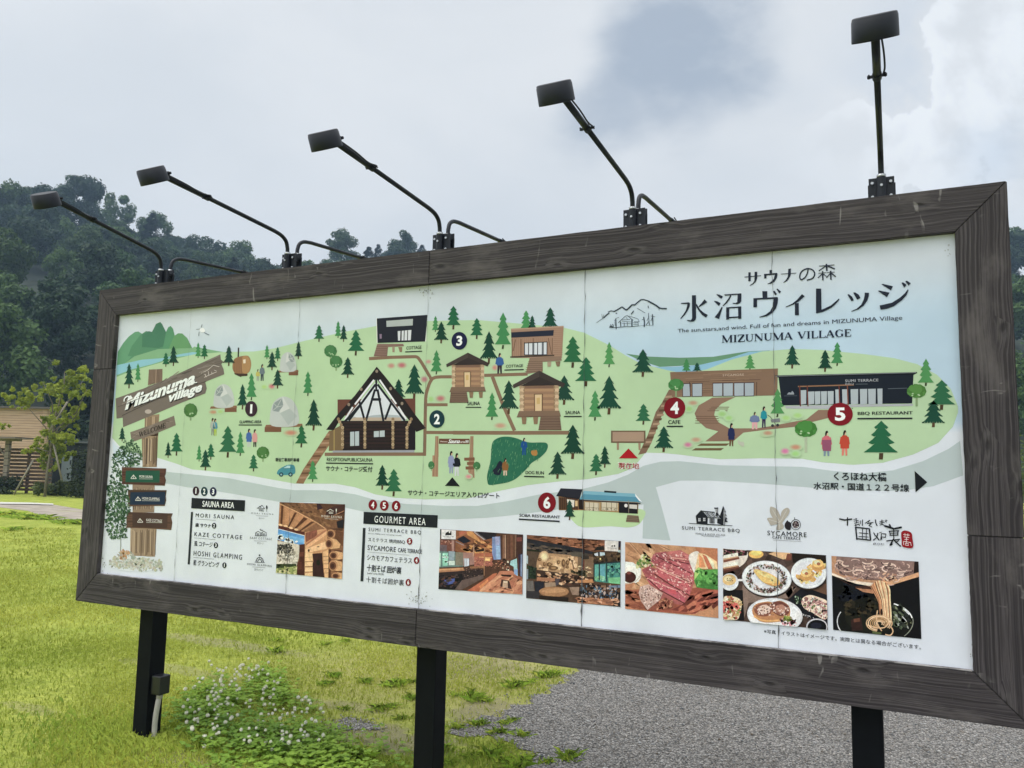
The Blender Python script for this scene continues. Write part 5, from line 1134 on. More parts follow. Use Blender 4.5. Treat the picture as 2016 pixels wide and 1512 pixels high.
# log porch
A = photo(535, 980, 9.45, (150,80, 1368,122, 1310,1510, 80,1395), '8a5e38')
A.p('5e3d26', 150,80, 1368,122, 1360,420, 1320,620, 1020,580, 830,470, 160,120); A.p('7a5432', 150,90, 850,110, 1000,250, 1300,330, 1330,560, 1030,575, 840,460, 160,115)
A.spk([200,100,850,120,1280,520,1040,560], 60, 22, ['6b4829', '8a6238', '5a3c24', '946a3f'], 2.5, .5); A.p('3d2630', 840,110, 900,112, 960,200, 850,230); A.p('4a2d28', 1020,240, 1060,200, 1180,150, 1368,122, 1360,280, 1150,350, 1000,320)
A.p('a87645', 150,110, 845,465, 560,640, 130,500)
for q in ((180,140,225,150,200,500,160,495),(430,270,470,280,330,545,300,540),(600,360,670,390,440,590,410,580),(740,440,800,450,540,625,510,615)): A.p('5d3519', *q)
for q in ((245,170,420,265,330,480,250,500),(480,290,600,350,460,520,370,540),(680,395,740,430,600,540,480,590)): A.p('b8834f', *q)
for q in ((150,110,470,260),(470,260,845,465),(845,465,1000,570)): A.s('c99a64', 18, *q)
A.p('5a2418', 130,510, 620,640, 620,690, 130,580)
for x, y in ((165,505),(260,525),(360,560),(460,590)): A.e('e0b884', x, y, 42, 20, 10, .2)
A.p('3a93d4', 125,580, 610,700, 610,860, 470,880, 300,830, 100,780); A.p('5aa9de', 120,660, 610,760, 600,840, 110,760)
A.spk([110,700,480,790,480,850,110,800], 22, 34, ['e5eff6', 'cfe3f0'], 1.6); A.s('d5dde2', 10, 130,578, 612,705, 608,860)
A.p('c6c3b6', 105,800, 480,860, 560,900, 470,1260, 90,1290); A.spk([105,880,380,860,420,1020,320,1100,110,1080], 130, 22, ['4a4944', '5d5b55', '75726a', '2f302d'], 1.4); A.spk([105,1060,480,1000,480,1250,95,1270], 80, 22, ['9c988a', 'dcd8cc', '857f70', 'b3ae9e'], 1.5); A.p('3d4a2c', 90,1230, 460,1230, 460,1300, 85,1320); A.p('93a05c', 85,1320, 480,1270, 480,1440, 80,1400); A.spk([90,1320,480,1280,480,1420,85,1390], 40, 24, ['a8b070', '7f8f4c', 'c9c594'], 2)
A.p('c08d58', 620,640, 1020,570, 1060,960, 960,1510, 480,1480, 620,960); A.p('8d4f33', 630,650, 850,590, 850,700, 640,830)
for x in range(650, 850, 28): A.s('6d3a26', 8, x,650, x,800-(x-650)*.4)
A.p('d9a873', 630,900, 1020,600, 1030,680, 640,960); A.p('a86b43', 640,860, 850,690, 1010,590, 1020,620, 640,890); A.p('e2b784', 625,960, 1030,800, 1030,950, 630,1030); A.e('2e1a14', 695, 980, 18, 28, 9); A.e('5a2f20', 870, 910, 26, 10, 8)
for i, y in enumerate((1030, 1110, 1200, 1300, 1400)):
    A.p('e3bd8a', 625, y, 765, y-8, 765, y+70, 620, y+75); A.s('7a4b30', 9, 622, y+80, 770, y+74)
A.p('54281c', 520,870, 620,860, 615,1470, 470,1465, 480,1200, 515,1180); A.p('743a26', 515,1020, 600,1010, 600,1090, 510,1100); A.p('6a3421', 480,1200, 560,1195, 560,1330, 480,1340)
for y in range(960, 1460, 26): A.s('3c1b13', 5, 515-(y > 1180)*35, y, 618, y-4)
A.p('452a2a', 760,1040, 945,1025, 950,1150, 985,1510, 770,1510, 765,1230, 780,1180); A.e('1c2a1c', 872, 1205, 36, 56, 14)
for i in range(10): A.s('2f1b1c', 5, 780+i*18, 1050, 790+i*19, 1490)
A.p('d8ac74', 960,1010, 1060,960, 1065,1500, 990,1500)
for y in (1090, 1160, 1230, 1320, 1400): A.s('7b4c30', 9, 965, y, 1062, y-4)
A.p('5d3a28', 1060,960, 1110,960, 1100,1510, 1060,1510)
for cx, cy, rx, ry in ((1105,670,85,85),(1075,850,75,95),(1160,1070,85,75),(1150,1260,85,100),(1200,1450,80,60)):
    A.p('cfa269', cx+20, cy-ry*1.1, cx+160, cy-ry*.7, cx+210, cy+ry*.1, cx+190, cy+ry*.9, cx+20, cy+ry*1.1) if cy > 700 else None
    A.e('b5834f', cx, cy, rx, ry, 20); A.e('6b4029', cx-6, cy+4, rx*.72, ry*.74, 18); A.e('4d2c22', cx-10, cy+6, rx*.4, ry*.45, 12)
A.p('6a4327', 1200,600, 1330,640, 1320,900, 1180,740); A.p('2b2a33', 1210,440, 1350,400, 1340,560, 1230,560)
for y in (985, 1160, 1370): A.s('5c3822', 12, 1170, y-10, 1310, y+5)
wl = 'e9e3da'
for q in ((1030,250,1100,215,1160,250),(1090,210,1130,235)): A.s(wl, 9, *q)
for y in (262, 278, 292): A.s(wl, 6, 1070,y, 1150,y+1)
A.s(wl, 5, 1207,200, 1205,300); A.e(wl, 1207, 230, 11, 30, 8); A.t('MORI SAUNA', 930,362, 1315,340, wl, .0, 1.5); A.s(wl, 4, 990,385, 1245,400); A.s('a0714b', 16, 1150,335, 1360,240)
A.build('printed_photo', 'photo of a log porch open to blue sky')
# barbecue hall
A = photo(860, 1035, 11.2, (80,75, 1905,195, 1890,1512, 40,1395), '5a3d2e')
A.p('8a5428', 430,100, 1300,150, 1240,520, 820,650, 400,560); A.p('c58a35', 620,130, 780,120, 1100,480, 1240,520, 1200,600, 900,330, 690,210); A.p('b05a30', 490,130, 640,120, 680,170, 500,250)
A.p('232839', 440,300, 590,220, 760,340, 600,400); A.s('8f8a90', 18, 400,340, 600,430); A.s('a06a3c', 22, 430,260, 640,170); A.s('7d5433', 24, 600,420, 800,380, 900,420)
A.p('2d2a33', 870,130, 1330,160, 1290,260, 1080,310); A.s('a7a2a4', 40, 830,130, 1060,300); A.s('5d565c', 18, 860,140, 1090,310); A.spk([640,380,1230,330,1230,640,830,660,620,560], 90, 34, ['8d5223', 'b5762f', '5b3520', 'c98f3c', '6f4a2c', '43302a'], 3, .3)
A.p('2b2a2c', 850,540, 1040,500, 1050,560, 860,580); A.p('a85a2c', 840,610, 1230,590, 1230,680, 840,690)
A.p('74463a', 80,300, 420,320, 410,560, 70,570); A.spk([90,310,330,320,330,420,90,410], 20, 30, ['a05a44', '8d5a4c', 'c9a08c'], .5, 1.5); A.p('6d6068', 75,420, 225,430, 225,580, 70,590); A.p('a8837a', 330,320, 385,325, 385,560, 335,560)
A.p('6b8a86', 60,560, 590,590, 590,900, 50,920); A.p('8ed6c0', 130,600, 250,600, 240,880, 130,890); A.spk([135,620,245,620,240,870,135,870], 20, 26, ['b5ead8', '5fae93', 'd8f2e6'], 1, 1.5); A.p('b4dccd', 60,600, 90,600, 85,900, 55,900); A.p('8fa3ae', 265,560, 400,570, 380,770, 270,750); A.p('c8dfd8', 270,770, 400,775, 400,870, 270,870)
A.p('8d8a78', 415,580, 580,590, 580,880, 415,870)
for x in range(420, 590, 24): A.s('6f6a60', 8, x,590, x,870)
A.p('a07a70', 580,590, 830,590, 830,850, 590,890); A.p('c4d0de', 600,720, 720,720, 720,880, 610,900); 
for x in (625, 665, 720): A.s('4f4048', 10, x,720, x,880)
A.p('a8604a', 830,680, 1230,690, 1230,880, 830,900); A.spk([840,690,1230,700,1480,760,1480,960,840,920], 150, 18, ['c9774a', '7a3f30', '5a3028', 'd8a070', '8f5a3c', '3a2828'], .5, 1.5); A.s('e8b860', 10, 930,690, 1220,700); A.p('eec06c', 1070,720, 1180,720, 1180,780, 1060,770)
A.s('b08a6c', 26, 820,420, 815,680); A.s('a8794f', 20, 1055,500, 1045,1100)
A.p('a9764c', 45,950, 590,920, 620,1000, 50,1030); A.p('c4925e', 50,955, 580,930, 585,960, 50,990); A.p('96683f', 730,900, 1040,890, 1040,930, 740,945); A.p('3a2f32', 45,1030, 1040,960, 1040,1150, 900,1200, 40,1400)
A.spk([560,930,1030,930,1020,1130,600,1180], 120, 18, ['1f1c22', '6a5550', '4a3a40', '8a7468', '2c2830'], .45, 1.5); A.p('232026', 40,1150, 560,1060, 620,1300, 300,1450, 40,1395); A.p('3d54a0', 170,1200, 400,1160, 400,1270, 170,1310)
for x in (165, 215, 250): A.p('23308a', x,1190, x+18,1188, x+20,1300, x,1305)
A.spk([50,1080,560,1070,420,1380,60,1370], 60, 26, ['3a3338', '15141a', '4f4448', '5a3c36'], 2, -.1); A.p('6b5a55', 560,1200, 1030,1080, 1040,1150, 500,1440, 380,1430)
A.p('b35c20', 660,1440, 1130,1140, 1240,1060, 1330,1040, 1320,1090, 960,1400, 900,1480); A.p('cc7d28', 940,1330, 1130,1180, 1140,1220, 960,1400)
A.p('b5714a', 950,1400, 1330,1090, 1390,1000, 1660,990, 1890,1180, 1890,1512, 960,1490); A.p('c98a5c', 1000,1390, 1330,1110, 1420,1110, 1380,1330, 1200,1480, 980,1450); A.spk([1000,1400,1340,1110,1880,1200,1880,1490,1000,1460], 60, 34, ['bb7850', 'a8643f', 'd29a6c', 'c4855a'], 4, -.65)
A.p('3a2420', 1420,1070, 1650,1085, 1640,1130, 1430,1110); A.p('4a3530', 1430,1180, 1600,1210, 1660,1400, 1400,1340); A.p('b59a80', 1470,1210, 1570,1215, 1570,1380, 1450,1350); A.p('d8c8ac', 1480,1220, 1560,1225, 1560,1260, 1478,1255); A.s('6a3a2c', 12, 1390,1360, 1690,1440)
A.p('7f93bd', 1225,250, 1400,235, 1420,740, 1260,750, 1225,600); A.p('9aa3cb', 1290,240, 1380,238, 1380,420, 1300,420); A.p('6e86b5', 1225,250, 1290,245, 1300,740, 1260,745); A.p('8fb3d8', 1310,440, 1395,440, 1400,730, 1320,735)
A.p('6f4a36', 1410,200, 1750,190, 1740,700, 1650,760, 1480,740, 1420,720)
for x, h in ((1430,'4c352b'),(1480,'8a6248'),(1515,'b09078'),(1545,'5d3f30'),(1600,'5a3a2b'),(1660,'7d5038'),(1705,'63422f')): A.s(h, 24, x,205, x,720)
A.s('9a8066', 9, 1750,195, 1740,690); A.p('4a302c', 1760,190, 1905,195, 1895,620, 1760,700); A.p('7d4038', 1765,260, 1880,250, 1880,340, 1765,350)
A.spk([1480,740,1640,760,1600,980,1430,960], 50, 24, ['e8dcc4', '2a2424', '6a4a3c', '1c1c20', '8f5f44'], 1); A.p('9ccdd0', 1620,780, 1770,720, 1790,1110, 1710,1060, 1700,900, 1620,860); A.p('7fa6d8', 1710,960, 1790,960, 1780,1100, 1710,1060); A.p('3a3048', 1800,640, 1895,600, 1885,1140, 1830,1100); A.p('7d8fb0', 1855,640, 1892,630, 1885,1130, 1850,1100); A.p('9a5a38', 1680,1080, 1885,1130, 1885,1220, 1690,1120)
A.p('d6d9dc', 108,80, 425,105, 425,300, 105,290); A.p('23262c', 80,75, 104,76, 100,200, 78,190); A.p('2a2c30', 190,210, 200,160, 270,120, 275,210); A.p('2a2c30', 310,120, 328,118, 330,210, 250,210, 260,160, 300,160); A.t('SUMI TERRACE BBQ', 130,240, 392,235, '3a3d42', .02); A.t('CAFE', 230,272, 320,258, '5a5d62')
A.build('printed_photo', 'photo of a timbered dining hall with long tables')
# cafe interior
A = photo(1030, 1045, 10.08, (75,80, 1940,205, 1930,1510, 60,1335), '5c4433')
A.p('7d4f30', 80,85, 1620,185, 1620,400, 1200,420, 400,240, 80,160); A.spk([120,90,1610,190,1600,380,1200,400,420,230], 80, 34, ['8f5a30', 'a5683a', '6a4028', '96603a', '553524'], 3.5, .1)
A.p('2f3038', 75,150, 1200,360, 1400,420, 1400,470, 1200,440, 75,230); A.p('4b4540', 75,230, 1200,430, 1350,480, 1100,520, 500,470, 75,400); A.spk([80,240,1100,430,1100,510,90,390], 50, 34, ['3a3a40', '5c5248', '2c2e36', '6a5c50'], 3, .15); A.p('2a3022', 80,360, 330,390, 330,420, 80,420)
A.p('5b4a3c', 75,400, 350,420, 330,800, 75,820); A.p('a9865c', 330,430, 1400,520, 1400,960, 260,800, 270,620); A.p('c8a675', 480,490, 1000,550, 1040,820, 480,760); A.spk([340,460,1380,540,1380,900,300,780], 70, 40, ['b8946a', 'd2b084', '9c7a52', 'dcbf94'], 1.4)
A.blur('eed9a8', 'b8946a', 420, 510, 90, 100)
for x, y, a, b in ((520,670,50,45),(600,740,100,45),(700,630,32,38),(800,640,40,80),(880,630,38,48),(420,660,26,40),(330,570,40,30),(880,720,30,30)): A.e('6f5132', x, y, a, b, 14); A.e('a4814f', x+8, y-4, a*.5, b*.5, 10)
A.p('6a4b34', 980,600, 1020,760, 1000,770, 950,560); A.s('5c4030', 24, 320,740, 420,735)
A.p('7d654c', 1080,500, 1390,520, 1400,940, 1100,800); A.spk([1080,700,1380,720,1380,900,1100,820], 36, 30, ['c8ab80', 'a98a62', 'e8d3a8'], .5, 1.5)
A.p('4a3c2c', 1390,420, 1940,430, 1940,640, 1400,660); A.spk([1400,430,1930,440,1930,610,1400,630], 40, 40, ['3c3228', '5f4a34', '6d5838', '332a24'], 1.5)
A.p('3f8f84', 1400,660, 1930,630, 1930,1060, 1400,1000); A.p('58aaa0', 1425,680, 1500,675, 1500,980, 1420,980); A.p('5ba8b4', 1530,670, 1630,665, 1625,990, 1530,980); A.spk([1690,660,1925,650,1925,900,1690,900], 60, 36, ['2f7a70', '4fa08c', '3a6f7c', '5fb59a', '2a5f68'], 1.2); A.p('6fbf88', 1690,930, 1930,920, 1930,1060, 1700,1030); A.spk([1420,900,1630,900,1630,990,1420,980], 20, 26, ['7fc492', '8fd0b0'], 1.5)
for a in ((1410,650,1410,1000), (1515,650,1515,985), (1660,610,1660,1010)): A.s('2a3a40', 24, *a)
A.s('27343c', 26, 1400,655, 1935,615)
A.p('2c3144', 1490,420, 1520,425, 1515,510, 1490,500); A.p('c3d0dc', 1410,455, 1485,430, 1490,500, 1430,490); A.p('b4ccd4', 1525,425, 1620,430, 1625,480, 1530,500); A.p('2e2a2a', 1480,310, 1600,300, 1620,380, 1400,390); A.e('d8c878', 1535, 555, 16, 20, 10)
A.p('3f3833', 1120,480, 1310,500, 1310,560, 1180,570); A.p('5f5a50', 940,420, 1180,430, 1180,520, 960,500); A.s('3a2220', 26, 1205,120, 1205,460); A.s('6b2f28', 24, 1210,580, 1200,780)
A.p('2a3a2c', 100,680, 260,740, 260,960, 100,940); A.spk([90,680,260,720,260,950,100,930], 40, 26, ['1f2c24', '3a4f38', '2f3d33'], 1.4); A.p('9fb4c0', 70,480, 100,500, 100,660, 70,640); A.p('8a9aa8', 72,760, 105,760, 100,960, 70,960)
A.p('4a372e', 260,770, 1400,920, 1400,1080, 880,1120, 260,1000); A.spk([270,780,900,850,1380,950,1380,1060,880,1090,280,980], 150, 26, ['2f2420', '7d5a40', 'a57a52', 'c49a70', '5a3a2c', 'd8b890', '3c2c28'], 2, .1)
A.p('a5714a', 280,920, 640,940, 620,1000, 270,990); A.p('b8803f', 1080,980, 1380,960, 1400,1030, 1100,1030); A.spk([950,790,1260,800,1250,900,1080,880], 60, 24, ['2f3024', '454534', '5c5a44', '24261e'], 1.6)
A.p('2c2f3c', 220,1000, 420,1020, 400,1240, 240,1220); A.p('6e6a68', 75,990, 200,990, 230,1200, 75,1200); A.p('3c3a40', 75,1190, 330,1200, 330,1340, 65,1330); A.p('9f8870', 430,1030, 640,1020, 660,1100, 440,1120); A.p('54505c', 640,960, 730,940, 710,1060, 650,1090)
A.sm('a5794a', 320,1200, 420,1130, 650,1110, 850,1140, 910,1210, 850,1280, 640,1310, 420,1290); A.sm('b98d5a', 380,1190, 560,1140, 780,1150, 840,1200, 640,1230, 440,1220); A.s('8a6038', 14, 330,1220, 450,1290, 640,1308, 850,1275, 908,1215, sm=3)
A.p('2f2624', 320,1280, 900,1320, 900,1420, 320,1350); A.p('98806c', 920,1120, 1130,1110, 1110,1280, 980,1270); A.p('b0764a', 1080,1310, 1700,1340, 1850,1480, 1080,1430); A.p('8a6a50', 1400,1080, 1660,1080, 1640,1180, 1380,1180); A.spk([1130,1080,1900,1100,1900,1400,1130,1300], 150, 26, ['2c2426', '6f8ea5', '4a3a38', 'a08878', '35506a', '1f1c20', 'b8a8a0'], 1.8)
A.p('6d86a0', 1700,1090, 1930,1080, 1930,1130, 1720,1120); A.s('1d2028', 24, 1860,1250, 1800,1500); A.p('23262e', 1890,1220, 1930,1220, 1930,1510, 1890,1500); A.spk([1080,1330,1880,1350,1850,1470,1090,1420], 40, 30, ['c08a5c', '96603c', '7d5540', 'd0a07a'], 2.5, .1)
for x in (1130, 1250, 1660): A.s('2a1c1c', 14, x,1060, x-14,1290)
A.p('d3d3cf', 1625,190, 1895,205, 1890,410, 1622,395); A.e('2a2420', 1770, 302, 16, 18, 8); A.e('2a2420', 1815, 300, 17, 19, 8); A.t('SYCAMORE', 1672,352, 1860,335, '5a5560', .0, 1.1); A.p('2b2540', 1895,210, 1935,212, 1932,325, 1895,320); A.p('a8c0c0', 1890,380, 1938,380, 1935,430, 1880,420)
A.build('printed_photo', 'photo of a dim cafe with a round wooden table')
# steak on a board
A = photo(1210, 1050, 6.3, (132,108, 1278,186, 1288,1050, 132,935), 'b98a5a')
A.spk([140,120,900,160,480,640,140,640], 60, 40, ['c4966a', 'ad7d50', 'd0a678', 'a3754c'], 3, .75); A.s('6a4a34', 6, 190,115, 350,290); A.s('5a3a2c', 6, 560,150, 690,210); A.s('8a6040', 6, 150,260, 330,350)
A.p('a0592e', 132,700, 420,690, 560,960, 132,935); A.p('9c4a26', 880,690, 1285,640, 1285,1000, 860,1000, 400,960, 420,820); A.p('7d2f1c', 700,950, 1000,800, 1285,700, 1285,800, 1000,990); A.p('bb8554', 1000,1000, 1288,800, 1288,1050, 1100,1040); A.p('b5703a', 1000,180, 1278,190, 1285,420, 1100,400); A.spk([150,720,400,710,500,930,150,920], 30, 34, ['b5683a', '8f4a28', 'c07c4a'], 3, .2); A.spk([900,760,1280,700,1270,900,800,970], 34, 40, ['b0542c', '8a3a20', '6f2a1a', 'bf6a3c'], 3, -.5)
A.p('eceae4', 132,350, 230,360, 330,440, 300,600, 132,640); A.e('e8e4dc', 200, 520, 130, 110, 20); A.e('4a1e1a', 190, 545, 78, 70, 16); A.e('7d3a30', 180, 490, 30, 20, 10); A.p('b57848', 132,620, 260,610, 200,700, 132,700); A.s('c9b8a4', 8, 132,630, 250,600, 325,520, 330,460, sm=3)
A.spk([250,400,300,340,370,250,420,260,480,400,420,430,320,430], 36, 26, ['a8b868', 'c9cf9a', '7f9a4a', 'd9d8b4', '5f8a3a'], 1.5)
A.p('a8544f', 500,240, 820,210, 930,270, 990,470, 990,600, 930,780, 880,850, 830,890, 600,840, 480,700, 380,540, 340,460, 420,410, 520,440)
for q, h in (((480,260,640,220,660,330,540,400,450,350), 'a04650'), ((660,230,820,205,930,270,920,330,700,320), 'b8605c'), ((560,370,760,310,930,360,960,440,960,520,800,480,580,430), 'b4505a'), ((560,400,800,460,960,500,985,580,940,600,700,520,540,450), 'b8525a'), ((500,490,570,440,700,510,900,600,945,680,930,760,820,690,640,600), 'bb4c56'), ((390,545,450,530,600,610,800,700,880,770,870,860,760,800,560,690,440,620), 'b8465a'), ((340,450,430,410,520,450,480,520,400,510), '9c4048')): A.p(h, *q); 
for q in ((500,270,690,370,960,500),(540,430,760,520,960,620),(490,500,700,640,930,770),(390,540,560,700,760,810,870,870),(660,320,930,380)): A.s('5a2428', 12, *q)
for q in ((520,420,720,500,960,600),(560,445,720,520,920,610),(400,555,600,640,800,720,870,790),(700,300,930,330)): A.s('d9a394', 12, *q)
A.spk([470,260,820,220,930,290,980,560,930,740,860,840,560,690,400,550,420,440], 300, 9, ['d8a8a0', '8f2f3c', 'e8ccc4', 'a8384a', 'c97a78', '7d2832', 'dfb4ac'], 1.8, .55); A.p('c62f45', 640,690, 760,700, 770,760, 700,740)
A.p('c4a89c', 320,660, 420,630, 600,740, 560,830, 480,890, 410,950, 330,840, 300,740); A.spk([330,660,430,640,590,740,550,830,480,880,410,930,340,830], 130, 11, ['d8c4bc', '9c7a72', 'b8948a', 'e4d4cc', '7a5850'], 1.3)
A.p('8f4a30', 520,860, 620,790, 740,850, 730,920, 600,950, 410,955); A.spk([540,860,620,800,730,850,720,910,600,940,470,940], 50, 18, ['b5704a', '6d3020', 'a05a38', 'c98a60'], 1.6)
A.sm('e4dfd6', 920,300, 960,240, 1040,225, 1060,320, 1040,430, 1000,500, 960,430, m=4); A.p('e5c48c', 1040,240, 1130,260, 1270,350, 1280,440, 1000,440); A.p('f0e2bc', 1130,265, 1230,350, 1240,440, 1150,440); A.p('c2622a', 1090,260, 1140,280, 1220,440, 1160,440); A.p('d98a3c', 1050,260, 1090,300, 1130,420, 1050,420)
A.p('52a33c', 990,480, 1040,420, 1100,450, 1285,445, 1285,700, 1180,690, 1020,670, 990,590); A.p('3f8a32', 1000,580, 1285,560, 1285,700, 1180,690, 1020,670); A.p('a8cf6a', 1000,450, 1060,420, 1050,500, 990,580); A.spk([1010,460,1280,460,1280,680,1020,650], 60, 22, ['63b548', '3a7d2c', '78c25a', '4a9a3a'], 1.6)
A.build('printed_photo', 'photo of sliced steak on a wooden board')
# breakfast plates
A = photo(1410, 1060, 6.3, (82,125, 1362,208, 1385,1132, 90,1005), '56443c')
A.spk([90,130,1360,210,1370,1120,100,1000], 80, 60, ['4c3a34', '63504a', '423430', '6a564c'], 2); A.p('8a776a', 330,560, 1000,600, 900,740, 700,760, 400,800, 340,1020, 300,1000); A.p('1f1d24', 90,640, 330,640, 350,1020, 90,1000); A.p('20202a', 890,760, 1040,630, 1190,610, 1380,700, 1380,1080, 1100,960); A.p('6d4f3a', 1180,600, 1370,560, 1375,700, 1200,640)
A.e('d9d3c8', 200, 230, 200, 150, 20, -.3); A.p('2c1e22', 90,130, 390,150, 380,210, 90,240); A.spk([95,130,380,150,370,200,95,220], 50, 14, ['7d3a4a', '1d1418', '4a5a34', 'b88a90', '5a2430'], 1.4)
for y in (180, 290): A.p('e8e6da', 90,y+30, 270,y-5, 275,y+45, 90,y+85); A.p('7d4a30', 90,y+85, 280,y+45, 290,y+75, 90,y+120); A.p('c9a57a', 90,y+70, 270,y+38, 272,y+52, 90,y+88)
A.p('5a2f24', 90,400, 290,360, 290,380, 90,430); A.e('dcb13a', 495, 195, 92, 52, 18); A.e('f0d468', 495, 180, 70, 34, 14); A.p('d8b07a', 650,190, 760,155, 920,180, 910,250, 830,260); A.p('7a4128', 880,190, 940,190, 930,270, 860,270); A.p('2c2420', 940,180, 1362,210, 1362,320, 950,300)
def plate(cx, cy, rx, ry, a=0.):
    A.e('3a302c', cx+6, cy+14, rx*1.03, ry*1.04, 30, a); A.e('cfd6da', cx, cy, rx, ry, 36, a); A.e('e6eaec', cx, cy-2, rx*.965, ry*.96, 36, a); A.e('c9d3da', cx+4, cy+3, rx*.83, ry*.82, 32, a); A.e('d9e0e5', cx, cy, rx*.81, ry*.8, 32, a)
plate(628, 495, 308, 218, .1); pr = random.Random(3)
for k in range(300):
    t = pr.uniform(0, 6.283); r = pr.uniform(.58, .82); x, y = 628+308*r*math.cos(t), 495+218*r*math.sin(t)
    if x < 900 and not (abs(t-2.6) < .0): A.e(pr.choice(['3f2d30', '6a4a48', 'a98a80', '2c2024', 'c9b0a0', '7d5f58', '4f6a3a', '8f6a60']), x, y, pr.uniform(6, 16), pr.uniform(5, 12), 6, pr.uniform(0, 3))
A.sm('e0c060', 470,400, 500,380, 560,395, 680,440, 770,500, 795,550, 770,580, 700,585, 610,555, 530,490); A.sm('ecd584', 480,395, 540,400, 660,445, 740,500, 690,500, 580,460); A.sm('cf9a34', 600,545, 700,560, 785,545, 770,580, 690,585); A.spk([490,400,680,450,780,540,700,570,560,490], 30, 12, ['e9cf78', 'd6ae48', 'f0dd9a'], 2, .5)
plate(1150, 430, 222, 190, -.05); A.spk([1000,480,1110,400,1190,290,1300,270,1350,330,1340,430,1230,490,1140,560,1040,550], 90, 26, ['d8b04a', 'e8cd78', 'b98a2c', 'f0e4b8', 'cfa03c', 'a9b45a'], 1.5)
for x, y in ((1115,430),(1265,310)): A.e('c9942e', x, y+40, 80, 55, 16); A.e('e3bd62', x, y, 66, 50, 16); A.e('f2e2b4', x-12, y-14, 38, 26, 12); A.e('a8602c', x+6, y+4, 24, 20, 10)
A.e('e8ecee', 170, 540, 110, 105, 24); A.e('cfd6da', 172, 520, 100, 90, 22); A.e('d2b46c', 165, 512, 85, 68, 20); A.e('e8d8a8', 150, 498, 50, 36, 14); A.spk([120,490,210,490,210,530,130,530], 16, 8, ['4f6a34', '8a5a34'], 1.3); A.s('dde2e5', 26, 270,515, 335,515)
A.e('2c2620', 740, 950, 340, 210, 30, .12); A.e('d2d8dc', 730, 950, 345, 212, 36, .1); A.e('e4e8ea', 728, 952, 325, 196, 34, .1)
A.sm('b98042', 450,880, 500,810, 640,780, 700,790, 800,770, 900,830, 920,930, 880,1010, 700,1040, 560,1030, 470,960); A.sm('8a4f34', 470,870, 540,810, 660,800, 700,880, 640,960, 520,950); A.sm('d9c4b4', 520,860, 600,820, 670,850, 660,920, 570,930); A.sm('7a4030', 690,800, 800,780, 900,840, 900,930, 800,960, 700,900); A.sm('b5846c', 740,840, 830,820, 860,890, 780,920)
A.spk([480,860,700,800,900,850,880,950,520,950], 90, 12, ['e0cfc4', '9a6a54', 'c9a48c', '6d3a2a'], 1.3); A.s('d9a850', 22, 470,960, 560,1010, 700,1020, 860,1000, sm=3); A.spk([790,1000,880,960,1000,1000,990,1080,800,1060], 60, 18, ['4a1f28', 'c98a94', '2a1418', '8a3040', 'dcb4b0'], 1.2); A.spk([840,960,930,970,930,1030,850,1010], 26, 18, ['8a9a34', 'b4bf4a', '6f7f2a'], 1.5)
A.sm('e0d0b8', 1060,760, 1150,700, 1280,730, 1385,790, 1385,960, 1330,1000, 1200,920, 1090,860); A.spk([1060,760,1160,700,1385,800,1385,990,1250,960,1090,850], 170, 16, ['e8d8cc', 'b58a84', '3a2a2c', 'cfa8a0', '8f5f5c', '6f7f4a', 'f0e6dc', 'a06a68'], 1.6); A.spk([980,720,1060,700,1060,820,990,800], 30, 10, ['4a6a4a', 'b0c4b0', '2c3c34'], 1.4); A.spk([1000,900,1240,980,1230,1000,1010,930], 24, 6, ['c9ccd0'], 1)
A.e('c9cdd2', 1250, 1090, 132, 100, 24); A.e('14151e', 1252, 1096, 118, 90, 22); A.e('24283a', 1240, 1080, 70, 40, 14)
A.sm('d8cfae', 95,740, 180,715, 280,740, 320,800, 300,920, 270,1000, 180,1005, 95,990); A.spk([95,740,200,720,310,790,300,920,260,995,95,985], 130, 20, ['c4523a', 'd9c48a', 'e6e0cc', '8a9a4a', 'a8402c', 'b89a5a', '5a5a2c', 'dfd4b0'], 1.5); A.spk([95,790,300,820,290,870,95,870], 24, 24, ['cc4a30', 'b83a28', 'd8684a'], 1.6)
A.build('printed_photo', 'photo of breakfast plates seen from above')
# soba
A = photo(1500, 1080, 5.93, (812,85, 1828,152, 1862,1055, 832,948), '10131c')
A.spk([830,350,1250,420,1400,600,860,640], 30, 60, ['141a28', '0d1018', '181c26'], 1.6)
A.p('b88a60', 812,85, 880,90, 860,200, 920,290, 1200,360, 1500,380, 1832,290, 1832,330, 1480,430, 1250,440, 1000,380, 815,290); A.p('e0d4c0', 815,280, 960,340, 1150,385, 1300,400, 1290,440, 1100,410, 900,340, 815,310); A.p('4a2c20', 820,312, 1080,440, 1300,440, 1500,430, 1480,470, 1280,480, 1120,460, 960,390); A.p('b07a4c', 1090,455, 1180,470, 1340,480, 1300,525, 1180,505); A.p('d2a06c', 1440,390, 1832,275, 1832,325, 1500,430)
A.p('8a7068', 870,90, 1828,152, 1790,290, 1600,350, 1400,370, 1150,350, 940,290, 870,200); A.p('2c2020', 1780,150, 1828,152, 1830,270, 1770,290)
nr = random.Random(5)
for k in range(110):
    x, y = nr.uniform(880, 1740), nr.uniform(110, 350)
    if not inpoly(x, y, [(870,90),(1780,150),(1770,280),(1500,360),(1180,350),(940,280)]): continue
    r = nr.uniform(30, 90); a = nr.uniform(0, 360); A.arc(nr.choice(['b5988c', 'c9aea0', '9a8078', '5a4644', 'dcc6b4', '7a625c', 'a88a7c']), nr.uniform(9, 17), x, y+r*.4, r, r*.5, a, a+nr.uniform(90, 170), 7)
A.spk([1350,290,1560,280,1560,370,1380,370], 20, 16, ['e0c8a8', 'cfa888', 'b8866a'], 2)
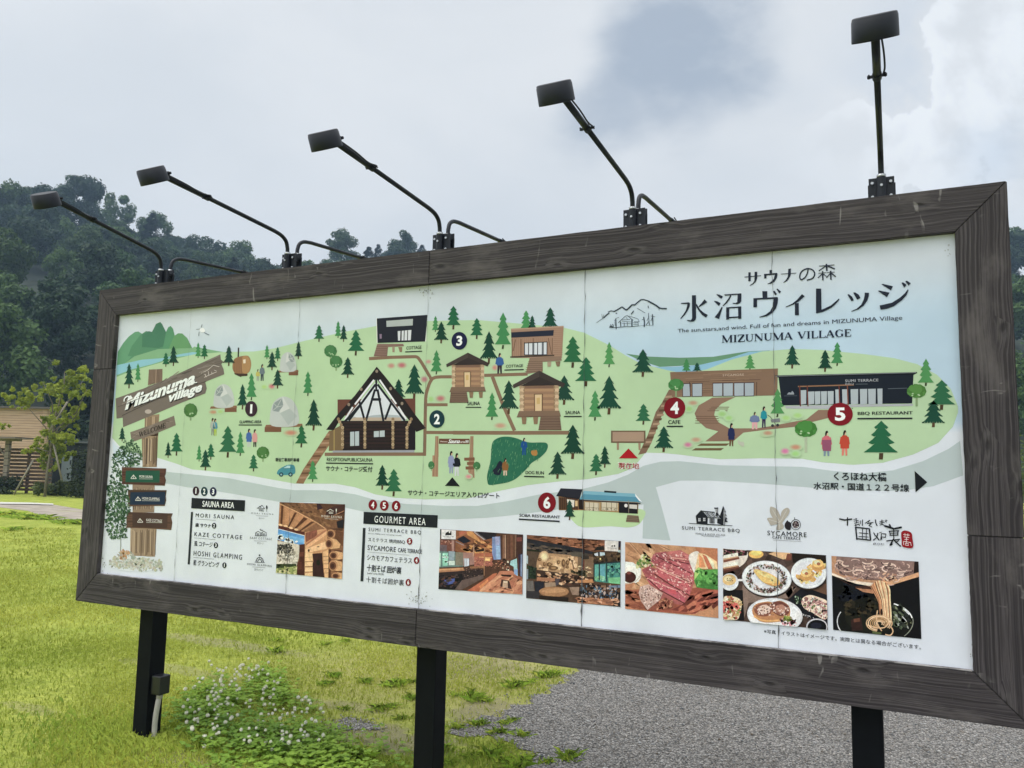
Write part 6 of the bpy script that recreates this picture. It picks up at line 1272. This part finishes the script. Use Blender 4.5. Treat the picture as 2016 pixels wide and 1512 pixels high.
A.e('1a1c1a', 1320, 830, 440, 270, 36); A.arc('c8d0d4', 11, 1330,850, 450,265, 150,205, 14); A.arc('e8eef0', 14, 1320,850, 440,240, 300,350, 12); A.arc('8f9a8a', 9, 1320,850, 445,265, 350,400, 12); A.e('23261e', 1300, 800, 330, 180, 30); A.spk([1000,620,1340,580,1340,760,960,780], 70, 34, ['2f2c20', '3a3624', '1c1d18', '453c28', '151814'], 1.6); A.spk([1530,660,1640,680,1750,860,1640,960,1540,880], 60, 24, ['5a6a50', '2c3430', 'a8b4a8', '3a4438', '7f8a6a', '1a1f1c'], 1.8, .8)
A.s('eef2f2', 9, 1650,700, 1720,770, sm=0); A.s('dfe6e6', 7, 1640,790, 1690,850); A.p('3a2420', 1040,830, 1160,800, 1180,950, 1050,960); A.p('6a4028', 1070,820, 1140,810, 1150,850, 1075,860); A.p('5a6a3c', 1290,960, 1400,980, 1390,1000, 1290,990)
A.p('c9945a', 1265,440, 1340,390, 1440,370, 1480,440, 1500,560, 1510,720, 1520,860, 1470,900, 1440,760, 1380,700, 1350,600, 1300,500)
for k in range(16):
    u = k/15; x0 = 1270+u*195; A.s(nr.choice(['e3bd8a', 'b87a44', 'd9a868', '8a5530', 'f0d4a4', 'c98f52']), nr.uniform(9, 16), x0, 430-60*math.sin(u*3), x0+30-u*5, 480, 1360+u*135, 600, 1375+u*130, 740, 1400+u*110, 860, sm=4)
for r in (150, 128, 104, 80, 58, 36): A.arc(nr.choice(['c9a878', 'dcc096', 'a8844f', 'b8945f']), 13, 1370,870, r, r*.62, 100, 400, 22)
for q in ((1350,720,1340,800,1350,880,1400,960),(1480,860,1430,920,1330,920,1230,890),(1500,900,1530,960,1500,1010,1440,1000)): A.s('d4b384', 13, *q, sm=4)
A.e('2a1c14', 1395, 740, 14, 40, 8); A.build('printed_photo', 'photo of soba noodles lifted over a dark bowl')

# ------------------------------------------------------------------ vegetation
def leafcloud(n, centres, radii, size, flat=.5, shell=.75, up=.35):
    """leaf quads on and inside a set of lumps; returns verts, faces"""
    centres = np.asarray(centres, float); radii = np.asarray(radii, float); w = radii**2/np.sum(radii**2)
    k = rng.choice(len(centres), n, p=w); d = rng.normal(size=(n, 3)); d /= np.linalg.norm(d, axis=1, keepdims=True)
    r = radii[k]*(shell+(1-shell)*rng.random(n))*rng.uniform(.7, 1.08, n); p = centres[k]+d*r[:, None]*np.array([1, 1, flat+.3])
    nn = d+np.array([0, 0, up])+rng.normal(scale=.55, size=(n, 3)); nn /= np.linalg.norm(nn, axis=1, keepdims=True)
    a = np.cross(nn, rng.normal(size=(n, 3))); a /= np.linalg.norm(a, axis=1, keepdims=True); b = np.cross(nn, a); s = size*rng.uniform(.6, 1.3, n)[:, None]
    q = np.stack([p-a*s*.5, p+b*s*.32, p+a*s*.6, p-b*s*.32], 1)
    return q.reshape(-1, 3), np.arange(4*n).reshape(n, 4)
BARK = simple('bark', (.045, .038, .030), .9, 0, .3, 8, .3)
def trunk_mesh(name, h, r0, branches):
    bm = bmesh.new(); tube(bm, smooth_path([(0, 0, -.3), (.04*h*.2, .02, h*.35), (-.03, .05, h*.7), (.02, 0, h)], 4), [r0*(1-.8*i/12) for i in range(13)], 8)
    for p, q, r in branches: tube(bm, [p, tuple((np.array(p)+np.array(q))/2+np.array([0, 0, .06*h*.2])), q], [r, r*.7, r*.3], 6)
    me = bpy.data.meshes.new(name); bm.to_mesh(me); bm.free(); me.materials.append(BARK); return me
LB = [leaf_mat('broad_leaf_dark', (.012, .032, .013), (.034, .068, .022), .25), leaf_mat('broad_leaf_mid', (.020, .052, .014), (.052, .102, .024), .3), leaf_mat('broad_leaf_light', (.040, .080, .019), (.085, .145, .034), .3)]
LC = leaf_mat('conifer_needles', (.014, .030, .016), (.026, .048, .022), .1)
protos = []
for kind in range(9):                        # broadleaf crowns
    nb = 26; H_ = rng.uniform(9, 12); Rc = rng.uniform(3.6, 4.8)
    cs, rs = [], []
    for i in range(nb):
        a = rng.uniform(0, 6.28); z = rng.uniform(.30, .98); rr = Rc*math.sqrt(max(.03, 1-((z-.55)/.47)**2))*rng.uniform(.35, .95); cs.append((rr*math.cos(a), rr*math.sin(a), z*H_)); rs.append(rng.uniform(.9, 1.75))
    v, f = leafcloud(6500, cs, rs, .44, .55, .7, .5); me = npmesh('forest_tree', v, f, LB[kind % 3]); protos.append(me)
cprotos = []
for kind in range(3):                        # cedar-like conifers
    H_ = 11.; n = 4600; t = rng.random(n)**.75; z = H_*(1-t*.86); lay = .75+.25*np.sin(z*5.2+kind); rmax = (.35+3.6*t**.75)*lay; a = rng.uniform(0, 6.28, n); r = rmax*np.sqrt(rng.uniform(.15, 1, n))
    p = np.stack([r*np.cos(a), r*np.sin(a), z-r*.35], 1); o_ = np.stack([np.cos(a), np.sin(a), -.35+0*a], 1); sd = np.stack([-np.sin(a), np.cos(a), 0*a], 1); s = .42*rng.uniform(.6, 1.3, n)[:, None]
    q = np.stack([p-o_*s*.6, p+sd*s*.3+np.array([0, 0, .06]), p+o_*s*.7, p-sd*s*.3], 1); cprotos.append(npmesh('forest_conifer', q.reshape(-1, 3), np.arange(4*n).reshape(n, 4), LC))
TM = trunk_mesh('trunk', 6.5, .22, [])
def forest(px0, px1, rows, step, pcon):
    a0, a1 = math.atan2(*pdir(px0, 700)[:2]), math.atan2(*pdir(px1, 700)[:2])
    for r in rows:
        a = a0+random.uniform(0, step)/r
        while a < a1:
            rr = r+random.uniform(-4, 4); aa = a+random.uniform(-.25, .25)*step/rr; z = hill_h(rr, aa); u = min(1., (rr-R0)/(R1-R0))
            con = random.random() < pcon(aa, u); s = random.uniform(.75, 1.2)*(.78+.22*u if con else .8+.25*u)
            o = bpy.data.objects.new('forest_conifer' if con else 'forest_tree', random.choice(cprotos) if con else protos[random.choice((0, 3, 6, 0, 3, 1, 4, 7, 2, 5, 8))]); COL.objects.link(o)
            o.location = (CX+rr*math.sin(aa), CY+rr*math.cos(aa), z-.6); o.rotation_euler = (0, 0, random.uniform(0, 6.28)); o.scale = (s*random.uniform(.9, 1.15), s*random.uniform(.9, 1.15), s*random.uniform(.85, 1.2))
            if con: tag(o, 'dark pointed conifer growing on the wooded hillside behind the signboard', 'tree', 'conifers on the wooded hillside')
            else: tag(o, 'leafy broad crowned tree growing on the wooded hillside behind the signboard', 'tree', 'broadleaf trees on the wooded hillside')
            a += step/rr*random.uniform(.8, 1.2)
forest(-130, 640, [66, 74, 83, 92, 102, 112, 123, 134, 146, 158, 170, 182, 192], 6.6, lambda a, u: .14 if u > .85 else .07)
forest(640, 870, [186, 194], 6.0, lambda a, u: .2)
forest(640, 900, [78, 96, 116, 138, 160], 8., lambda a, u: .07)
forest(1975, 2060, [80, 95, 110, 125, 140, 155, 170, 182, 192], 7.0, lambda a, u: .08)

# young staked tree on the lawn
DT = 33.; tb = gnd(88, DT); yt = tag(empty('young_tree', (tb.x, tb.y, 0)), 'young yellow green tree with a loose airy crown held by timber stakes', 'tree')
right = CRT.copy(); right.z = 0; right.normalize(); fwd = Vector((-right.y, right.x, 0))
def lp(x, y, off=0.): p = at(x, y, DT)-tb; return Vector((p.dot(right), off, p.z+tb.z))
yt.rotation_euler = (0, 0, math.atan2(right.y, right.x))
bm = bmesh.new(); tube(bm, [Vector((0, 0, -.1)), lp(90, 930), lp(92, 880, .1), lp(98, 820), lp(110, 760, .1), lp(112, 728)], [.06, .055, .05, .04, .025, .012], 8)
for q in (((92,880), (70,840), (45,790)), ((96,840), (80,790), (70,750)), ((98,820), (120,790), (132,745)), ((94,860), (120,830), (140,805)), ((92,890), (65,880), (50,870)), ((95,850), (130,810), (160,765)), ((93,880), (105,850), (118,825))):
    tube(bm, [lp(*q[0]), lp(*q[1], random.uniform(-.5, .5)), lp(*q[2], random.uniform(-.8, .8))], [.032, .022, .01], 6)
obj('trunk', bm, simple('young_bark', (.17, .145, .11), .85, 0, .25, 10), yt, True)
YL = leaf_mat('young_leaf', (.20, .26, .032), (.42, .46, .07), .45, .5, .1)
cs, rs = [], []
for x, y, r in ((115,725,16),(135,735,14),(100,742,14),(128,755,14),(85,750,14),(70,760,16),(58,775,14),(40,785,14),(70,785,12),(45,798,12),(95,770,16),(120,775,15),(165,758,11),(172,752,8),(155,768,9),(85,800,16),(100,820,18),(78,830,14),(90,850,20),(110,845,16),(60,870,14),(75,880,18),(95,885,20),(60,895,12),(110,870,14),(130,820,12),(145,855,10),(140,800,9),(30,840,6),(85,910,14),(105,905,12),(50,885,12),(160,780,8),(150,862,9)):
    p = lp(x, y, random.uniform(-1.0, 1.0)); cs.append(p); rs.append(r/CF*DT)
cs2, rs2 = [], []
for p_, r_ in zip(cs, rs):
    for _ in range(9): cs2.append(p_+Vector((random.gauss(0, r_*.8), random.gauss(0, r_*.9), random.gauss(0, r_*.65)))); rs2.append(r_*random.uniform(.2, .55))
v, f = leafcloud(18000, cs2, rs2, .125, .6, .1, .3); lk(bpy.data.objects.new('crown', npmesh('crown', v, f, YL)), yt)
stk = simple('stake_timber', (.25, .22, .17), .8, 0, .2, 12)
def stake(p, q, lab):
    A_ = at(*p, DT-.3); B_ = at(*q, DT+.1); bm = bmesh.new(); tube(bm, [Vector((0, 0, 0)), B_-A_], .038, 8); o = obj('tree_stake', bm, stk, None, True); o.location = A_; tag(o, lab, 'stake', 'timber stakes holding the young tree')
stake((27, 974), (66, 905), 'leaning pale timber stake, lowest, beside the slat fence'); stake((122, 945), (104, 868), 'short pale timber stake leaning in front of the dark shed'); stake((96, 850), (133, 791), 'pale timber stake sticking out high in the young tree crown')
# shrubs by the fence and shed
SHB = [leaf_mat('shrub_olive', (.07, .10, .03), (.16, .19, .06), .3), leaf_mat('shrub_dark', (.020, .034, .015), (.05, .072, .028), .25)]
def shrub(x, d, w, h, m, lab, n=2200, name='shrub'):
    p = gnd(x, d); cs, rs = [], []
    for i in range(16):
        a = random.uniform(0, 6.28); r = math.sqrt(random.random())*w*.75; cs.append((r*math.cos(a), r*math.sin(a)*.7, h*random.uniform(.1, .7)*(1-.5*(r/w)**2))); rs.append(h*random.uniform(.22, .36))
    v, f = leafcloud(n, cs, rs, .10, .6, .5, .4); v[:, 2] = np.maximum(v[:, 2], .01); o = lk(bpy.data.objects.new(name, npmesh(name, v, f, m))); o.location = (p.x, p.y, 0); tag(o, lab, 'shrub', 'shrubs along the far edge of the lawn')
shrub(88, 34.0, 1.0, .75, SHB[0], 'olive shrub at the foot of the staked young tree'); shrub(122, 34.5, 1.1, .85, SHB[0], 'wide olive shrub below the grey shed door'); shrub(148, 34.5, .7, .6, SHB[0], 'low olive shrub at the right end of the shed, beside the signboard')
shrub(12, 35.0, .9, 1.0, SHB[1], 'dark shrub under the wooden gate canopy'); shrub(176, 33.0, .7, 2.6, SHB[1], 'tall dark shrub behind the left edge of the signboard', 4200)
shrub(2006, 30, 2.4, 4.6, leaf_mat('bright_shrub', (.09, .13, .03), (.17, .22, .05), .4), 'bright leafy shrub behind the right edge of the signboard', 7000)

# lawn grass: one mass of blades, thinning out with distance
GRM, tG, bG = mat('grass_blade'); gG = G(tG); cG = gG.n('ShaderNodeVertexColor', layer_name='Col').outputs[0]; gG.link(cG, bG.inputs['Base Color']); bG.inputs['Roughness'].default_value = .7; bG.inputs['Specular IOR Level'].default_value = .2
trG = gG.n('ShaderNodeBsdfTranslucent'); gG.link(cG, trG.inputs[0]); mxG = gG.n('ShaderNodeMixShader', {0: .5}); gG.link(bG.outputs[0], mxG.inputs[1]); gG.link(trG.outputs[0], mxG.inputs[2]); gG.link(mxG.outputs[0], tG.nodes['Material Output'].inputs[0])
def upn(me):
    n = len(me.vertices); d = rng.normal(0, .25, (n, 3)); d[:, 2] += 1; d /= np.linalg.norm(d, axis=1, keepdims=True)
    me.normals_split_custom_set_from_vertices(d.tolist()); return me
def blades(P_, h, w, cols, lean=.5):
    n = len(P_); a = rng.uniform(0, 6.28, n); l = rng.uniform(.1, 1, n)*lean; t2 = np.stack([np.cos(a), np.sin(a)], 1); sd = np.stack([-np.sin(a), np.cos(a)], 1)*(w*rng.uniform(.7, 1.2, n))[:, None]/2
    hh = h*rng.uniform(.55, 1.25, n); b0 = np.column_stack([P_-sd, np.zeros(n)]); b1 = np.column_stack([P_+sd, np.zeros(n)])
    m0 = np.column_stack([P_-sd*.8+t2*(l*hh*.3)[:, None], hh*.6]); m1 = np.column_stack([P_+sd*.8+t2*(l*hh*.3)[:, None], hh*.6]); tp = np.column_stack([P_+t2*(l*hh)[:, None], hh*(1-.25*l)])
    v = np.stack([b0, b1, m1, tp, m0], 1).reshape(-1, 3); return v, np.arange(5*n).reshape(n, 5), np.repeat(cols, 5, 0)
def scatter(poly_px, dens, jitter=0):
    pts = [gp(*p) for p in poly_px]; pl = [(p.x, p.y) for p in pts]; xs = [p[0] for p in pl]; ys = [p[1] for p in pl]; A_ = (max(xs)-min(xs))*(max(ys)-min(ys)); q = rng.uniform((min(xs), min(ys)), (max(xs), max(ys)), (int(A_*dens), 2))
    return q[np.array([inpoly0(x, y, pl) for x, y in q])]
def patchy(P_, f1=1.7): x, y = P_[:, 0], P_[:, 1]; return .5+.25*np.sin(x*f1+1.3*np.sin(y*f1*.8))+.25*np.sin(y*f1*1.6+x*.7*f1+2*np.sin(x*f1*.5))
def gcols(P_, a, b):
    k = np.clip(patchy(P_)+rng.normal(0, .15, len(P_)), 0, 1)[:, None]; return np.array(a)*(1-k)+np.array(b)*k
BARE = [(gp(a, b).x, gp(a, b).y, c, d) for a, b, c, d in ((760,1452,.55,.30),(960,1400,.30,.35),(450,1268,1.0,.16),(350,1318,.7,.13),(690,1392,.35,.10))]
def bare(P_):
    k = np.ones(len(P_))
    for x, y, a, b in BARE: k *= np.clip((np.hypot((P_[:, 0]-x)/a, (P_[:, 1]-y)/b)-.45)*1.6, .12, 1)
    return k
sets = []
for poly, dens, h, w, ca, cb in (
    (((-40,1300),(300,1235),(700,1270),(1130,1330),(1060,1372),(960,1420),(880,1440),(880,1540),(-40,1560)), 5200, .022, .0030, (.40,.50,.065), (.66,.70,.125)),
    (((-40,1120),(160,1120),(300,1200),(640,1250),(900,1290),(1150,1310),(1130,1330),(700,1270),(300,1235),(-40,1300)), 2000, .026, .0052, (.42,.51,.07), (.68,.71,.13)),
    (((-40,1040),(150,1040),(160,1120),(-40,1120)), 330, .034, .011, (.42,.51,.07), (.68,.71,.13)),
    (((870,1445),(1010,1462),(1040,1490),(1010,1560),(870,1560)), 3600, .030, .0032, (.30,.45,.06), (.58,.64,.11))):
    P_ = scatter(poly, dens); keep = (rng.random(len(P_)) < np.clip(.25+patchy(P_, 2.9), 0, 1)*bare(P_)); P_ = P_[keep]; sets.append(blades(P_, h, w, gcols(P_, ca, cb), .9))
P_ = rng.uniform((-9, -1.5), (3.2, 9), (26000, 2)); P_ = P_[~np.array([inpoly0(x, y, gpoly_full) for x, y in P_])]; sets.append(blades(P_, .03, .007, gcols(P_, (.42,.51,.07), (.68,.71,.13)), .9))
# longer, greener growth round the first post and along the bottom of the lawn
P_ = rng.normal((.45, .10), (.30, .20), (2600, 2)); sets.append(blades(P_, .05, 0.0036, gcols(P_, (.30,.46,.06), (.56,.66,.11)), .8))
P_ = scatter(((60,1440),(420,1460),(700,1480),(1000,1478),(1040,1500),(1020,1560),(60,1560)), 1500); P_ = P_[rng.random(len(P_)) < np.clip(patchy(P_, 4.1), 0, 1)]; sets.append(blades(P_, .036, .0034, gcols(P_, (.36,.50,.07), (.66,.70,.12)), 1.1))
off = 0; VV, FF, CC = [], [], []
for v, f, c_ in sets: VV.append(v); FF.append(f+off); CC.append(c_); off += len(v)
tag(lk(bpy.data.objects.new('grass', upn(npmesh('grass', np.vstack(VV), np.vstack(FF), GRM, col=np.vstack(CC))))), kind='stuff')

# clover: leaves as one mass, flower heads one by one
CLV = leaf_mat('clover_leaf', (.14, .27, .03), (.33, .48, .06), .4, .55, 0)
P_ = np.vstack([scatter(((345,1400),(400,1350),(470,1325),(540,1325),(560,1375),(620,1395),(650,1450),(720,1512),(740,1545),(380,1545),(345,1470)), 3300), scatter(((560,1440),(700,1450),(830,1480),(840,1540),(560,1540)), 600)]); n = len(P_)
P_ = P_[rng.random(n) < np.clip(patchy(P_, 5.2)*1.5-.1, 0, 1)]; P_ = P_+rng.normal(0, .05, P_.shape); n = len(P_)
hz = rng.uniform(.008, .075, n); v, f = [], []
for i in range(3):
    a = rng.uniform(0, 6.28, n)*0+i*2.094+rng.uniform(0, 2, n); r = rng.uniform(.007, .013, n); cx_, cy_ = P_[:, 0]+np.cos(a)*r, P_[:, 1]+np.sin(a)*r
    ta, sa_ = np.stack([np.cos(a), np.sin(a)], 1), np.stack([-np.sin(a), np.cos(a)], 1); tz = rng.uniform(-.004, .006, n)
    ring = [np.column_stack([np.stack([cx_, cy_], 1)+(ta*math.cos(u)+sa_*math.sin(u))*r[:, None], hz+tz*math.cos(u)]) for u in np.linspace(0, 2*math.pi, 7)[:-1]]
    q = np.stack(ring, 1); v.append(q.reshape(-1, 3))
v = np.vstack(v); tag(lk(bpy.data.objects.new('clover_leaves', npmesh('clover_leaves', v, np.arange(len(v)).reshape(-1, 6), CLV))), kind='stuff')
bm = bmesh.new()
for i in range(90):
    z = 1-2*(i+.5)/90; th = i*2.39996; d = Vector((math.sqrt(1-z*z)*math.cos(th), math.sqrt(1-z*z)*math.sin(th), z)); c_ = d*.0078; s_ = d.orthogonal().normalized()*.0022; u_ = d.cross(s_).normalized()*.0016
    tip = d*.0128+Vector((0, 0, .002)); bm.faces.new([bm.verts.new(q) for q in (c_-s_, c_+u_, tip+s_*.3, tip-u_*.6)])
bmesh.ops.create_icosphere(bm, subdivisions=2, radius=.0085)
fm = bpy.data.meshes.new('clover_flower'); bm.to_mesh(fm); bm.free(); fm.materials.append(simple('clover_white', (.78, .76, .64), .8, 0, .12, 200))
bm = bmesh.new(); tube(bm, [(0, 0, -.008), (.002, .001, -.05), (0, 0, -.14)], .0011, 5); sm_ = bpy.data.meshes.new('stem'); bm.to_mesh(sm_); bm.free(); sm_.materials.append(CLV)
Pf = np.vstack([scatter(((352,1395),(400,1350),(440,1330),(540,1330),(560,1378),(600,1395),(640,1430),(640,1490),(500,1500),(380,1490),(350,1440)), 260), scatter(((380,1330),(540,1318),(560,1380),(400,1380)), 60)])
rng.shuffle(Pf)
for x, y in Pf[:190]:
    o = bpy.data.objects.new('clover_flower', fm); COL.objects.link(o); s = random.uniform(.6, 1.0); o.scale = (s, s, s); o.location = (x, y, random.uniform(.05, .10)); o.rotation_euler = (random.uniform(-.3, .3), random.uniform(-.3, .3), random.uniform(0, 6))
    tag(o, 'small round white clover flower in the clover patch beside the first sign post', 'flower', 'white clover flowers in the grass'); st_ = bpy.data.objects.new('stem', sm_); COL.objects.link(st_); st_.parent = o
# weed tufts along the gravel edge and in the lawn
tufts = []
for kd in range(4):
    n = 60; P_ = rng.normal(0, .04, (n, 2)); v, f, c_ = blades(P_, .085, .010 if kd % 2 else .0055, np.array((.30,.52,.05))*(1-rng.random((n, 1)))+np.array((.62,.78,.12))*rng.random((n, 1)), 1.3); v[:, 2] = np.maximum(v[:, 2], -.002); tufts.append(upn(npmesh('weed_tuft', v, f, GRM, col=np.clip(c_*.85, .01, .8))))
spots = [(640,1352),(655,1356),(705,1350),(740,1347),(760,1352),(785,1344),(820,1352),(890,1376),(930,1380),(960,1374),(1000,1368),(1020,1362),(1045,1352),(1070,1340),(985,1448),(1000,1455),(970,1470),(950,1500),(990,1495),(1015,1508),(1035,1500),(900,1500),(880,1470),(760,1505),(720,1490),(690,1508),(640,1506),(590,1500),(540,1275),(535,1278),(620,1265),(700,1262),(660,1390),(740,1395),(770,1400),(800,1420),(920,1450),(1080,1498),(1110,1509),(985,1438),(1010,1420),(955,1440),(930,1470),(830,1385),(1090,1335)]
for x, y in spots:
    p = gp(x+random.gauss(0, 12), y+random.gauss(0, 9)); o = bpy.data.objects.new('weed_tuft', random.choice(tufts)); COL.objects.link(o); s = random.uniform(.35, .8); o.scale = (s*1.2, s, s*random.uniform(.45, .9)); o.location = (p.x, p.y, .003); o.rotation_euler = (0, 0, random.uniform(0, 6.28))
    tag(o, 'bright green weed tuft in the grass near the gravel edge', 'weed', 'weed tufts between lawn and gravel')

for x, y, s in ((14,1016,3.4),(34,1019,2.6),(52,1021,3.0),(72,1022,3.2),(92,1023,2.4),(118,1030,2.2),(150,1032,3.2),(28,1044,2.0)):
    p = gp(x, y); o = bpy.data.objects.new('grass_clump', tufts[0 if x % 2 else 2]); COL.objects.link(o); o.scale = (s*1.3, s*1.3, s*.5); o.location = (p.x, p.y, .003); o.rotation_euler = (0, 0, x*.7)
    tag(o, 'low bright green grass clump on the lawn in front of the pale path', 'grass clump', 'grass clumps in front of the path')

# ------------------------------------------------------------------ damp summer air
hz_m = bpy.data.materials.new('summer_haze'); hz_m.use_nodes = True; t_ = hz_m.node_tree; t_.nodes.clear()
vo_ = t_.nodes.new('ShaderNodeVolumePrincipled'); vo_.inputs['Color'].default_value = (.50, .71, .95, 1); vo_.inputs['Density'].default_value = .0009; vo_.inputs['Anisotropy'].default_value = .2
ou = t_.nodes.new('ShaderNodeOutputMaterial'); t_.links.new(vo_.outputs[0], ou.inputs['Volume'])
bm = bmesh.new(); box(bm, -440, -440, -8, 440, 440, 112); tag(obj('haze', bm, hz_m), kind='stuff')
